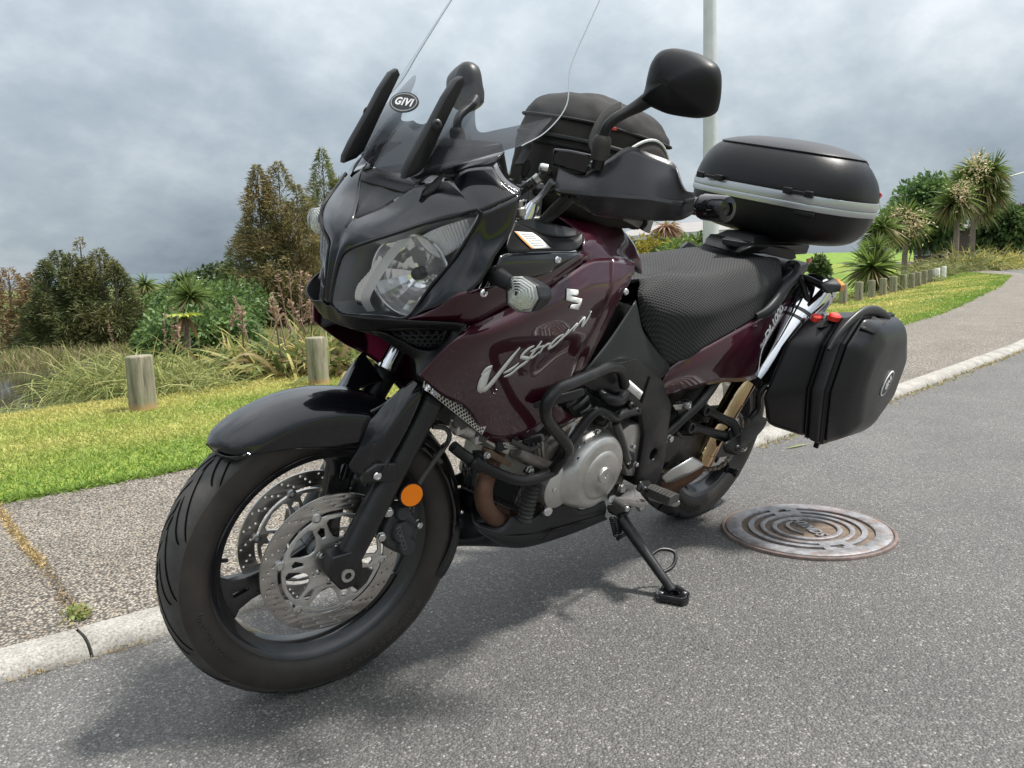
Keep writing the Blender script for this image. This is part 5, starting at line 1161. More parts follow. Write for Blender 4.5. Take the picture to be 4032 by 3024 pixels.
cl = [[(1.5103,0.12,0.8515),(1.4775,0.136,0.8355),(1.4542,0.156,0.8243),(1.4351,0.186,0.8353),(1.4269,0.205,0.8634),(1.427,0.212,0.8768)],
      [(1.5171,0.112,0.8519),(1.4767,0.122,0.8256),(1.4529,0.148,0.8118),(1.4507,0.182,0.8105),(1.4366,0.208,0.8446),(1.4217,0.226,0.8817)],
      [(1.5235,0.096,0.851),(1.4731,0.104,0.8155),(1.4459,0.134,0.7977),(1.4618,0.172,0.7775),(1.442,0.205,0.8225),(1.4185,0.237,0.8935)]]
patch('intake_surround', cl, plastic, chin, 'LR', .003, 5, 5, (.6, 1, -.2))
gb = [(1.4981,0.104,0.8456),(1.4592,0.15,0.8643),(1.4096,0.19,0.8706),(1.4051,0.18,0.851),(1.4158,0.164,0.8264),(1.4431,0.14,0.818),(1.4676,0.118,0.8289)]
for sd in (1, -1):
    V, F = [(p[0], p[1]*sd, p[2]) for p in gb], [tuple(range(len(gb)))]
    obj('intake_back', V, F, M('slot_black'), chin, smooth=False)
    A, B_, C_, D_ = [np.array(x) for x in ((1.4981,0.112,0.8511), (1.4169,0.198,0.8736), (1.4219,0.176,0.8321), (1.4613,0.136,0.8283))]
    parts = []
    for k in range(7):
        t = (k+.5)/7; parts.append(tubeg([A+(B_-A)*t, D_+(C_-D_)*min(1, t+.25)], .0016, 5, 1)); parts.append(tubeg([A+(B_-A)*t, D_+(C_-D_)*max(0, t-.3)], .0016, 5, 1))
    for k in range(3):
        t = (k+1)/4; parts.append(tubeg([A+(D_-A)*t, B_+(C_-B_)*t], .0016, 5, 1))
    V, F = join(parts); V = V if sd > 0 else flip(V)
    obj('intake_grille', V, F, plastic_g, chin)
# underside between the forks
und = [[(p[0], p[1], p[2]) for p in ch[2]], [(p[0]-.10, p[1]*.9, p[2]-.03) for p in ch[2]], [(1.30, p[1]*.8, .80) for p in ch[2]]]
patch('chin_underside', und, M('slot_black'), chin, 'S', .002, 3, 3, (0, 0, -1))
lowl = [(1.5235,0.096,0.851),(1.4731,0.104,0.8155),(1.4459,0.134,0.7977),(1.4618,0.172,0.7775)]
patch('chin_inner_cheek', [lowl, [(p[0]-.09, p[1]-.02, p[2]+.01) for p in lowl]], plastic, chin, 'LR', .003, 5, 3, (0, -1, 0))

# ---------------------------------------------------------------- maroon side panels
ua = [(1.4847,0.15,0.8876),(1.4562,0.196,0.9183),(1.4373,0.23,0.9534),(1.3554,0.24,0.9672),(1.2174,0.228,0.9891),(1.075,0.2,1.0199)]
ub = [(1.4866,0.153,0.8844),(1.4411,0.196,0.8902),(1.389,0.224,0.8917),(1.309,0.227,0.9175),(1.1875,0.221,0.9513),(1.0367,0.188,0.9966)]
patch('side_fairing', [ua, mid(ua, ub, .5, (0, .006, .004)), ub], maroon, bike, 'LR', .003, 5, 4, (.2, 1, .5))
g0 = [(1.389,0.224,0.8917),(1.4312,0.232,0.8696),(1.452,0.222,0.8434),(1.4649,0.207,0.8146),(1.4731,0.188,0.785)]
g1 = [(1.3129,0.227,0.916),(1.3652,0.247,0.8784),(1.3809,0.234,0.8334),(1.3968,0.208,0.7833),(1.4032,0.176,0.7321)]
g2 = [(1.2142,0.222,0.9436),(1.2701,0.248,0.8953),(1.2832,0.234,0.8386),(1.2981,0.202,0.7516),(1.315,0.166,0.6803)]
g3 = [(1.1188,0.21,0.9725),(1.1658,0.24,0.9109),(1.1815,0.226,0.8423),(1.1873,0.19,0.739),(1.2033,0.15,0.5761)]
g4 = [(1.0236,0.188,0.9963),(1.0638,0.224,0.9304),(1.0779,0.212,0.8421),(1.1049,0.186,0.7589),(1.0613,0.158,0.5873)]
g5 = [(0.922,0.168,0.9948),(0.9537,0.202,0.9294),(0.9748,0.197,0.8503),(1.0017,0.19,0.7884),(1.0087,0.18,0.7243)]
side = patch('side_fairing', [g0, g1, g2, g3, g4, g5], maroon, bike, 'LR', .003, 6, 6, (.1, 1, 0))
# rear strip of the side panel against the seat cover
h0 = [(0.922,0.168,0.9948),(0.9537,0.202,0.9294),(0.9748,0.197,0.8503),(1.0017,0.19,0.7884),(1.0087,0.18,0.7243)]
h1 = [(0.8198,0.158,0.9775),(0.8404,0.172,0.9423),(0.8918,0.184,0.8848),(0.9204,0.176,0.7982),(0.9628,0.172,0.7214)]
patch('side_fairing', [h0, mid(h0, h1, .5, (0, .003, 0)), h1], maroon, bike, 'LR', .003, 5, 4, (-.2, 1, 0))
# maroon lower tongue below the scoop
patch('lower_fairing', [[(1.0497,0.172,0.6589),(1.02,0.176,0.6421),(0.982,0.176,0.6137),(0.9466,0.172,0.6018)], [(1.0478,0.168,0.622),(1.0351,0.17,0.607),(1.0056,0.168,0.5884),(0.9567,0.166,0.5899)]], maroon, bike, 'LR', .003, 4, 3, (0, 1, 0))
# tank
t0 = [(0.8445,0,1.0512),(0.7575,0,1.0446),(0.6838,0,1.0132),(0.6249,0,0.9759),(0.5993,0,0.9503)]
tz = [(1.02, 0, 1.075), (.93, 0, 1.09), (.83, 0, 1.072), (.75, 0, 1.03), (.70, 0, .985), (.675, 0, .94)]
ty1 = [(x, .085, z-.012) for x, y, z in tz]
ty2 = [(1.0336,0.16,1.0392),(0.9888,0.158,1.0387),(0.9181,0.15,1.0192),(0.8453,0.14,0.9943),(0.7972,0.13,0.9799),(0.7633,0.118,0.9629)]
ty3 = [(1.0505,0.18,1.0152),(1.021,0.186,0.9958),(0.9658,0.176,0.9958),(0.9194,0.166,0.9943),(0.8599,0.158,0.9858),(0.8081,0.15,0.9742)]
ty4 = [(1.0383,0.19,0.9649),(1.0034,0.19,0.9532),(0.9496,0.182,0.9527),(0.9055,0.174,0.9527),(0.86,0.166,0.9527),(0.8062,0.154,0.9479)]
tank = patch('fuel_tank', [tz, ty1, ty2, ty3, ty4], maroon, bike, 'S', .003, 5, 5, (0, .6, 1))
lathe('fuel_cap', [(.0005, .012), (.040, .012), (.046, .006), (.046, -.03)], (.86, 0, 1.078), (0, 0, 1), alu, bike, 32)

# lettering on the side panel: angular S emblem and the brushed script
def letters(name, polys, surf_o, m, lift=.0018):
    parts = []
    for pl in polys:
        V, F = fill2d([(p[0], p[2]) for p in pl], (), 0); y = sum(p[1] for p in pl)/len(pl)
        parts.append(([(v[0], y, v[1]) for v in V], F))
    return drape(name, *join(parts), surf_o, m, surf_o, (0, -1, 0), lift)
emb = [[(1.1373,0.232,0.9475),(1.1014,0.23,0.9426),(1.1016,0.23,0.936),(1.1055,0.23,0.9319),(1.125,0.231,0.9342),(1.1274,0.231,0.9323),(1.0856,0.229,0.9235),(1.0873,0.229,0.9128),(1.0908,0.229,0.8992),(1.1298,0.23,0.9075),(1.1276,0.23,0.9123),(1.122,0.23,0.9152),(1.1004,0.229,0.913),(1.0968,0.229,0.9144),(1.1458,0.232,0.9258),(1.1413,0.232,0.9366)]]
letters('emblem', emb, side[0], silver_p)
def stroke(pts, surf_o=None):
    # brush stroke: centre line with a half width at each point, in the panel's side view
    Q = crom([(p[0], p[1], p[2], w_) for p, w_ in pts], 5); out = []
    for i, q in enumerate(Q):
        a, b = Q[max(0, i-1)], Q[min(len(Q)-1, i+1)]; d = np.array((b[0]-a[0], b[2]-a[2])); d /= np.linalg.norm(d)+1e-9
        out.append((q, np.array((-d[1], d[0]))*max(.0004, q[3])))
    V, F = [], []
    for i, (q, n_) in enumerate(out):
        V += [(q[0]+n_[0], q[1], q[2]+n_[1]), (q[0]-n_[0], q[1], q[2]-n_[1])]
        if i: F.append((2*i-2, 2*i-1, 2*i+1, 2*i))
    return V, F
def stk(P_, W_): return stroke(list(zip(P_, [w_*.00046 for w_ in W_])))
SK = [stk([(1.338,0.215,0.7785),(1.3299,0.217,0.792),(1.3183,0.218,0.7967)], [3, 13, 8]), stk([(1.3235,0.217,0.7912),(1.3247,0.212,0.7702),(1.3166,0.204,0.745),(1.3054,0.2,0.7313)], [14, 24, 22, 12]),
      stk([(1.304,0.2,0.7311),(1.2952,0.206,0.751),(1.2835,0.215,0.7806),(1.2699,0.224,0.8107),(1.2573,0.23,0.8334)], [11, 17, 15, 12, 3]),
      stk([(1.2724,0.213,0.7735),(1.2567,0.215,0.7778),(1.2445,0.217,0.7846),(1.236,0.219,0.7926)], [3, 10, 9, 3]),
      stk([(1.2097,0.228,0.8304),(1.2248,0.227,0.8251),(1.2355,0.224,0.8157),(1.2361,0.222,0.8069),(1.2194,0.22,0.8017),(1.2075,0.219,0.7959),(1.2134,0.217,0.7879),(1.2291,0.214,0.7794),(1.2451,0.21,0.7666),(1.2647,0.209,0.7628)], [3, 8, 10, 10, 10, 11, 11, 10, 9, 3]),
      stk([(1.1896,0.23,0.839),(1.195,0.226,0.8236),(1.2015,0.222,0.809),(1.2031,0.221,0.8001),(1.1909,0.221,0.7997),(1.1786,0.223,0.8108)], [5, 9, 10, 9, 7, 3]), stk([(1.2144,0.224,0.8164),(1.1963,0.226,0.8214),(1.1747,0.226,0.8252)], [3, 6, 3]),
      stk([(1.1722,0.226,0.8266),(1.1735,0.224,0.8167),(1.1752,0.221,0.8051)], [6, 9, 6]), stk([(1.1736,0.224,0.8174),(1.1633,0.226,0.8254),(1.1512,0.226,0.8269)], [4, 8, 5]),
      stk([(1.1146,0.228,0.844),(1.1322,0.227,0.8382),(1.1441,0.224,0.8265),(1.147,0.222,0.8153),(1.1348,0.222,0.815),(1.1201,0.224,0.8265),(1.1123,0.227,0.8394),(1.1184,0.228,0.8437)], [5, 8, 10, 10, 9, 9, 7, 4]),
      stk([(1.0993,0.228,0.8546),(1.104,0.226,0.8428),(1.1132,0.224,0.8286)], [6, 9, 6]), stk([(1.104,0.225,0.8373),(1.0883,0.227,0.8517),(1.073,0.228,0.8631),(1.0738,0.227,0.8549),(1.0782,0.225,0.8453)], [4, 8, 8, 9, 6]),
      stk([(1.0745,0.226,0.8501),(1.0624,0.228,0.8657),(1.0491,0.228,0.8743),(1.0467,0.226,0.8624),(1.0469,0.224,0.8527)], [4, 8, 8, 9, 6]), stk([(1.0433,0.223,0.8514),(1.0335,0.224,0.867),(1.0269,0.226,0.8884)], [5, 7, 2])]
drape('script_lettering', *join(SK), side[0], silver_p, side[0], (0, -1, 0), .0012, .0010)

# ---------------------------------------------------------------- windscreen
def scr_row(z, xc, hw, bow, n=7):
    return [(xc-bow*((y/hw)**2)*(.6+.4*(y/hw)**2), y, z+(.092 if z < 1.15 else .05 if z < 1.21 else .02)*(y/hw)**2) for y in np.linspace(0, hw, n)]
rowsS = [scr_row(1.128, 1.462, .245, .115), scr_row(1.20, 1.425, .255, .125), scr_row(1.28, 1.372, .250, .120), scr_row(1.345, 1.330, .225, .100), scr_row(1.42, 1.282, .215, .092), scr_row(1.50, 1.230, .205, .085), scr_row(1.58, 1.175, .185, .075), scr_row(1.63, 1.14, .13, .04)]
clear_m = glass('clear_screen', (.985, .99, .995), .50, .05)
scrn = patch('windscreen', rowsS, clear_m, bike, 'S', 0, 10, 8, (1, 0, .5))
for sd in (1, -1): tube('screen_edge', [(r_[-1][0], r_[-1][1]*sd, r_[-1][2]) for r_ in rowsS], .0011, M('screen_edge', (.35, .38, .40), .3), scrn, seg=5)
# smoked lower screen behind it, its top edge notched between the brackets
def smoke(name):
    m = bpy.data.materials.new(name); m.use_nodes = True; t = m.node_tree; t.nodes.clear(); o = t.nodes.new('ShaderNodeOutputMaterial')
    tr = t.nodes.new('ShaderNodeBsdfTransparent'); pr = t.nodes.new('ShaderNodeBsdfPrincipled'); pr.inputs['Base Color'].default_value = (.020, .021, .024, 1); pr.inputs['Roughness'].default_value = .10
    co = t.nodes.new('ShaderNodeTexCoord'); sp = t.nodes.new('ShaderNodeSeparateXYZ'); t.links.new(co.outputs['Object'], sp.inputs[0])
    ab = t.nodes.new('ShaderNodeMath'); ab.operation = 'ABSOLUTE'; t.links.new(sp.outputs[1], ab.inputs[0])
    # print fades out towards the top; it is lower at the outer edges than in the middle
    k = t.nodes.new('ShaderNodeMath'); k.operation = 'MULTIPLY_ADD'; t.links.new(ab.outputs[0], k.inputs[0]); k.inputs[1].default_value = .0; t.links.new(sp.outputs[2], k.inputs[2])
    mrn = t.nodes.new('ShaderNodeMapRange'); t.links.new(k.outputs[0], mrn.inputs[0]); mrn.inputs[1].default_value = 1.20; mrn.inputs[2].default_value = 1.32; mrn.inputs[3].default_value = .93; mrn.inputs[4].default_value = .42
    x = t.nodes.new('ShaderNodeMixShader'); t.links.new(mrn.outputs[0], x.inputs[0]); t.links.new(tr.outputs[0], x.inputs[1]); t.links.new(pr.outputs[0], x.inputs[2]); t.links.new(x.outputs[0], o.inputs[0])
    return m
smoke_m = smoke('smoked_screen')
ys = [0, .02, .04, .055, .075, .10, .13, .16, .19, .22, .243]
topz = [1.232, 1.228, 1.232, 1.262, 1.305, 1.312, 1.262, 1.232, 1.242, 1.258, 1.275]
def sx(y, z):
    hw = np.interp(z, [1.128, 1.20, 1.28, 1.345], [.245, .255, .250, .225]); xc = np.interp(z, [1.128, 1.20, 1.28, 1.345], [1.462, 1.425, 1.372, 1.330]); bw = np.interp(z, [1.128, 1.2, 1.28, 1.345], [.115, .125, .12, .10])
    return xc-bow_(y, hw)*bw-.005
def bow_(y, hw): return (y/hw)**2*(.6+.4*(y/hw)**2)
sm_rows = []
for t in np.linspace(0, 1, 6):
    rw = []
    for y, tz_ in zip(ys, topz):
        zb = 1.134+.088*(y/.243)**2; z = zb+(tz_-zb)*t
        zl = z-.05*(y/.25)**2*(1 if z < 1.24 else .6)
        rw.append((sx(y, zl), y, z))
    sm_rows.append(rw)
bvS = bvh_of(scrn)
def onscr(p):
    h = bvS.ray_cast(Vector((2.2, p[1], p[2])), Vector((-1, 0, 0))); return ((h[0].x if h[0] else p[0])-.004, p[1], p[2])
sm_rows = [[onscr(p) for p in r_] for r_ in sm_rows]
patch('smoked_screen', sm_rows, smoke_m, scrn, 'S', 0, 4, 4, (1, 0, .5))
# screen brackets
br = [(1.3673,0.1,1.3159),(1.3639,0.11,1.3109),(1.4016,0.112,1.2318),(1.4329,0.115,1.1625),(1.4477,0.112,1.1484),(1.4689,0.092,1.1397),(1.4687,0.086,1.1461),(1.4561,0.088,1.1737),(1.4213,0.088,1.2345),(1.3984,0.088,1.2782),(1.3777,0.09,1.3094)]
for sd in (1, -1):
    V, F = [], []
    n_ = len(br)
    o = hull
    ol = [(p[0], p[2]) for p in br]
    V2, F2 = fill2d([(p[1]*0+q[0], q[1]) for p, q in zip(br, ol)], (), .006, .004)
    V2 = [(v[0]+.014, sd*(.098+v[2]+.0*v[1]), v[1]) for v in V2]
    b_ = fixn(obj('screen_bracket', V2, F2, plastic, scrn))
    q = (1.42,0.098,1.233); bolt((q[0]+.012, .110*sd, q[2]), (.5, sd*.9, .2), .010, plastic_g, b_, .004)
# oval maker's badge
bd = Vector((1.412, -.012, 1.245)); bd = Vector((1.4138,-0.012,1.2597)); e1 = Vector((-.25, 1, 0)); e2 = Vector((-.55, 0, 1))
nrm = e1.cross(e2).normalized()
if nrm.x < 0: nrm = -nrm
ov = [(.034*math.cos(a), .021*math.sin(a)) for a in np.linspace(0, 2*math.pi, 33)[:-1]]
badge = obj('screen_badge', *place(fill2d(ov, (), .001), bd+nrm*.004, e1, e2), M('badge_black', (.01, .01, .012), .3), scrn)
obj('badge_lettering', *place(text2d('GIVI', .021, .0004, .12, 1.12, .0007), bd+nrm*.0056, e1, e2), white_p, badge)
rim_ov = [((.029+.002)*math.cos(a), .0185*math.sin(a)) for a in np.linspace(0, 2*math.pi, 33)[:-1]]
obj('badge_ring', *place(fill2d(rim_ov, [[(x*.93, y*.9) for x, y in rim_ov]], .0002), bd+nrm*.0053, e1, e2), grey_p, badge)
# ---------------------------------------------------------------- turn signals, front
for sd in (1, -1):
    S_ = lambda p: Vector((p[0], p[1]*sd, p[2]))
    c = Vector((1.3834,0.335,0.9769)); ax = Vector((.98, .08, .05)).normalized(); u, v, d = basis(ax)
    if sd < 0: c.y *= -1; ax = Vector((.98, -.08, .05)).normalized(); u, v, d = basis(ax)
    hx = [(-.040, .002), (-.028, .024), (.006, .032), (.030, .026), (.036, .004), (.028, -.026), (.0, -.034), (-.028, -.026)]
    def rg(s, h): return [c+u*(x*s)*sd*-1+v*(y*s)+d*h for x, y in hx]
    def loft(sc):
        V, F = [], []
        for s, h in sc: V += rg(s, h)
        n_ = len(hx)
        for i in range(len(sc)-1):
            for k in range(n_): F.append((i*n_+k, i*n_+(k+1) % n_, (i+1)*n_+(k+1) % n_, (i+1)*n_+k))
        F += [tuple(reversed(range(n_))), tuple(range((len(sc)-1)*n_, len(sc)*n_))]
        return V, F
    sig = bev(fixn(obj('turn_signal', *loft([(.30, -.066), (.66, -.052), (.90, -.026), (.98, .0)]), plastic_g, bike)), .004)
    bev(fixn(obj('signal_lens', *loft([(.97, .001), (.97, .006), (.82, .014), (.30, .020)]), glass('signal_clear', (.96, .96, .95), 1.0, .05), sig, smooth=False)), .002)
    parts = []
    for k in range(6):
        s = .90-.14*k; ring = rg(s, .003+.0026*k); V, F = tubeg(ring, .0011, 5, 1, True); parts.append((V, F))
    obj('signal_prism', *join(parts), M('prism', (.85, .87, .84), .12, .2), sig)
    fixn(obj('signal_reflector', *loft([(.92, .0015), (.5, .003)]), M('signal_back', (.82, .82, .80), .25, .7), sig))
    st_ = [S_(p) for p in ((1.3625,0.24,0.9877), (1.3723,0.272,0.9869), (1.3796,0.305,0.9851), (1.3807,0.325,0.9829))]
    tube('signal_stalk', st_, [.019, .016, .014, .014], plastic, sig, seg=12)

# ---------------------------------------------------------------- frame, engine
dark = M('slot_black')
# plastic frame cover that follows the tank
fc0 = [(0.7725,0.15,0.8797),(0.829,0.158,0.8272),(0.8791,0.165,0.7831),(0.9295,0.17,0.7436),(0.9607,0.172,0.7134)]
fc1 = [(0.7547,0.155,0.8443),(0.7907,0.168,0.8031),(0.832,0.176,0.762),(0.8927,0.178,0.734),(0.9359,0.176,0.7095)]
fc2 = [(0.7323,0.154,0.81),(0.7054,0.168,0.7624),(0.7521,0.18,0.7341),(0.833,0.182,0.7401),(0.8818,0.178,0.7169)]
fc3 = [(0.7202,0.15,0.7996),(0.6592,0.164,0.7438),(0.585,0.172,0.6881),(0.6395,0.176,0.6592),(0.7195,0.178,0.6835)]
patch('frame_cover', [fc0, fc1, fc2, fc3], plastic_g, bike, 'LR', .003, 5, 5, (0, 1, 0))
spar = [(0.959,0.165,0.6952),(0.9296,0.17,0.7125),(0.8517,0.17,0.7304),(0.7643,0.17,0.7323),(0.6298,0.17,0.6558),(0.5565,0.17,0.5729),(0.5361,0.18,0.4558),(0.5268,0.18,0.3763),(0.5405,0.18,0.3278),(0.6413,0.18,0.3526),(0.6457,0.18,0.4316),(0.6542,0.175,0.5096),(0.6957,0.17,0.5822),(0.7854,0.17,0.6353),(0.8864,0.17,0.6628)]
hole = circ((Vector((0.5899,0.185,0.4329))).xz, .022, 24)
for sd in (1, -1):
    hole3 = [(h[0], 0, h[1]) for h in hole]
    V, F = fill2d([(p[0], p[2]) for p in spar], [hole], .020, .005)
    V = [(v[0], sd*(.160+v[2]), v[1]) for v in V]
    fs = fixn(obj('frame_spar', V, F, frame_m, bike))
    q = Vector((0.5816,0.18,0.429)); lathe('pivot_boss', [(.0005, -.012), (.015, -.012), (.016, -.004), (.022, .002)], (q.x, sd*.176, q.z), (0, sd, 0), dark, fs, 24)
    # weld seam
    tube('weld_seam', [(p[0], sd*.187, p[2]) for p in [(0.6946,0.187,0.6805),(0.6996,0.187,0.653),(0.7069,0.187,0.6076)]], .003, frame_m, fs, seg=6)
fsL = [o for o in bpy.data.objects if o.name.startswith('frame_spar')][0]
sheet('tyre_pressure_sticker', [(0.7872,0.188,0.6838),(0.7148,0.188,0.6407),(0.7243,0.188,0.6205),(0.799,0.188,0.6652)], white_p, fsL, d=(0, -1, 0), nu=1, nv=1)
for k in range(4):
    a, b = np.array((0.7861,0.189,0.6786)), np.array((0.7249,0.189,0.6415)); dn = (np.array((0.7977,0.189,0.6666))-np.array((0.7886,0.189,0.6838)))/5*(k+.4)
    sheet('sticker_text', [tuple(a+dn), tuple(b+dn-(b-a)*.1*(k % 2)), tuple(b+dn*1.0-(b-a)*.1*(k % 2)+np.array((0, 0, -.0026))), tuple(a+dn+np.array((0, 0, -.0026)))], grey_p, fsL, d=(0, -1, 0), nu=1, nv=1)
# black mass behind everything (airbox, battery box, inner frame)
hull('inner_frame', [(x, y*s_, z) for s_ in (1, -1) for x, y, z in ((1.10, .10, .95), (1.02, .12, .80), (1.15, .08, .85), (.72, .13, .85), (.60, .12, .60), (.95, .12, .66), (1.28, .05, 1.0), (1.3, .05, .86))], frame_m, bike, .01)
# crankcase
hull('crankcase', [(x, y*s_, z) for s_ in (1, -1) for x, y, z in ((1.02, .13, .50), (1.05, .12, .36), (.98, .12, .29), (.64, .13, .30), (.58, .13, .44), (.64, .14, .56), (.84, .14, .58))], alu_dark, bike, .012)
ac = Vector((0.8637,0.215,0.4478))
alt = hull('alternator_cover', [Vector((ac.x+r_*math.cos(a), y, ac.z+r_*math.sin(a))) for y, r_ in ((.14, .112), (.178, .109), (.205, .097), (.212, .086)) for a in np.linspace(0, 2*math.pi, 37)[:-1]]+[Vector((0.895,0.165,0.3543)), Vector((0.9866,0.16,0.3823)), Vector((1.0017,0.16,0.4131)), Vector((0.942,0.165,0.4573))], alu, bike, .006, 3)
alt.name = 'engine_cover'
lathe('engine_cover_plate', [(.0005, .006), (.056, .006), (.066, .002), (.071, -.006)], (ac.x-.002, .2120, ac.z-.004), (0, 1, 0), alu, alt, 48)
lathe('timing_plug', [(.0005, .002), (.006, .002), (.007, .006), (.020, .006), (.022, .003), (.022, -.002)], (ac.x-.004, .2185, ac.z), (0, 1, 0), M('machined_aluminium', (.58, .57, .55), .3, .95), alt, 36)
sc = Vector((0.978,0.17,0.4177))
lathe('starter_cover', [(.0005, .010), (.045, .008), (.056, 0), (.058, -.04)], (sc.x-.01, .172, sc.z), (0, 1, 0), alu, alt, 36)
hull('cover_boss', [(0.9283,0.19,0.5456),(0.905,0.19,0.5511),(0.8798,0.19,0.5359),(0.8838,0.195,0.5138),(0.9083,0.19,0.5021),(0.8741,0.15,0.5184),(0.85,0.15,0.5242),(0.8238,0.15,0.5084),(0.8207,0.15,0.4818),(0.8534,0.15,0.4733),(0.85,0.195,0.5305),(0.8002,0.195,0.5115),(0.7904,0.195,0.479),(0.8359,0.2,0.4908)], alu, alt, .006)
lathe('engine_mount_bolt', [(.0005, .012), (.009, .012), (.010, .022), (.020, .022), (.022, .016), (.024, 0), (.03, -.006), (.03, -.02)], Vector((0.9315,0.175,0.4919)), (0, 1, 0), M('black_bolt', (.03, .03, .03), .4, .5), alt, 24)
for q in ((0.7713,0.19,0.4743), (0.7645,0.19,0.4369), (0.7646,0.185,0.4015), (0.969,0.165,0.3694), (1.0026,0.175,0.4232), (0.9636,0.175,0.4668), (0.9339,0.175,0.5246), (0.8777,0.18,0.5564)):
    bolt(q, (0, 1, 0), .006, steel, alt, .009, True)
# sprocket cover behind it
sp = [(0.748,0.165,0.5234),(0.7148,0.165,0.5349),(0.6763,0.165,0.5324),(0.6609,0.165,0.5069),(0.6449,0.165,0.4249),(0.6438,0.165,0.3774),(0.6743,0.165,0.3846),(0.7225,0.165,0.451)]
spc = plate_xz('sprocket_cover', sp, alu, bike, .172, .04, (), .006)
hull('shift_linkage', [(0.7316,0.19,0.4636),(0.6982,0.19,0.4655),(0.678,0.19,0.4244),(0.7089,0.19,0.413),(0.7009,0.17,0.4485),(0.6668,0.17,0.4504),(0.6462,0.17,0.4086),(0.6778,0.17,0.397)], plastic, bike, .004)
for q in ((0.7113,0.185,0.4842), (0.6942,0.195,0.4325), (0.7373,0.19,0.4603), (0.79,0.2,0.4825), (0.7778,0.2,0.4423), (0.7922,0.2,0.4144)): bolt(q, (0, 1, 0), .006, steel, spc, .010, True)
tube('clutch_slave_hose', [(0.8105,0.19,0.5709),(0.7925,0.2,0.533),(0.7556,0.2,0.4774),(0.7389,0.2,0.4559)], .011, rubber, bike, seg=12)
tube('hose_end', [(0.7455,0.2,0.4663),(0.7322,0.2,0.4455)], .007, steel, bike, seg=10)
# cylinders (V twin: front one visible)
hd = hull('front_cylinder_head', [(1.3257,0.13,0.6484),(1.2943,0.13,0.6404),(1.2312,0.14,0.6048),(1.1565,0.15,0.5652),(1.1465,0.15,0.5497),(1.1545,0.15,0.5379),(1.196,0.14,0.5559),(1.2334,0.13,0.5778),(1.2951,0.11,0.5999),(1.3012,0.1,0.6148),(0.9658,-0.12,0.4533),(0.8251,-0.14,0.3612),(1.0912,-0.12,0.4982),(0.9805,-0.12,0.4244)], alu, bike, .008)
for q in ((1.302,0.135,0.6424), (1.2377,0.142,0.6043)): lathe('cam_plug', [(.0005, .006), (.016, .006), (.019, .002), (.019, -.02)], q, (.5, 1, .2), rubber, hd, 24)
for q in ((1.2984,0.138,0.623), (1.2434,0.142,0.5912)): hull('head_boss', [Vector(q)+Vector(d) for d in ((-.014, 0, -.012), (.014, .004, -.012), (.012, .004, .010), (-.012, 0, .012), (-.02, -.02, 0), (.02, -.02, 0))], alu, hd, .003)
cy_ = hull('front_cylinder', [(1.151,0.15,0.5722),(1.0433,0.15,0.573),(1.0098,0.15,0.5269),(1.0148,0.15,0.482),(1.0853,0.15,0.495),(1.1448,0.145,0.531),(0.8418,-0.13,0.3958),(0.7069,-0.13,0.3968),(0.6712,-0.13,0.2829),(0.841,-0.13,0.3483)], alu_dark, bike, .008)
for k in range(6):
    a = np.array((1.1448,0.153,0.5614)); b_ = np.array((1.0855,0.153,0.4992)); d1 = (np.array((1.0257,0.153,0.5484))-a)/7*(k+1)
    hull('cooling_fin', [tuple(a+d1+np.array((0, s_*.004, 0))) for s_ in (-1, 1)]+[tuple(b_+d1*.6+np.array((0, s_*.004, 0))) for s_ in (-1, 1)]+[tuple(a+d1+np.array((.004, 0, 0))), tuple(b_+d1*.6+np.array((.004, 0, 0)))], alu, cy_, 0)
tube('coolant_pipe', [(1.129,0.155,0.5427),(1.0981,0.16,0.5245),(1.0609,0.16,0.5052),(1.0223,0.16,0.4852)], .014, alu_dark, bike, seg=12)
hull('heat_shield', [(1.238,0.15,0.574),(1.2086,0.152,0.5635),(1.1345,0.152,0.5153),(1.1404,0.15,0.502),(1.1828,0.15,0.5252),(1.2279,0.15,0.5536),(1.2286,0.145,0.5648),(1.1323,0.145,0.5035)], M('brown_gasket', (.13, .09, .06), .7, .4, var=.4, vscale=30), bike, .003)
# radiator and its perforated guard
rg_out = [Vector(p) for p in [(1.4213,0.145,0.7738),(1.39,0.15,0.7556),(1.3215,0.15,0.7013),(1.2417,0.148,0.6227),(1.2378,0.146,0.611),(1.3189,0.142,0.6543),(1.3907,0.138,0.7123),(1.4187,0.14,0.7448)]]
def perf(name, A, B_, C_, D_, nu, nv, rad, m, parent, th=.002):
    # perforated plate on a quad, holes in a staggered grid
    A, B_, C_, D_ = map(np.array, (A, B_, C_, D_)); lu, lv = np.linalg.norm(B_-A), np.linalg.norm(D_-A)
    hs = []
    for j in range(nv):
        for i in range(nu):
            u_ = (i+.5+(.5 if j % 2 else 0))/(nu+.5)*lu; v_ = (j+.5)/nv*lv
            hs.append(circ((u_, v_), rad, 8))
    V, F = fill2d([(0, 0), (lu, 0), (lu, lv), (0, lv)], hs, th/2)
    n_ = np.cross(B_-A, D_-A); n_ /= np.linalg.norm(n_)
    W = []
    for v in V:
        s, t = v[0]/lu, v[1]/lv; W.append(tuple((A*(1-s)+B_*s)*(1-t)+(D_*(1-s)+C_*s)*t+n_*v[2]))
    return obj(name, W, F, m, parent, smooth=False)
perf_m = M('stainless_mesh', (.62, .60, .56), .45, .5)
perf('radiator_guard', (1.4174,0.145,0.7845), (1.2455,0.16,0.6358), (1.2572,0.16,0.6127), (1.4188,0.138,0.7373), 20, 6, .0044, perf_m, bike)
perf('radiator_guard', (1.1794,0.15,0.5778), (1.1157,0.15,0.5706), (1.1134,0.15,0.5428), (1.1691,0.15,0.5598), 7, 4, .0042, perf_m, bike)
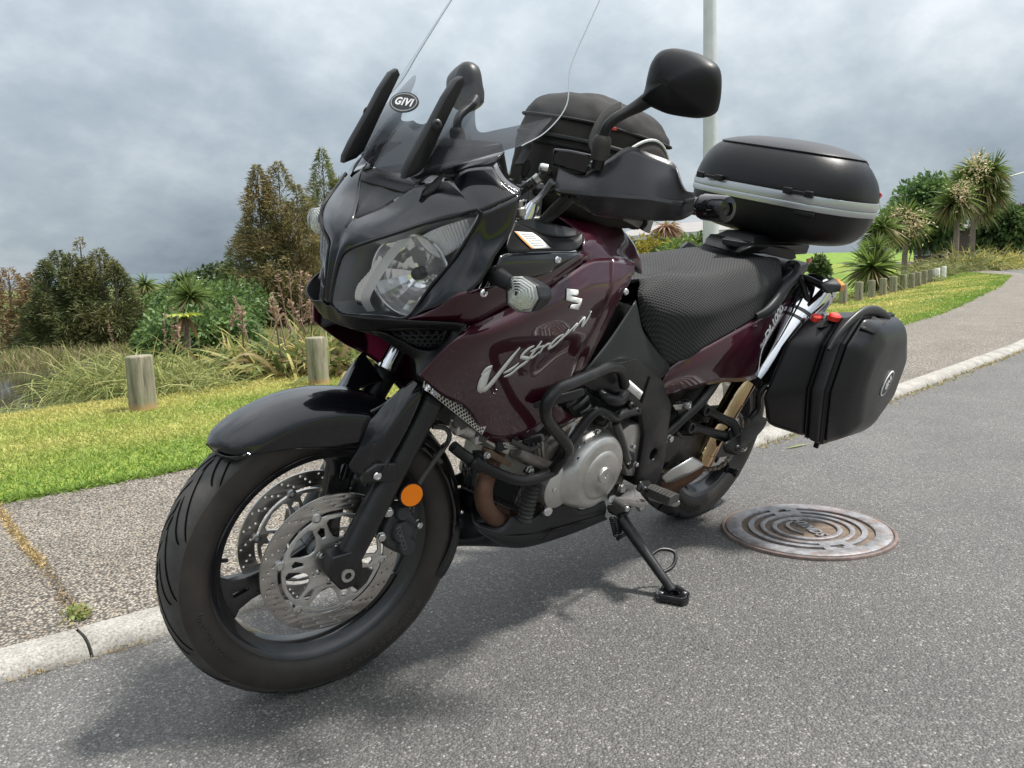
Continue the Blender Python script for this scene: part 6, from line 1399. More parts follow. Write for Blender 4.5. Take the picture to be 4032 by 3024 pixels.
hull('radiator', [(1.25, .16, .80), (1.25, -.16, .80), (1.19, .15, .55), (1.19, -.15, .55), (1.21, .16, .82), (1.21, -.16, .82), (1.15, .15, .55), (1.15, -.15, .55)], M('radiator_core', (.012, .012, .013), .8), bike, .004)
# oil cooler with mesh guard
oc = hull('oil_cooler', [(1.0392,-0.1,0.3913),(1.0351,-0.1,0.3203),(1.0304,0.12,0.4167),(1.0345,0.12,0.3458),(1.0776,0.05,0.3722),(1.0825,0.05,0.4183),(0.9975,0.1,0.3948),(0.9991,0.1,0.3294)], M('radiator_core'), bike, .004)
parts = []
A, B_, C_, D_ = [np.array(p) for p in ((1.0409,-0.1,0.3901), (1.0347,0.125,0.4215), (1.0407,0.125,0.3514), (1.0343,-0.1,0.3152))]
for k in range(15): parts.append(tubeg([A+(B_-A)*k/14, D_+(C_-D_)*min(1, k/14+.12)], .0013, 5, 1)); parts.append(tubeg([A+(B_-A)*k/14, D_+(C_-D_)*max(0, k/14-.12)], .0013, 5, 1))
parts.append(tubeg([A, B_, C_, D_], .004, 6, 1, True))
obj('cooler_guard', *join([(np.array(v)+np.array((.012, .006, 0)), f) for v, f in parts]), M('black_wire', (.035, .035, .038), .4, .4), oc)
# ribbed rubber hose
rp = []
for k in range(9):
    p = np.array((1.0387,0.145,0.4331))*(1-k/8)+np.array((1.0505,0.145,0.3564))*k/8; rp += [p, p]
tubeP = [np.array((1.0394,0.145,0.4362))*(1-t)+np.array((1.0525,0.145,0.339))*t for t in np.linspace(0, 1, 37)]
obj('ribbed_hose', *tubeg(tubeP, [.0165+.004*math.cos(k*math.pi/2) for k in range(37)], 14, 1), rubber, bike, ang=70)
# header pipe
tube('exhaust_header', [(1.1406,0.09,0.5094),(1.1683,0.115,0.4958),(1.1943,0.13,0.4727),(1.1987,0.135,0.4403),(1.1758,0.13,0.3953),(1.1169,0.11,0.34),(1.0136,0.07,0.278),(0.9055,0.03,0.2231)], .0215, rust, bike, seg=22, sub=7)
lathe('header_flange', [(.02, -.006), (.030, -.006), (.030, .006), (.02, .006)], Vector((1.1406,0.09,0.5094)), Vector((1.1406,0.09,0.5094))-Vector((1.1683,0.115,0.4958)), rust, bike, 24, True)
tube('link_pipe', [(1.0, .02, .28), (.9, .0, .24), (.75, .0, .235), (.62, .05, .27)], .026, rust, bike, seg=16)
# belly pan
bp = [[(1.1945,0.1,0.373),(1.2009,0.118,0.3565),(1.1814,0.134,0.3387),(1.1296,0.14,0.3144),(1.0324,0.142,0.286),(0.8809,0.142,0.2659),(0.6978,0.14,0.2558)],
      [(1.1731,0.105,0.3229),(1.1601,0.112,0.3122),(1.1379,0.118,0.2967),(1.0931,0.122,0.2713),(1.0082,0.126,0.2484),(0.8551,0.126,0.2337),(0.6728,0.122,0.2296)],
      [(1.092,0.06,0.2586),(1.0846,0.07,0.2491),(1.0683,0.075,0.2372),(1.0311,0.08,0.2186),(0.9557,0.085,0.1973),(0.7973,0.085,0.1851),(0.6196,0.085,0.1855)],
      [(1.20, 0, .24), (1.18, 0, .225), (1.15, 0, .215), (1.10, 0, .205), (1.02, 0, .20), (.88, 0, .21), (.72, 0, .225)]]
bp0 = [(1.1947,0.1,0.3745),(1.1973,0.116,0.3659),(1.1577,0.126,0.3451),(1.121,0.128,0.3294),(1.0832,0.134,0.3497),(1.0074,0.14,0.3236),(0.9471,0.148,0.3384)]
belly = patch('belly_pan', bp, plastic_g, bike, 'S', .004, 6, 5, (0, .6, -1))
bl = [[(1.1998,0.116,0.3609),(1.123,0.13,0.3295),(1.0857,0.136,0.3523),(1.0554,0.14,0.3313),(1.0118,0.143,0.3294),(0.964,0.147,0.3456),(0.8839,0.15,0.3442),(0.8351,0.15,0.307),(0.7292,0.148,0.3054)],
      [(1.1904,0.128,0.3426),(1.1307,0.141,0.3153),(1.0838,0.144,0.3041),(1.0543,0.146,0.2977),(1.0077,0.148,0.2877),(0.9526,0.15,0.2832),(0.8691,0.152,0.2772),(0.8199,0.152,0.2744),(0.7103,0.148,0.2649)]]
patch('belly_pan_side', [bl[0], mid(bl[0], bl[1], .5, (0, .004, 0)), bl[1]], plastic_g, belly, 'LR', .004, 4, 4, (0, 1, 0))
patch('belly_pan_lip', [[(1.1998,0.116,0.3609),(1.123,0.13,0.3295),(1.0857,0.136,0.3523)], [(1.0988,0.085,0.3103),(1.0665,0.095,0.3059),(1.062,0.11,0.3243)]], plastic_g, belly, 'LR', .003, 5, 4, (0, .3, 1))
# front wall seen past the fender
patch('belly_pan_front', [[(1.0235,-0.12,0.3083),(1.0087,-0.12,0.2651),(1.0029,-0.1,0.2198),(0.9928,-0.09,0.2017)], [(0.9682,-0.13,0.2901),(0.9524,-0.13,0.2457),(0.9588,-0.11,0.2026),(0.9414,-0.09,0.187)]], plastic_g, belly, 'L', .003, 4, 3, (1, 0, 0))
lathe('belly_pan_bolt', [(.0005, .010), (.012, .010), (.016, .004), (.017, 0), (.02, -.01)], Vector((0.9812,0.152,0.3482)), (.2, 1, .1), chrome, belly, 24)
for q in ([(0.9801,0.15,0.2616),(0.9496,0.152,0.2786),(0.9059,0.152,0.2703),(0.912,0.152,0.2609),(0.9304,0.15,0.2591)], [(0.8749,0.152,0.266),(0.8454,0.152,0.2703),(0.8038,0.152,0.2649),(0.7909,0.152,0.2678),(0.8253,0.152,0.2612)]):
    V, F = fill2d([(p[0], p[2]) for p in q], (), .001); obj('belly_pan_slot', [(v[0], .1535+v[2], v[1]) for v in V], F, dark, belly)
# crash bars
for sd in (1, -1):
    G_ = lambda L_: [(p[0], p[1]*sd, p[2]) for p in L_]
    cb = tube('crash_bar', G_([(0.7864,0.18,0.6463),(0.8328,0.205,0.6422),(0.881,0.205,0.6526),(0.8898,0.18,0.659),(0.8888,0.15,0.6651)]), .0135, frame_m, bike, seg=16)
    tube('crash_bar_loop', G_([(0.8297,0.205,0.6817),(0.8721,0.215,0.7285),(0.9339,0.225,0.7477),(1.0348,0.25,0.7496),(1.114,0.268,0.7503),(1.1782,0.28,0.7479),(1.208,0.285,0.7258),(1.1876,0.272,0.6862),(1.1359,0.255,0.6429),(1.0715,0.24,0.5932),(1.0327,0.225,0.5574),(1.0165,0.205,0.5289),(1.0192,0.19,0.4976),(1.0226,0.18,0.4768)]), .0138, frame_m, cb, seg=18, sub=6)
    tube('crash_bar_lower', G_([(1.3,0.12,0.5769),(1.2742,0.13,0.5551),(1.2476,0.15,0.537),(1.2121,0.165,0.517),(1.1623,0.178,0.4922),(1.1173,0.185,0.479),(1.0581,0.185,0.476),(1.0152,0.18,0.478)]), .0130, frame_m, cb, seg=16)
    tube('crash_bar_upper', G_([(1.0119,0.178,0.4735),(0.9904,0.185,0.529),(0.9667,0.19,0.5688),(0.9359,0.198,0.6141),(0.9045,0.2,0.625),(0.8606,0.2,0.6047),(0.8236,0.195,0.5891),(0.7799,0.188,0.5921),(0.7109,0.18,0.5835)]), .0125, frame_m, cb, seg=16)
    lathe('bar_collar', [(.013, -.018), (.018, -.014), (.018, .014), (.013, .018)], Vector(G_([(1.2495,0.15,0.5387)])[0]), Vector((-.5, .2*sd, -.35)), frame_m, cb, 20)
    hull('bar_clamp', G_([(1.2535,0.13,0.5637),(1.2267,0.13,0.5581),(1.2073,0.14,0.545),(1.2092,0.15,0.5231),(1.2293,0.15,0.5249),(1.2564,0.14,0.5477),(1.2554,0.16,0.5664),(1.2376,0.165,0.5491)]), frame_m, cb, .004)
    hull('bar_plate', G_([(1.0969,0.16,0.502),(1.072,0.165,0.4986),(1.037,0.165,0.4764),(1.0778,0.165,0.4745),(1.1077,0.16,0.485),(1.0904,0.15,0.485),(1.0254,0.15,0.4613)]), frame_m, cb, .004)
    bolt(Vector(G_([(1.0942,0.168,0.4938)])[0]), (0, sd, 0), .010, steel, cb, .010, True); bolt(Vector(G_([(1.2349,0.16,0.5594)])[0]), (0, sd, 0), .007, steel, cb, .008, True)
    hull('rear_bar_bracket', G_([(0.7802,0.185,0.5977),(0.7536,0.185,0.6167),(0.7204,0.185,0.5963),(0.7172,0.185,0.5762),(0.7855,0.185,0.573),(0.7654,0.175,0.5914),(0.7385,0.175,0.6106),(0.7049,0.175,0.59),(0.7707,0.175,0.5665)]), frame_m, cb, .002)
    bolt(Vector(G_([(0.7572,0.187,0.6095)])[0]), (0, sd, 0), .011, M('black_bolt'), cb); bolt(Vector(G_([(0.7276,0.187,0.5896)])[0]), (0, sd, 0), .011, M('black_bolt'), cb)
    # scoop wing
    hull('air_scoop', G_([(1.139,0.185,0.6766),(1.11,0.195,0.6873),(0.9845,0.2,0.6966),(0.9704,0.198,0.6749),(0.9972,0.198,0.6655),(1.0976,0.195,0.6646),(1.1319,0.185,0.66),(1.0871,0.16,0.6551),(0.9296,0.16,0.6662)]), plastic_g, bike, .005)
    ve = hull('air_vent', G_([(1.0106,0.172,0.6526),(0.9882,0.178,0.6595),(0.9234,0.178,0.655),(0.905,0.178,0.621),(0.926,0.178,0.6047),(0.9557,0.176,0.6035),(0.9817,0.174,0.6212),(0.9625,0.15,0.6369),(0.8775,0.15,0.6089),(0.9224,0.15,0.5905)]), plastic, bike, .004)
    for a_, b_ in (((1.0134,0.182,0.65), (0.986,0.186,0.6607)), ((0.9864,0.182,0.6347), (0.9405,0.186,0.6605)), ((0.9541,0.182,0.6167), (0.9204,0.184,0.6329))):
        p_, q_ = Vector(G_([a_])[0]), Vector(G_([b_])[0]); obj('vent_louvre', *tubeg([p_, (p_+q_)/2+Vector((0, .004*sd, 0)), q_], .006, 8, 4, flat=.4), plastic_g, ve)
# ignition coil / wiring under the panel
hull('ignition_coil', [(1.1213,0.155,0.5737),(1.0519,0.155,0.5711),(1.0433,0.155,0.5499),(1.0712,0.155,0.5417),(1.1097,0.155,0.5524),(1.074,0.13,0.5542),(1.0245,0.13,0.5501),(1.0423,0.13,0.5281)], plastic, bike, .006)
tube('wiring_loom', [(1.151,0.15,0.5722),(1.1308,0.16,0.5615),(1.0911,0.16,0.5424),(1.051,0.15,0.541),(1.0166,0.14,0.5526)], .007, rubber, bike, seg=8)
tube('throttle_hose', [(0.9278,0.15,0.5799),(0.9371,0.15,0.5528),(0.9437,0.15,0.5308)], .004, steel, bike, seg=6)
lathe('hose_clamp', [(.020, -.012), (.022, 0), (.020, .012)], Vector((0.821,0.15,0.5608)), (.6, .4, .6), steel, bike, 20)
tube('coolant_hose', [(0.8301,0.15,0.5773),(0.8072,0.15,0.5432),(0.8166,0.14,0.5258)], .019, rubber, bike, seg=14)
# ---------------------------------------------------------------- sub-frame, seat, tail
seat_m = M('seat_mesh_fabric', (.012, .012, .013), .8)
def meshmat(m):
    t = m.node_tree; b = t.nodes['Principled BSDF']; co = t.nodes.new('ShaderNodeTexCoord')
    uvn = t.nodes.new('ShaderNodeUVMap'); mp = t.nodes.new('ShaderNodeMapping'); t.links.new(uvn.outputs[0], mp.inputs[0])
    # honeycomb: three cosine waves 60 degrees apart
    acc = None
    for k in range(3):
        dt = t.nodes.new('ShaderNodeVectorMath'); dt.operation = 'DOT_PRODUCT'; a = math.pi*k/3
        dt.inputs[1].default_value = (math.cos(a)*6.6, math.sin(a)*6.6, 0); t.links.new(uvn.outputs[0], dt.inputs[0])
        cs = t.nodes.new('ShaderNodeMath'); cs.operation = 'COSINE'; t.links.new(dt.outputs['Value'], cs.inputs[0])
        if acc is None: acc = cs.outputs[0]
        else:
            ad = t.nodes.new('ShaderNodeMath'); ad.operation = 'ADD'; t.links.new(acc, ad.inputs[0]); t.links.new(cs.outputs[0], ad.inputs[1]); acc = ad.outputs[0]
    mr_ = t.nodes.new('ShaderNodeMapRange'); mr_.inputs[1].default_value = -.6; mr_.inputs[2].default_value = 1.6; t.links.new(acc, mr_.inputs[0])
    r = t.nodes.new('ShaderNodeValToRGB'); t.links.new(mr_.outputs[0], r.inputs[0])
    r.color_ramp.elements[0].position = .05; r.color_ramp.elements[0].color = (.024, .0245, .0265, 1); r.color_ramp.elements[1].position = .62; r.color_ramp.elements[1].color = (.0015, .0015, .0015, 1)
    t.links.new(r.outputs[0], b.inputs['Base Color'])
    bu = t.nodes.new('ShaderNodeBump'); bu.inputs['Strength'].default_value = .8; bu.inputs['Distance'].default_value = .003; bu.invert = True
    t.links.new(mr_.outputs[0], bu.inputs['Height']); t.links.new(bu.outputs[0], b.inputs['Normal'])
meshmat(seat_m)
sx0 = [(.735, 0, .898), (.66, 0, .900), (.56, 0, .899), (.46, 0, .907), (.37, 0, .927), (.27, 0, .943), (.17, 0, .950), (.06, 0, .953), (-.04, 0, .952)]
sx1 = [(.735, .045, .902), (.66, .055, .906), (.56, .065, .907), (.46, .07, .913), (.37, .07, .930), (.27, .065, .945), (.17, .06, .952), (.06, .055, .955), (-.04, .05, .953)]
sx2 = [(0.6949,0.092,0.9124),(0.6754,0.11,0.9205),(0.6181,0.128,0.9339),(0.5299,0.14,0.9291),(0.4248,0.14,0.9228),(0.2905,0.128,0.9347),(0.1485,0.118,0.9461),(0.0417,0.11,0.9548),(-0.0283,0.105,0.9575)]
sx3 = [(0.7417,0.13,0.8845),(0.7321,0.148,0.88),(0.6855,0.172,0.8615),(0.6051,0.192,0.8571),(0.4969,0.192,0.8544),(0.3576,0.18,0.8666),(0.2225,0.172,0.8771),(0.1186,0.164,0.9065),(0.0388,0.155,0.9332)]
sx4 = [(0.7139,0.14,0.8142),(0.6844,0.152,0.7879),(0.6347,0.17,0.7702),(0.5608,0.186,0.7869),(0.4638,0.19,0.8036),(0.3321,0.184,0.8163),(0.2123,0.176,0.8416),(0.0961,0.168,0.8695),(0.0289,0.16,0.9072)]
sx5 = [(0.6606,0.148,0.7567),(0.6309,0.156,0.7279),(0.5751,0.168,0.6907),(0.5115,0.184,0.7114),(0.424,0.188,0.7379),(0.2992,0.184,0.7653),(0.1777,0.178,0.7952),(0.0689,0.17,0.8417),(0.0123,0.162,0.88)]
seat = patch('seat', [sx0, sx1, sx2, sx3, sx4, sx5], seat_m, bike, 'S', .01, 5, 5, (0, .5, 1))
uvl = seat.data.uv_layers.new(name='UVMap')
for lp in seat.data.loops:
    v = seat.data.vertices[lp.vertex_index].co
    g_ = abs(v.y)+max(0, .93-v.z)*1.0
    uvl.data[lp.index].uv = (v.x*115, g_*(1 if v.y > 0 else -1)*115)
tp0 = [(0.6068,0.16,0.6433),(0.5752,0.172,0.6906),(0.4288,0.19,0.7415),(0.1926,0.186,0.796),(0.0425,0.176,0.8227),(-0.0807,0.16,0.8498)]
tp1 = [(0.6105,0.168,0.6329),(0.5588,0.184,0.6608),(0.4058,0.2,0.6918),(0.1993,0.2,0.7265),(0.074,0.188,0.7545),(-0.0717,0.164,0.8261)]
tp2 = [(0.5526,0.158,0.5898),(0.4729,0.17,0.601),(0.3297,0.186,0.6112),(0.0977,0.19,0.5956),(0.087,0.184,0.677),(-0.0659,0.164,0.8151)]
tail = patch('tail_panel', [tp0, tp1, tp2], maroon, bike, 'LR', .003, 5, 5, (0, 1, 0))
V, F = text2d('DL1000', .046, .0, .0, .92, .0018)
p_, q_ = Vector((0.0987,0.195,0.7451)), Vector((0.0245,0.182,0.8094)); u_ = (q_-p_); u_.y = 0; ctr = (p_+q_)/2
letV = place((V, F), (ctr.x, .2, ctr.z), u_, Vector((0, -1, 0)).cross(u_)*-1)
letV = ([Vector((v.x, .2, v.z)) for v in letV[0]], letV[1])
drape('model_lettering', *letV, tail[0], white_p, tail[0], (0, -1, 0), .0016, .0006)
V, F = text2d('SUZUKI', .020, .0, .0, 1.0, .0004)
p_, q_ = Vector((0.1278,0.196,0.7138)), Vector((0.0915,0.193,0.7384)); ctr = (p_+q_)/2; u_ = q_-p_; u_.y = 0
letV = place((V, F), (ctr.x, .2, ctr.z), u_, Vector((0, -1, 0)).cross(u_)*-1); letV = ([Vector((v.x, .2, v.z)) for v in letV[0]], letV[1])
drape('maker_lettering', *letV, tail[0], white_p, tail[0], (0, -1, 0), .0016, .0006)
# tail top / underseat
hull('tail_body', [(x, y*s_, z) for s_ in (1, -1) for x, y, z in ((.60, .13, .70), (.45, .15, .74), (.10, .15, .86), (-.10, .13, .92), (-.30, .09, .935), (-.32, .08, .90), (.0, .13, .78), (.35, .14, .68))], plastic, bike, .01)
# grab rails
for sd in (1, -1):
    G_ = lambda L_: [(p[0], p[1]*sd, p[2]) for p in L_]
    obj('grab_rail', *tubeg(G_([(0.2003,0.19,0.8071),(0.1635,0.2,0.8214),(0.1184,0.2,0.8474),(0.0512,0.19,0.8916),(-0.0151,0.178,0.9181),(-0.0444,0.165,0.9438),(-0.0487,0.15,0.9483),(-0.0275,0.14,0.9493)]), [.010, .017, .020, .019, .018, .017, .016, .014], 14, 6, flat=.7), plastic_g, bike, ang=60)
    pk = tube('case_rail', G_([(-0.0629,0.17,0.9143),(-0.0777,0.185,0.8871),(-0.0829,0.215,0.8335),(-0.0955,0.23,0.8003),(-0.1154,0.235,0.7289),(-0.005,0.235,0.649)]), .0105, frame_m, bike, seg=12)
    tube('case_rail_lower', G_([(0.0883,0.225,0.5837),(0.101,0.215,0.5478),(0.0607,0.205,0.4972),(0.0726,0.2,0.4679),(0.0796,0.195,0.4553)]), .0105, frame_m, pk, seg=12)
# luggage rack plate
rk = [(x, y*s_, z) for s_ in (1, -1) for x, y, z in ((.14, .075, .985), (.16, .06, .968), (-.27, .085, .965), (-.30, .07, .985), (.10, .085, 1.0), (-.26, .09, .998), (.13, .03, .965), (-.28, .05, .955))]
rack = hull('luggage_rack', rk, plastic, bike, .006)
hull('rack_top', [(x, y*s_, z) for s_ in (1, -1) for x, y, z in ((.09, .07, 1.0), (-.24, .08, 1.0), (.06, .05, 1.02), (-.22, .06, 1.02))], plastic, rack, .004)
hull('rack_side', [Vector(p) for p in [(0.2211,0.03,1.0076),(0.1772,0.02,1.0132),(-0.1035,0.115,0.987),(-0.1324,0.115,0.9576),(-0.0989,0.115,0.9528),(0.2083,0.03,0.9895),(0.1078,-0.02,0.9968),(-0.1708,0.08,0.9716)]], plastic_g, rack, .004)
sheet('rack_sticker', [(-0.2397,0.1,0.9508),(-0.3011,0.09,0.9531),(-0.3112,0.09,0.9363),(-0.2514,0.1,0.9354)], M('sticker_red', (.65, .2, .12), .5), rack, d=(0, -1, 0), nu=1, nv=1)
# rear turn signals
for sd in (1, -1):
    G_ = lambda L_: [(p[0], p[1]*sd, p[2]) for p in L_]
    rs = hull('rear_turn_signal', [Vector(p) for p in G_([(-0.0264,0.255,0.9152),(-0.0843,0.27,0.9353),(-0.0869,0.3,0.9184),(-0.0913,0.3,0.8967),(-0.0436,0.28,0.887),(-0.0533,0.258,0.8905),(-0.1738,0.24,0.9022),(-0.1755,0.262,0.9021)])], plastic_g, bike, .005)
    tube('signal_stalk', G_([(-0.144,0.15,0.8979),(-0.1059,0.19,0.9038),(-0.0673,0.23,0.9071),(-0.0474,0.262,0.9053)]), [.016, .014, .012, .012], plastic, rs, seg=12)
    obj('rear_signal_lens', *hullg([Vector((p[0]-.03, p[1], p[2])) for p in G_([(-0.0864,0.27,0.9319),(-0.0868,0.298,0.9179),(-0.0901,0.298,0.8979),(-0.0496,0.278,0.8883)])]+[Vector((p[0]-.02, p[1], p[2])) for p in G_([(-0.0864,0.27,0.9319),(-0.0868,0.298,0.9179),(-0.0901,0.298,0.8979),(-0.0496,0.278,0.8883)])]), orange_p, rs)
hull('tail_light', [(-.30, .07, .92), (-.30, -.07, .92), (-.335, .05, .90), (-.335, -.05, .90), (-.30, .07, .88), (-.30, -.07, .88)], red_p, bike, .005)
hull('licence_bracket', [(-.28, .09, .90), (-.28, -.09, .90), (-.40, .08, .68), (-.40, -.08, .68), (-.26, .07, .86), (-.385, .07, .67), (-.26, -.07, .86), (-.385, -.07, .67)], plastic, bike, .006)
# ---------------------------------------------------------------- rear wheel, swingarm, chain
RA = Vector((0, 0, .321))
rw = wheel(RA, .321, .15, .222, bike, 3, R(60), .058, 'rear_wheel')
to2, _ = tyre(RA, .321, .150, .222, 'tyre', rw)
for p in to2.data.polygons:
    q = p.center-RA; p.material_index = 1 if math.hypot(q.x, q.z) < .286 else 0
tag(tread(RA, .321, .150, .222, rw, 26, 1), kind='stuff')
ring_text('BRIDGESTONE', RA, .262, .0765, R(-60), .030, rw, rubber, sgn=-1)
V, F = fill2d(circ((0, 0), .12, 90), [circ((0, 0), .055, 40)], .002); fixn(obj('brake_disc', [Vector((RA.x+v[0], -.10+v[2], RA.z+v[1])) for v in V], F, disc_m, rw))
# sprocket
ol = []
for k in range(82):
    a = 2*math.pi*k/82; ol.append(((.108 if k % 2 else .100)*math.cos(a), (.108 if k % 2 else .100)*math.sin(a)))
hs = [circ((0, 0), .04, 32)]+[circ((.07*math.cos(a), .07*math.sin(a)), .016, 12) for a in np.linspace(0, 2*math.pi, 6)[:-1]]
V, F = fill2d(ol, hs, .003); fixn(obj('sprocket', [Vector((RA.x+v[0], .088+v[2], RA.z+v[1])) for v in V], F, steel, rw))
# chain: every link
chm = M('dirty_chain', (.20, .17, .13), .5, .7, var=.3, vscale=60)
fs_ = Vector((.585, .088, .40)); rF, rR = .040, .105
path = []
for t in np.linspace(0, 1, 36): path.append(Vector((fs_.x*(1-t)+RA.x*t, .088, (fs_.z+rF)*(1-t)+(RA.z+rR)*t)))
for a in np.linspace(90, 270, 22)[1:-1]: path.append(RA+Vector((rR*math.cos(R(a)), .088, rR*math.sin(R(a)))))
for t in np.linspace(0, 1, 36): path.append(Vector((RA.x*(1-t)+fs_.x*t, .088, (RA.z-rR)*(1-t)+(fs_.z-rF)*t-.018*math.sin(math.pi*t))))
seglen = .0159; acc = []; cur = 0; pts = [path[0]]
for a, b in zip(path, path[1:]):
    d = (b-a).length
    while cur+d >= seglen*len(pts): pts.append(a+(b-a)*((seglen*len(pts)-cur)/d))
    cur += d
parts = []
for i in range(len(pts)-1):
    a, b = pts[i], pts[i+1]; m_ = (a+b)/2; u_ = (b-a).normalized(); n_ = Vector((-u_.z, 0, u_.x)); w_ = .009 if i % 2 else .0065
    ol = [(-.012, -.003), (-.008, -.0062), (0, -.0045), (.008, -.0062), (.012, -.003), (.012, .003), (.008, .0062), (0, .0045), (-.008, .0062), (-.012, .003)]
    for s_ in (1, -1):
        V = [m_+u_*x+n_*z+Vector((0, s_*w_+e, 0)) for e in (-.001, .001) for x, z in ol]; n0 = len(ol)
        F = [tuple(range(n0)), tuple(range(n0, 2*n0))]+[(k, (k+1) % n0, n0+(k+1) % n0, n0+k) for k in range(n0)]
        parts.append((V, F))
ch_o = fixn(obj('drive_chain', *join(parts), chm, bike)); tag(ch_o, kind='stuff')
# swingarm
for sd in (1, -1):
    hull('swingarm', [(x, (y+e)*sd, z) for x, y, z in ((.60, .125, .46), (.60, .125, .38), (.30, .125, .44), (.30, .125, .36), (.02, .125, .372), (.02, .125, .285), (-.07, .125, .365), (-.08, .125, .30)) for e in (-.018, .018)], frame_m, bike, .006)
    lathe('axle_bolt', [(.0005, .03), (.010, .03), (.012, .026), (.016, .02), (.016, 0)], (0, .143*sd, .323), (0, sd, 0), steel, bike, 16)
q = (0.0188,0.15,0.2435); lathe('stand_bobbin', [(.0005, .045), (.012, .045), (.015, .04), (.015, .034), (.010, .03), (.010, .012), (.015, .008), (.015, 0)], (q[0]+.02, .142, q[2]), (0, 1, 0), plastic, bike, 18)
hull('swingarm_brace', [(.55, y, z) for y in (-.1, .1) for z in (.40, .47)]+[(.36, y, z) for y in (-.11, .11) for z in (.41, .46)], frame_m, bike, .006)
hull('chain_guard', [(.48, .10, .50), (.48, .07, .50), (.05, .11, .455), (.05, .07, .455), (.48, .11, .47), (.05, .112, .42), (-.06, .11, .40), (-.06, .08, .43)], plastic, bike, .003)
lathe('shock_absorber', [(.0005, 0), (.03, 0), (.03, .2), (.02, .2), (.0005, .2)], (.50, 0, .48), (.1, 0, 1), frame_m, bike, 18)
hull('rear_hugger', [(x, y, z) for y in (-.08, .08) for x, z in ((.34, .62), (.42, .50), (.30, .60), (.38, .48), (.22, .66), (.2, .64))], plastic, bike, .004)
# ---------------------------------------------------------------- exhaust
tube('tail_pipe', [(0.2827,0.07,0.1955),(0.2522,0.1,0.2385),(0.2297,0.125,0.2775),(0.2322,0.14,0.3207)], .028, rust, bike, seg=18)
pp = tube('muffler_pipe', [(0.2366,0.145,0.3254),(0.2226,0.15,0.3649),(0.2079,0.155,0.4153),(0.1751,0.16,0.4747),(0.147,0.168,0.5454),(0.1261,0.172,0.5842)], .0345, bronze, bike, seg=28, sub=4)
tube('pipe_collar', [(0.237,0.144,0.3169),(0.2294,0.148,0.3494)], .0385, bronze, pp, seg=28, sub=4)
patch('exhaust_shield', [[(0.3394,0.17,0.3658),(0.3921,0.165,0.351),(0.4207,0.155,0.3347),(0.438,0.14,0.3073),(0.425,0.138,0.2924)], [(0.2939,0.185,0.3378),(0.3475,0.182,0.3266),(0.3857,0.17,0.3146),(0.4119,0.152,0.2956),(0.4181,0.142,0.2848)], [(0.2857,0.178,0.3185),(0.3358,0.178,0.3127),(0.3713,0.165,0.2964),(0.3942,0.15,0.2826),(0.4121,0.142,0.2817)]], M('brushed_shield', (.55, .55, .54), .33, .9, var=.08), bike, 'L', .003, 5, 5, (0, 1, .2))
for sd in (1, -1):
    G_ = lambda L_: [(p[0], p[1]*sd, p[2]) for p in L_]
    mu_ = tube('muffler', G_([(0.0232,0.17,0.602),(-0.0215,0.178,0.6631),(-0.0777,0.186,0.7579),(-0.1412,0.192,0.8379),(-0.1623,0.194,0.8685)]), [.052, .060, .061, .061, .059], chrome, bike, seg=40, sub=4)
    tube('muffler_collar', G_([(0.0557,0.168,0.5737),(0.0232,0.17,0.602)]), [.038, .053], chrome, mu_, seg=36, sub=3)
    tube('muffler_sleeve', G_([(-0.048,0.172,0.6349),(-0.0827,0.178,0.6915),(-0.1205,0.184,0.7538)]), .0645, M('black_sleeve', (.01, .01, .011), .22, 0, .5, .4), mu_, seg=40, sub=3)
    for q in (((-0.0794,0.186,0.7549), (-0.0858,0.1865,0.7631)), ((-0.0955,0.188,0.7788), (-0.1019,0.1885,0.787))): tube('muffler_band', G_(q), .0655, M('black_sleeve'), mu_, seg=40, sub=2)
    tube('muffler_end_cap', G_([(-0.1623,0.194,0.8685),(-0.1818,0.195,0.8849),(-0.188,0.196,0.8962)]), [.0600, .0585, .050], chrome, mu_, seg=40, sub=3)
    c = Vector(G_([(-0.163,0.194,0.8673)])[0]); ax = (Vector(G_([(-0.18,0.195,0.8878)])[0])-c).normalized(); u_, v_, d_ = basis(ax)
    for k in range(10):
        a = 2*math.pi*k/10; n_ = u_*math.cos(a)+v_*math.sin(a); bolt(c+n_*.0585, n_, .004, steel, mu_)
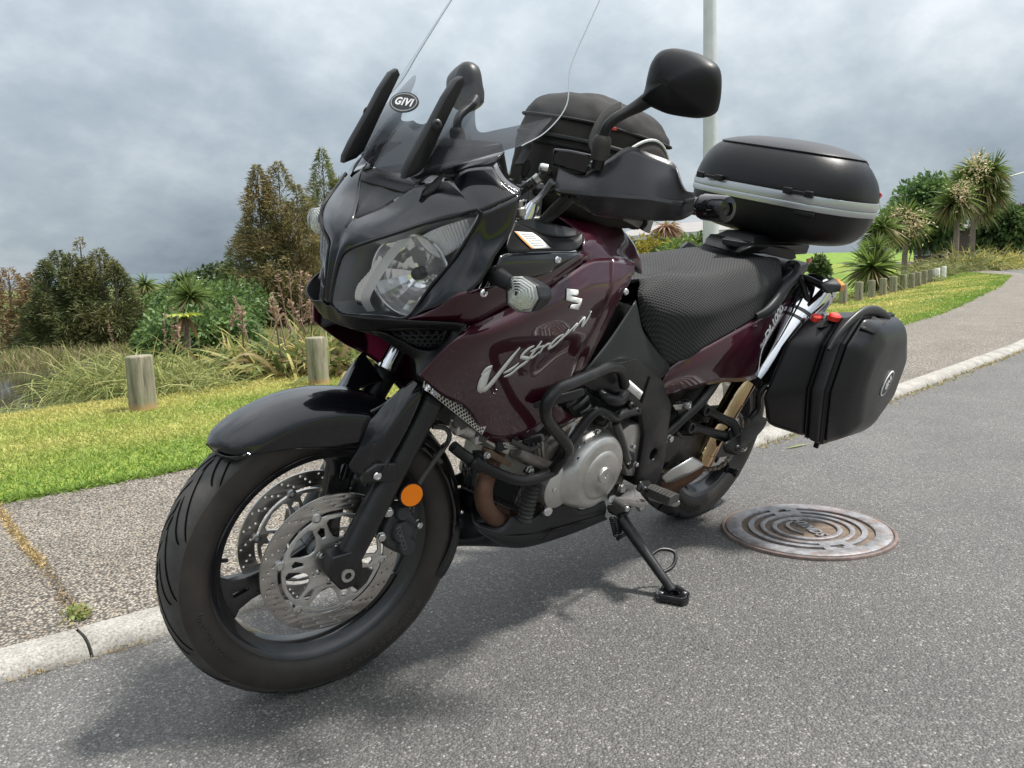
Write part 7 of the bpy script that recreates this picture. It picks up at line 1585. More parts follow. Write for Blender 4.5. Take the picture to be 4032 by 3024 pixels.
# ---------------------------------------------------------------- pegs, levers, stand
for sd in (1, -1):
    G_ = lambda L_: [Vector((p[0], p[1]*sd, p[2])) for p in L_]
    pb = hull('peg_bracket', G_([(0.6481,0.185,0.3404),(0.6338,0.185,0.3627),(0.5871,0.185,0.3543),(0.5792,0.2,0.3359),(0.627,0.215,0.3375),(0.6439,0.2,0.3319),(0.6076,0.17,0.3174),(0.5528,0.17,0.3274)]), frame_m, bike, .005)
    bolt(G_([(0.6449,0.212,0.3487)])[0], (.3, sd, 0), .012, M('black_bolt'), pb)
    base = hull('foot_peg', G_([(0.6089,0.205,0.3181),(0.6007,0.215,0.325),(0.6459,0.31,0.3562),(0.6411,0.325,0.3662),(0.6345,0.325,0.3548),(0.634,0.315,0.3401),(0.6419,0.305,0.3416),(0.5956,0.205,0.2985),(0.5698,0.19,0.2964)]), alu, bike, .004)
    A, B_ = np.array((0.6044,0.205,0.3372)), np.array((0.6627,0.32,0.3737)); A[1] *= sd; B_[1] *= sd
    w_ = np.array((-.040, 0, .0)); parts = []
    for k in range(8):
        c = A+(B_-A)*(k+.5)/8; e = (B_-A)/8*.42
        parts.append(hullg([tuple(c+e*s1+np.array((s2*.026, 0, h))) for s1 in (-1, 1) for s2, h in ((-1, -.012), (1, -.012), (-.8, .010), (.8, .010), (0, .015))]))
    obj('peg_rubber', *join(parts), rubber, base)
    # passenger peg hanger: two struts to a pivot block
    hg = obj('passenger_peg_hanger', *tubeg(G_([(0.3254,0.165,0.5159),(0.272,0.17,0.4951),(0.2222,0.185,0.4737),(0.1904,0.2,0.4583),(0.1721,0.21,0.4305)]), [.020, .014, .014, .016, .018], 12, 5, flat=.6), frame_m, bike, ang=60)
    obj('hanger_strut', *tubeg(G_([(0.3916,0.165,0.4722),(0.3426,0.168,0.4583),(0.2614,0.18,0.4324),(0.2082,0.195,0.4172),(0.203,0.21,0.4238)]), [.020, .014, .015, .018, .020], 12, 5, flat=.6), frame_m, hg, ang=60)
    for q in ((0.3347,0.17,0.5194), (0.4006,0.17,0.4759)): lathe('hanger_eye', [(.0005, .004), (.010, .004), (.011, .010), (.016, .010), (.018, .004), (.018, -.02)], G_([q])[0], (.1, sd, 0), frame_m, hg, 24)
    hull('peg_block', G_([(0.263,0.215,0.4034),(0.2406,0.215,0.4145),(0.1802,0.235,0.3916),(0.1652,0.24,0.3778),(0.1747,0.235,0.3553),(0.2225,0.21,0.3677),(0.1802,0.19,0.3985),(0.1431,0.21,0.3929),(0.1776,0.2,0.418),(0.1541,0.215,0.4227)]), frame_m, hg, .006)
    bolt(G_([(0.219,0.245,0.4012)])[0], (.2, sd, .1), .011, M('black_bolt'), hg)
    # folded-up passenger peg
    A, B_ = np.array((0.1687,0.228,0.4054)), np.array((0.1254,0.25,0.4754)); A[1] *= sd; B_[1] *= sd; parts = []
    for k in range(12):
        c = A+(B_-A)*(k+.5)/12; e = (B_-A)/12*.36
        parts.append(hullg([tuple(c+e*s1+np.array((s2*.012-.006, s3*sd*.020, -s2*.014))) for s1 in (-1, 1) for s2 in (-1, 1) for s3 in (-1, 1)]))
    pg = obj('passenger_peg', *join(parts), rubber, bike)
    hull('peg_core', [tuple(p+np.array(d)) for p in (A-(B_-A)*.06, B_+(B_-A)*.02) for d in ((-.024, .016*sd, .0), (-.012, .016*sd, -.022), (-.024, -.016*sd, 0), (-.012, -.016*sd, -.022))], alu, pg, .004)
# gear lever
gl = obj('gear_lever', *tubeg([(0.823,0.23,0.3738),(0.7498,0.215,0.3426),(0.6771,0.205,0.3135),(0.6175,0.2,0.2901),(0.6299,0.195,0.2782)], [.009, .010, .011, .014, .016], 12, 5, flat=.7), alu, bike, ang=60)
obj('lever_rubber', *tubeg([np.array((0.8081,0.225,0.3675))*(1-t)+np.array((0.8301,0.285,0.3765))*t for t in np.linspace(0, 1, 25)], [.0105+.0022*math.cos(k*math.pi*.8) for k in range(25)], 12, 1), rubber, gl)
bolt(Vector((0.8321,0.288,0.3772)), Vector((0.8321,0.288,0.3772))-Vector((0.8081,0.225,0.3675)), .008, steel, gl, .006)
hull('stand_mount', [(0.7201,0.15,0.2912),(0.6616,0.16,0.2853),(0.6257,0.17,0.2494),(0.6597,0.175,0.2407),(0.7078,0.155,0.2649),(0.6664,0.12,0.2466),(0.5835,0.13,0.2073),(0.5534,0.13,0.2366)], frame_m, bike, .005)
hull('lower_bracket', [(0.7304,0.15,0.3388),(0.7132,0.16,0.3589),(0.6911,0.17,0.363),(0.6714,0.17,0.3231),(0.6891,0.16,0.3028),(0.721,0.15,0.3065),(0.6362,0.12,0.2958)], frame_m, bike, .004)
lathe('lever_pivot', [(.0005, .01), (.012, .01), (.014, 0)], Vector((0.7133,0.18,0.3582)), (0, 1, 0), steel, bike, 18)
# side stand down on the asphalt (points given on the ground, taken back into the bike's frame)
LI = LEAN_M.inverted()
foot = LI @ Vector((0.6588,0.3917,0.02)); top = Vector((0.6579,0.165,0.2404))
stand = tube('side_stand', [tuple(top), tuple(top+(foot-top)*.18), tuple(foot)], [.020, .0165, .0125], M('worn_black_metal', (.03, .03, .031), .35, .6, var=.4, vscale=40), bike, seg=16, sub=4)
hull('stand_gusset', [tuple(top+Vector(d)) for d in ((-.02, .01, .02), (.02, .01, .02), (.0, .016, -.05), (.012, -.012, -.04), (-.012, -.012, -.04), (.0, -.014, .02))], frame_m, stand, .004)
lp = [top+(foot-top)*t for t in (.55, .78)]; sidev = (LI.to_3x3() @ Vector((-.85, .25, .25)))
tube('stand_tang', [tuple(lp[0]), tuple(lp[0]+sidev*.05), tuple((lp[0]+lp[1])/2+sidev*.082), tuple(lp[1]+sidev*.05), tuple(lp[1])], .0055, M('worn_black_metal'), stand, seg=10)
# enlarged foot plate
fo = [(0.696,0.3676,0.012),(0.6402,0.3504,0.012),(0.6151,0.3809,0.012),(0.6414,0.4336,0.012),(0.6748,0.4499,0.012),(0.6914,0.4458,0.012),(0.7078,0.3861,0.012)]
fo3 = [(Vector(p)) for p in fo]; cf = sum(fo3, Vector())/len(fo3)
fo2 = [((p.x-cf.x), (p.y-cf.y)) for p in fo3]
V, F = fill2d(fo2, [[(x*.45, y*.42) for x, y in fo2]], .006, .003)
fixn(obj('stand_foot', [LI @ Vector((cf.x+v[0], cf.y+v[1], .010+v[2])) for v in V], F, M('black_gloss_paint'), stand))
V, F = fill2d([(x*.93, y*.93) for x, y in fo2], [[(x*.86, y*.86) for x, y in fo2]], .0004); obj('foot_edge', [LI @ Vector((cf.x+v[0], cf.y+v[1], .0198+v[2])) for v in V], F, steel, stand)
for k in (0, 3): bolt(LI @ Vector((cf.x+fo2[k][0]*.72, cf.y+fo2[k][1]*.72, .019)), LI.to_3x3() @ Vector((0, 0, 1)), .006, steel, stand, .003)
# return spring
a, b = Vector((0.7056,0.165,0.2641)), Vector((0.6752,0.18,0.1855)); d_ = b-a; u_, v_, w_ = basis(d_)
tube('stand_spring', [tuple(a+d_*(.12+.76*t)+(u_*math.cos(t*2*math.pi*9)+v_*math.sin(t*2*math.pi*9))*.0085) for t in np.linspace(0, 1, 109)], .0022, plastic, stand, seg=5, sub=1)
tube('spring_hook', [tuple(a), tuple(a+d_*.14)], .0025, steel, stand, seg=6, sub=1); tube('spring_peg', [tuple(b), tuple(b+Vector((-.04, .0, .006)))], .006, frame_m, stand, seg=8, sub=1)
# rear master cylinder / brackets between frame and tail
tube('subframe_rail', [(0.4935,0.15,0.4619),(0.4338,0.155,0.4996),(0.363,0.16,0.5396),(0.3046,0.155,0.5792),(0.2606,0.15,0.619)], .016, frame_m, bike, seg=12)
tube('subframe_rail', [(p[0], -p[1], p[2]) for p in [(0.4935,0.15,0.4619),(0.4338,0.155,0.4996),(0.363,0.16,0.5396),(0.3046,0.155,0.5792),(0.2606,0.15,0.619)]], .016, frame_m, bike, seg=12)
hull('seat_lock', [(0.5259,0.17,0.5667),(0.4699,0.17,0.5605),(0.468,0.17,0.5431),(0.502,0.17,0.5459),(0.4686,0.14,0.5492),(0.4166,0.14,0.5262)], M('zinc', (.45, .44, .40), .35, .9), bike, .003); lathe('lock_barrel', [(.0005, .004), (.006, .004), (.007, .008), (.013, .008), (.014, 0), (.014, -.02)], Vector((0.4561,0.178,0.5578)), (-.2, 1, .1), steel, bike, 20)
hull('lock_bracket', [(0.5071,0.16,0.574),(0.4287,0.16,0.5675),(0.4098,0.16,0.5442),(0.4234,0.16,0.529),(0.4354,0.15,0.498),(0.4441,0.14,0.522),(0.3849,0.13,0.5468)], frame_m, bike, .004)
bolt(Vector((0.5165,0.175,0.4649)), (0, 1, 0), .010, steel, bike, .012, True)
tube('breather_hose', [(0.4355,0.15,0.4596),(0.403,0.15,0.4384),(0.3591,0.15,0.4284),(0.2966,0.14,0.4137)], .006, rubber, bike, seg=8)

# ---------------------------------------------------------------- bars, guards, mirrors (turn with the fork)
XF[0] = steer_pt
hull('top_clamp', [(1.17, y, z) for y in (-.12, .12) for z in (1.035, 1.065)]+[(1.10, y, z) for y in (-.13, .13) for z in (1.04, 1.07)]+[(1.06, y, 1.06) for y in (-.05, .05)], M('clamp_alu', (.10, .10, .10), .4, .7), bike, .008)
hull('lower_clamp', [(1.29, y, z) for y in (-.12, .12) for z in (.79, .83)]+[(1.23, y, z) for y in (-.13, .13) for z in (.79, .84)]+[(1.19, y, .81) for y in (-.05, .05)], frame_m, bike, .008)
hb = [(1.09, 0, 1.115), (1.09, .08, 1.118), (1.075, .14, 1.135), (1.03, .22, 1.140), (.985, .31, 1.132), (.942, .40, 1.124)]
bar = tube('handlebar', [(x, -y, z) for x, y, z in reversed(hb[1:])]+hb, .011, frame_m, bike, seg=14)
for y in (-.05, .05): hull('bar_riser', [(1.09+dx, y+dy, z) for dx in (-.02, .02) for dy in (-.018, .018) for z in (1.06, 1.135)], M('clamp_alu'), bar, .005)
hull('instrument_cluster', [(1.27, y, 1.14) for y in (-.1, .1)]+[(1.22, y, 1.21) for y in (-.11, .11)]+[(1.30, y, 1.19) for y in (-.1, .1)]+[(1.18, y, 1.12) for y in (-.1, .1)], plastic, bike, .01)
for sd in (1, -1):
    G_ = lambda L_: [(p[0], p[1]*sd, p[2]) for p in L_]
    tube('grip', G_([(1.01, .27, 1.137), (.96, .37, 1.126), (.945, .40, 1.124)]), .0175, rubber, bar, seg=14)
    be = Vector(G_([(.940, .398, 1.1245)])[0]); bd_ = Vector((-.45*.1, sd*.07, 0)).normalized(); bd_ = Vector((.02*1, sd, .02)).normalized()
    lathe('bar_end_weight', [(.016, -.014), (.023, -.008), (.0255, 0), (.0255, .050), (.0235, .056), (.013, .058), (.011, .052), (.0005, .050)], be+bd_*.010, bd_, M('black_gloss_paint'), bar, 28)
    # guard
    r0 = G_([(1.138,0.19,1.1706),(1.1029,0.208,1.1626),(1.0825,0.225,1.1721),(1.0627,0.255,1.1994),(1.0435,0.282,1.2233),(1.0197,0.318,1.2141),(0.9903,0.35,1.2027),(0.999,0.372,1.1906),(1.0039,0.4,1.1553),(0.9819,0.412,1.1507)])
    r1 = G_([(1.1483,0.198,1.147),(1.1121,0.222,1.1432),(1.0931,0.241,1.1486),(1.0718,0.272,1.1603),(1.0516,0.3,1.169),(1.0321,0.33,1.1673),(1.0146,0.35,1.1673),(1.0013,0.378,1.1626),(0.9972,0.402,1.1469),(0.9825,0.414,1.1437)])
    r2 = G_([(1.1523,0.202,1.1271),(1.1147,0.228,1.1262),(1.0936,0.25,1.1253),(1.0752,0.282,1.1265),(1.0555,0.312,1.1277),(1.0368,0.342,1.1294),(1.0151,0.362,1.128),(0.9945,0.388,1.1271),(0.9931,0.405,1.132),(0.9818,0.414,1.1373)])
    r3 = G_([(1.1269,0.175,1.1188),(1.1007,0.185,1.1101),(1.0742,0.2,1.0982),(1.0565,0.225,1.0863),(1.0373,0.262,1.087),(1.0107,0.298,1.0893),(0.9889,0.33,1.0919),(0.9856,0.372,1.0968),(0.9896,0.4,1.1077),(0.982,0.414,1.1217)])
    r4 = [(p[0]-.02, p[1]-.004*sd, p[2]-.004) for p in r3]
    V, F = orient(*surf([r0, r1, r2, r2, r3, r4], 4, 4), (1, .3*sd, 0))
    hg_ = thick(obj('handguard', V, F, guard_m, bike, 28), .004)
    # perch, lever, reservoir
    hull('clutch_reservoir' if sd > 0 else 'brake_reservoir', G_([(1.1461,0.175,1.2062),(1.1254,0.205,1.206),(1.0947,0.235,1.2015),(1.0902,0.235,1.1855),(1.0977,0.225,1.1625),(1.1458,0.175,1.1744),(1.1083,0.15,1.2089),(1.0721,0.195,1.2047),(1.1035,0.15,1.1766),(1.0692,0.19,1.168)]), M('black_gloss_paint'), bar, .004)
    hull('lever_perch', G_([(1.1485,0.17,1.1718),(1.1321,0.185,1.1713),(1.1148,0.2,1.1655),(1.1391,0.18,1.149),(1.1454,0.165,1.1528),(1.1009,0.21,1.1618),(1.1024,0.17,1.1561)]), frame_m, bar, .004)
    tube('hand_lever', [(p[0]-.075, p[1], p[2]) for p in G_([(1.1156,0.185,1.159),(1.0995,0.235,1.153),(1.0769,0.3,1.1438),(1.0447,0.37,1.1363)])], [.008, .009, .008, .007], frame_m, bar, seg=10)
    # mirror
    ol = G_([(1.0243,0.288,1.3075),(1.0225,0.292,1.3304),(1.0261,0.297,1.3498),(1.0289,0.305,1.3775),(1.0295,0.318,1.3945),(1.0287,0.335,1.4013),(1.0228,0.355,1.4023),(1.0157,0.39,1.3951),(1.0118,0.425,1.3802),(1.0113,0.44,1.3667),(1.0079,0.445,1.3405),(0.9992,0.44,1.3111),(0.9946,0.43,1.2925),(0.9952,0.402,1.2852),(1,0.376,1.2849),(1.0111,0.34,1.2889),(1.0173,0.308,1.2983),(1.021,0.298,1.3023)])
    A = np.array(crom(ol, 3, True)); c0 = A.mean(0); V = []; n_ = len(A)
    for s_, d_ in ((.94, -.022), (1.0, -.012), (1.0, 0), (.96, .010), (.86, .019), (.70, .0265), (.50, .032), (.30, .035), (.10, .0362)):
        V += [c0+(p-c0)*s_+np.array((d_, 0, 0)) for p in A]
    F = [(i*n_+k, i*n_+(k+1) % n_, (i+1)*n_+(k+1) % n_, (i+1)*n_+k) for i in range(8) for k in range(n_)]+[tuple(range(n_)), tuple(reversed(range(8*n_, 9*n_)))]
    mi = fixn(obj('mirror', V, F, plastic, bike, 85))
    obj('mirror_glass', *([tuple(c0+(p-c0)*.9+np.array((-.0225, 0, 0))) for p in A], [tuple(range(n_))]), mirror_chrome, mi, smooth=False)
    tube('mirror_stem', G_([(1.0251,0.298,1.3125),(1.0387,0.288,1.2995),(1.0582,0.28,1.2863),(1.0808,0.272,1.2706),(1.0924,0.266,1.2553),(1.0953,0.262,1.2409),(1.097,0.26,1.2304)]), [.015, .013, .0105, .0105, .0105, .0105, .0105], plastic, mi, seg=14)
    tube('mirror_boot', G_([(1.0968,0.261,1.2382),(1.0962,0.26,1.2279),(1.0928,0.256,1.2126),(1.0893,0.252,1.1971)]), [.014, .0185, .0185, .018], rubber, mi, seg=16, sub=3)
    cyl('mirror_post', G_([(1.0895,0.252,1.1984)])[0], G_([(1.0875,0.246,1.1759)])[0], .0125, frame_m, mi)
    bolt(Vector(G_([(1.0881,0.235,1.1777)])[0]), (0, sd*.3, 1), .010, steel, mi, .010, True)
    if sd > 0:
        # clutch line with crimped ends
        ho = tube('clutch_hose', [(1.1423,0.17,1.1655),(1.1524,0.16,1.1547),(1.1589,0.15,1.1427),(1.1646,0.13,1.1284),(1.1691,0.11,1.1154)], [.007, .007, .008, .0095, .010], rubber, bar, seg=12)
        lathe('banjo_bolt', [(.0005, .016), (.007, .016), (.009, .012), (.009, 0)], Vector((1.153,0.172,1.1662)), (.9, -.5, .1), steel, ho, 14)
        for a_, b_ in (((1.1565,0.155,1.1486), (1.1614,0.149,1.1411)), ((1.1631,0.147,1.1389), (1.1651,0.137,1.1317))): cyl('crimp_ferrule', a_, b_, .0105, steel, ho, None, 14)
    tube('control_cable', G_([(1.1073,0.2,1.1173),(1.1089,0.17,1.1005),(1.1102,0.14,1.0748),(1.1205,0.12,1.0492),(1.125,0.1,1.0321)]), .009, rubber, bar, seg=10)
    tube('control_cable', G_([(1.1081,0.21,1.1141),(1.1051,0.18,1.0933),(1.1032,0.15,1.0733),(1.1175,0.13,1.0505),(1.1218,0.11,1.0335)]), .007, rubber, bar, seg=10)
    tube('control_cable', G_([(1.1289,0.16,1.1426),(1.1228,0.13,1.1156),(1.1176,0.09,1.0921),(1.1274,0.06,1.0858)]), .006, M('grey_cable', (.35, .36, .38), .35, .3), bar, seg=10)
XF[0] = None
lathe('cable_adjuster', [(.0005, .03), (.008, .03), (.008, .018), (.012, .016), (.012, .002), (.009, 0), (.006, -.02)], Vector((1.2468,0.17,1.0844)), (.25, -.1, 1), M('zinc'), bike, 12)
hull('adjuster_arm', [(1.2721,0.18,1.0827),(1.2517,0.175,1.0837),(1.2321,0.17,1.0687),(1.209,0.17,1.0585),(1.2082,0.165,1.0566),(1.2481,0.165,1.0708)], M('zinc'), bike, .004)

# ================================================================ LUGGAGE
nylon = M('black_nylon', (.010, .009, .009), .78, 0, .4, var=.2, vscale=15, bump=.35, bscale=900)
nylon2 = M('brown_black_cordura', (.020, .017, .014), .8, 0, .4, var=.25, vscale=12, bump=.4, bscale=700)
piping = M('grey_piping', (.45, .47, .46), .4)
bag = root('tank_bag', 'black fabric tank bag with buckled straps on the fuel tank', 'bag', (.86, 0, 1.06), bike=True)
bo = [(.99, -.125), (1.025, -.08), (1.035, 0), (1.025, .08), (.99, .125), (.90, .145), (.80, .145), (.72, .125), (.69, .06), (.69, -.06), (.72, -.125), (.80, -.145), (.90, -.145)]
def bag_ring(z, s, dx=0, tilt=0):
    return [(.86+(x-.86)*s+dx, y*s, z+tilt*(x-.86)) for x, y in bo]
rings = [bag_ring(1.055, .80, 0, .05), bag_ring(1.075, .96, 0, .05), bag_ring(1.13, 1.0, 0, .05), bag_ring(1.20, .99, 0, .1), bag_ring(1.255, .955, -.005, .10), bag_ring(1.288, .87, -.008, .10), bag_ring(1.312, .68, -.01, .08), bag_ring(1.322, .4, -.01, .06)]
def loft_rings(rings, sub=2, caps=True, cs=3):
    n_ = len(rings[0])*sub; RR = [crom(r_, sub, True) for r_ in rings]
    RR = [[np.array(c) for c in crom([RR[i][k] for i in range(len(RR))], cs)] if cs > 1 else [RR[i][k] for i in range(len(RR))] for k in range(n_)]
    m_ = len(RR[0]); V = [RR[k][i] for i in range(m_) for k in range(n_)]
    F = [(i*n_+k, i*n_+(k+1) % n_, (i+1)*n_+(k+1) % n_, (i+1)*n_+k) for i in range(m_-1) for k in range(n_)]
    if caps: F += [tuple(reversed(range(n_))), tuple(range((m_-1)*n_, m_*n_))]
    return V, F
def crumple(V, amp=.006, sc=14): return [tuple(Vector(v)+Vector(noise.noise_vector(Vector(v)*sc))*amp+Vector(noise.noise_vector(Vector(v)*sc*2.7))*amp*.5) for v in V]
Vb, Fb = loft_rings(rings, 5, True, 5); fixn(obj('bag_body', crumple(Vb), Fb, nylon2, bag, 60))
tube('zip_piping', bag_ring(1.205, 1.0, 0, .1)[0:8], .004, nylon, bag, seg=6)
tube('zip', bag_ring(1.222, .995, 0, .1)[0:8], .005, M('zip_black', (.02, .02, .022), .5, bump=.8, bscale=900), bag, seg=6)
# map flap overhanging the top
fl = [bag_ring(1.330, .30, -.01, .06), bag_ring(1.325, .50, -.01, .07), bag_ring(1.310, .76, -.010, .09), bag_ring(1.284, .92, -.010, .10), bag_ring(1.262, .975, -.008, .10), bag_ring(1.262, .955, -.008, .10)]
Vb, Fb = loft_rings(fl, 5, False, 4); fixn(obj('bag_flap', crumple(Vb, .0065), Fb, nylon, bag, 60))
tube('flap_edge', bag_ring(1.262, .982, -.008, .10), .0035, nylon, bag, seg=6, closed=True)
# side pocket with grey piping on the left
pk_ = [(.98, .132), (.90, .160), (.80, .160), (.71, .128)]
for sd in (1, -1):
    arcp = [np.array((.99, .134*sd, 1.13))+np.array((-.30*t, .030*sd*math.sin(math.pi*t), .13*math.sin(math.pi*min(1, t*1.05))**.7)) for t in np.linspace(0, 1, 12)]
    bot = [np.array((p[0], p[1], 1.085-.01*i/11)) for i, p in enumerate(arcp)]
    V, F = orient(*surf([arcp, [(a+b)/2+np.array((0, .016*sd, 0)) for a, b in zip(arcp, bot)], bot], 2, 4), (0, sd, 0))
    po = thick(obj('side_pocket', V, F, nylon2, bag), .012)
    tube('pocket_piping', arcp, .0035, piping, po, seg=6, sub=2)
# straps
def strap(P, wd, name='strap', m=pad_fab, parent=bag, up=(0, 1, 0)):
    Q = crom(P, 5); V, F = [], []; up = np.array(up, float)
    for i, p in enumerate(Q):
        a = Q[max(0, i-1)]; b = Q[min(len(Q)-1, i+1)]; T = b-a; Wd = up-T*(up@T)/(T@T+1e-12); Wd = Wd/np.linalg.norm(Wd)*wd/2
        V += [p+Wd, p-Wd]
        if i: F.append((2*i-2, 2*i-1, 2*i+1, 2*i))
    return thick(obj(name, V, F, m, parent), .003, 0)
strap([(p[0]+.024, p[1], p[2]+.010) for p in [(0.9131,-0.03,1.2961),(0.9778,-0.01,1.2719),(1.0233,0,1.2419),(1.0431,0,1.2195),(1.0559,0,1.2066),(1.0571,0,1.1916),(1.0664,0,1.1731),(1.0763,0,1.1575)]], .034, up=(.2, 1, .2))
strap([(p[0]+.012, p[1]+.024, p[2]+.008) for p in [(0.9098,0.09,1.304),(0.9802,0.115,1.2879),(1.024,0.13,1.2627),(1.0492,0.14,1.2281),(1.047,0.145,1.2148)]], .036, up=(1, .3, .2))
bk_ = hull('strap_buckle', [(1.0914,0.005,1.1841),(1.0743,0.01,1.1829),(1.0676,0.01,1.1625),(1.0733,0.005,1.1404),(1.0853,0,1.1375),(1.0915,0,1.1567),(1.061,-0.01,1.175),(1.0702,-0.012,1.144)], plastic_g, bag, .004)
strap([(1.0775,0,1.1424),(1.0768,0,1.1182),(1.0523,0.01,1.1025),(1.0207,0.02,1.0991)], .028, up=(.2, 1, .2))
hull('zip_puller', [(1.0016,-0.02,1.2804),(0.9887,-0.02,1.2848),(0.9882,-0.02,1.2728),(0.9992,-0.02,1.2702),(0.9856,-0.03,1.278)], red_p, bag, .001)
hull('zip_puller', [(0.9889,0.15,1.2752),(0.9747,0.152,1.2754),(0.9702,0.152,1.2686),(0.9868,0.15,1.2684),(0.9681,0.14,1.2717)], red_p, bag, .001)
# grey bag end that hangs below the guard
hull('map_pocket_tail', [(0.9004,0.135,1.0836),(0.8223,0.16,1.0865),(0.7846,0.165,1.0864),(0.7847,0.16,1.0492),(0.7921,0.155,1.0498),(0.8281,0.15,1.0618),(0.7596,0.12,1.0782),(0.739,0.12,1.0513)], M('grey_vinyl', (.20, .19, .18), .35), bag, .003)
strap([(0.8305,0.17,1.0866),(0.8205,0.166,1.0731),(0.8241,0.16,1.0589)], .012)

# top case
shell = M('textured_case_shell', (.008, .008, .009), .38, 0, .30, bump=.12, bscale=1400, rvar=.06)
silver_c = M('silver_trim', (.46, .48, .49), .30, .7)
case = root('top_case', 'black hard top case with a silver band on the rear rack', 'top case', (-.18, 0, 1.0), bike=True)
def se(z, sx_, sy_, e=3.0, dx=0, tilt=0, n_=40):
    o = []
    for k in range(n_):
        a = 2*math.pi*k/n_; c, s = math.cos(a), math.sin(a)
        x = math.copysign(abs(c)**(2/e), c)*.228*sx_; y = math.copysign(abs(s)**(2/e), s)*.292*sy_
        # blunt V at the back
        if c < 0: x = -abs(c)**(2/1.9)*.268*sx_; y = math.copysign(abs(s)**(2/2.2), s)*.292*sy_
        o.append((-.175+dx+x, y, z+tilt*min(0, x)))
    return o
def part_loft(name, rs, m, parent): return fixn(obj(name, *loft_rings(rs, 1), m, parent, 40))
part_loft('case_base', [se(1.012, .46, .50, tilt=-.02), se(1.018, .64, .70, tilt=-.05), se(1.035, .80, .86, tilt=-.08), se(1.065, .91, .945, tilt=-.06), se(1.10, .97, .985, tilt=-.02), se(1.130, .99, .995)], shell, case)
part_loft('case_band', [se(1.122, .97, .97), se(1.124, 1.008, 1.006), se(1.140, 1.012, 1.01), se(1.143, 1.002, 1.0), se(1.146, 1.012, 1.01), se(1.168, 1.004, 1.004), se(1.170, .96, .96)], silver_c, case)
part_loft('case_lid', [se(1.168, .985, .985), se(1.172, 1.0, 1.0), se(1.195, .985, .985), se(1.225, .95, .955, tilt=.08), se(1.255, .89, .905, tilt=.18), se(1.282, .80, .82, tilt=.27), se(1.300, .68, .68, tilt=.32), se(1.312, .48, .48, tilt=.30), se(1.318, .2, .2, tilt=.28)], shell, case)
lid_top = [se(1.2875, .79, .80, tilt=.275), se(1.293, .775, .79, tilt=.28), se(1.309, .62, .62, tilt=.325), se(1.320, .42, .42, tilt=.30), se(1.325, .15, .15, tilt=.28)]
part_loft('lid_cover', lid_top, M('satin_case_top', (.012, .012, .014), .32, 0, .45, bump=.03, bscale=900), case)
for y in (.155, -.155):
    for dx_, z_ in ((.228*1.012-.172, 1.171), ):
        hg1 = hull('case_hinge', [(x_, y+dy, z_+dz) for x_ in (dx_-.012, dx_+.006) for dy in (-.045, .045) for dz in (-.004, .006)], plastic, case, .002)
        for dy in (-.034, .034): hull('hinge_knuckle', [(dx_+a, y+dy+b, z_+c) for a in (-.008, .010) for b in (-.013, .013) for c in (-.008, .011)], plastic, hg1, .003)
hull('base_latch', [(.028+a, .15+b, 1.113+c) for a in (-.004, .010) for b in (-.06, .06) for c in (-.007, .007)], plastic, case, .003)
for sd in (1, -1):
    rA, rB = se(1.185, .99, .99), se(1.232, .945, .95, tilt=.06)
    ids = [12, 13, 14, 15, 16, 17, 18]; L0 = [(rA[k][0]-.004, rA[k][1]*sd, rA[k][2]) for k in ids]; L1 = [(rB[k][0]-.004, rB[k][1]*sd, rB[k][2]-.02*(18-k)/6) for k in ids]
    V, F = orient(*surf([L0, mid(L0, L1, .5, (-.008, .008*sd, 0)), L1], 4, 4), (-1, sd, 0)); thick(obj('case_reflector', V, F, M('red_lens', (.50, .02, .03), .15, 0, .6, .6), case), .006)
V, F = text2d('V46', .020, .0004, .2, 1, .0006)
cs_ = Vector((-.352, .233, 1.157)); tdir = Vector((-.75, -.66, 0))
cs_ = Vector((-0.3371,0.215,1.1426))
obj('case_lettering', *place((V, F), cs_+Vector((-.003, .010, 0)), Vector((-.62, -.78, .0)) if False else Vector((-.80, -.60, 0)), (0, 0, 1)), grey_p, case)

# panniers
PR = [(.235, [(-.03, .80), (.06, .735), (.125, .55), (.05, .445), (-.22, .41), (-.38, .50), (-.395, .70), (-.31, .80)]),
      (.336, [(-.04, .822), (.02, .747), (.036, .60), (-.045, .42), (-.24, .40), (-.41, .51), (-.43, .70), (-.33, .822)]),
      (.340, [(-.043, .817), (.016, .744), (.031, .60), (-.047, .425), (-.24, .405), (-.405, .513), (-.425, .70), (-.332, .817)]),
      (.344, [(-.043, .827), (.02, .752), (.037, .60), (-.045, .42), (-.24, .40), (-.412, .51), (-.432, .70), (-.333, .825)]),
      (.387, [(-.06, .850), (.015, .768), (.032, .61), (-.05, .415), (-.26, .405), (-.425, .52), (-.445, .715), (-.34, .838)]),
      (.391, [(-.063, .845), (.010, .764), (.027, .61), (-.052, .42), (-.26, .41), (-.42, .523), (-.44, .714), (-.342, .833)]),
      (.396, [(-.066, .846), (.008, .765), (.026, .61), (-.054, .42), (-.262, .41), (-.422, .523), (-.442, .714), (-.344, .833)]),
      (.442, [(-.10, .822), (-.035, .752), (-.028, .62), (-.10, .455), (-.28, .445), (-.42, .55), (-.437, .70), (-.345, .808)]),
      (.463, [(-.145, .775), (-.088, .722), (-.082, .63), (-.137, .50), (-.285, .485), (-.385, .56), (-.40, .68), (-.33, .765)])]
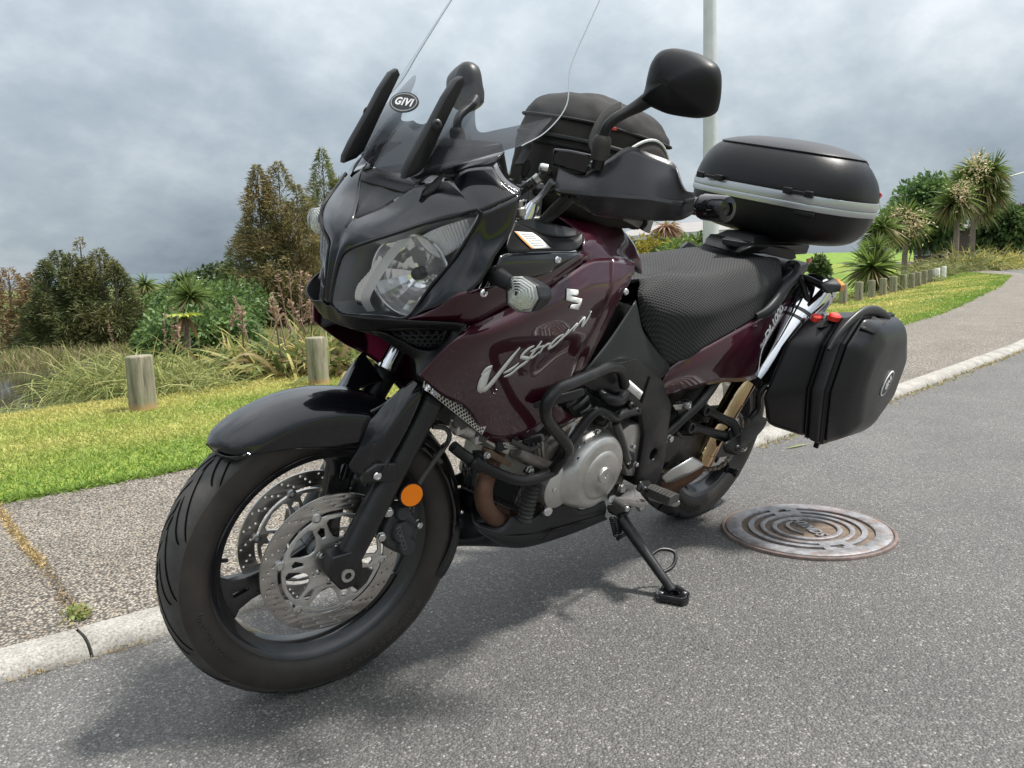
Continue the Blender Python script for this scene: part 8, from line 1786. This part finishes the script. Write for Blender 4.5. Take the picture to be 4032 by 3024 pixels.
def pannier(sd, label):
    rt = root('pannier_case', label, 'pannier', (-.18, .30*sd, .42), 'hard side cases', bike=True)
    def rg(i): y, o = PR[i]; return [(x, y*sd, z) for x, z in o]
    def lf(name, ids, m, bw=.022):
        o_ = fixn(obj(name, *loft_rings([rg(i) for i in ids], 1, True, 1), m, rt, 60)); bev(o_, bw, 4, 14); return o_
    lf('inner_shell', [0, 1], shell); lf('seam_core', [1, 2, 3], shell, .001); lf('seam_band', [3, 4], M('case_band_plastic', (.024, .024, .026), .40, 0, .5, bump=.05, bscale=1000), .012); lf('lid_core', [4, 5, 6], shell, .001)
    lf('outer_lid', [6, 7, 8], M('satin_case_lid', (.012, .012, .014), .30, 0, .45, bump=.03, bscale=700, rvar=.08, vscale=9))
    G_ = lambda L_: [(p[0], p[1]*sd, p[2]) for p in L_]
    # latch deck with red buttons
    hull('latch_deck', G_([(-0.0249,0.265,0.7742),(-0.0932,0.265,0.802),(-0.1753,0.265,0.8128),(-0.0948,0.335,0.8271),(-0.0522,0.345,0.8088),(0.0099,0.31,0.7903),(-0.1417,0.25,0.7769),(-0.1824,0.3,0.7994)]), plastic_g, rt, .006)
    for q, r_ in (((-0.0328,0.272,0.8058), .016), ((-0.0389,0.325,0.8231), .019)):
        lathe('latch_button', [(.0005, .013), (r_*.7, .013), (r_, .008), (r_*1.02, -.006)], Vector(G_([q])[0]), (.15, .1*sd, 1), red_p, rt, 24)
    lathe('case_lock', [(.0005, .006), (.004, .006), (.005, .010), (.012, .010), (.014, .006), (.014, -.01)], Vector(G_([(-0.0539,0.29,0.8164)])[0]), (.1, .1*sd, 1), steel, rt, 24)
    # black plate on the lid painting the handle hollow's shade; bar across it
    rc = G_([(-0.0357,0.405,0.809),(-0.1489,0.395,0.8319),(-0.182,0.428,0.8206),(-0.0756,0.44,0.7945)])
    V, F = orient(*surf([[rc[0], rc[1]], [rc[3], rc[2]]], 3, 3), (0, sd, 1)); thick(obj('recess_shade', [Vector(v)+Vector((0, .004*sd, .008)) for v in V], F, dark, rt), .003)
    obj('carry_handle', *tubeg(G_([(0.0661,0.375,0.7461),(0.0306,0.378,0.791),(-0.0215,0.382,0.8273),(-0.0828,0.386,0.8531),(-0.149,0.39,0.8577),(-0.2048,0.398,0.8478),(-0.2577,0.41,0.8306)]), [.008, .012, .015, .016, .016, .015, .010], 12, 4, flat=.6), M('case_band_plastic'), rt, ang=60)
    # oval badge
    c = Vector(G_([(-0.2755,0.462,0.6241)])[0]); c.y = .4655*sd; e1, e2 = Vector((-1, 0, .12)), Vector((.12, 0, 1))
    if sd < 0: e1 = -e1
    ov = [(.034*math.cos(a), .040*math.sin(a)) for a in np.linspace(0, 2*math.pi, 33)[:-1]]
    ov = [(.046*math.cos(a), .028*math.sin(a)) for a in np.linspace(0, 2*math.pi, 33)[:-1]]
    e1 = Vector((-.55, 0, .83)) if sd > 0 else Vector((.55, 0, .83)); e2 = Vector((0, sd, 0)).cross(e1)
    c = Vector((-.258, .4655*sd, .625))
    bdg = obj('case_badge', *place(fill2d(ov, (), .0015), c, e1, e2), white_p, rt)
    obj('badge_face', *place(fill2d([(x*.9, y*.86) for x, y in ov], (), .0012), c+Vector((0, .001*sd, 0)), e1, e2), M('badge_black'), bdg)
    obj('badge_lettering', *place(text2d('GIVI', .026, .0005, .2, .95, .001), c+Vector((0, .0028*sd, 0)), e1, e2), white_p, bdg)
    hull('case_foot', [(-.10+a, (.36+b)*sd, .396+d) for a in (-.006, .006) for b in (-.008, .008) for d in (-.012, .01)], plastic, rt, .003)
    return rt
pannier(1, 'large black pannier case with red buttons on the near side of the tail')
pannier(-1, 'far side pannier case, mostly hidden behind the seat')
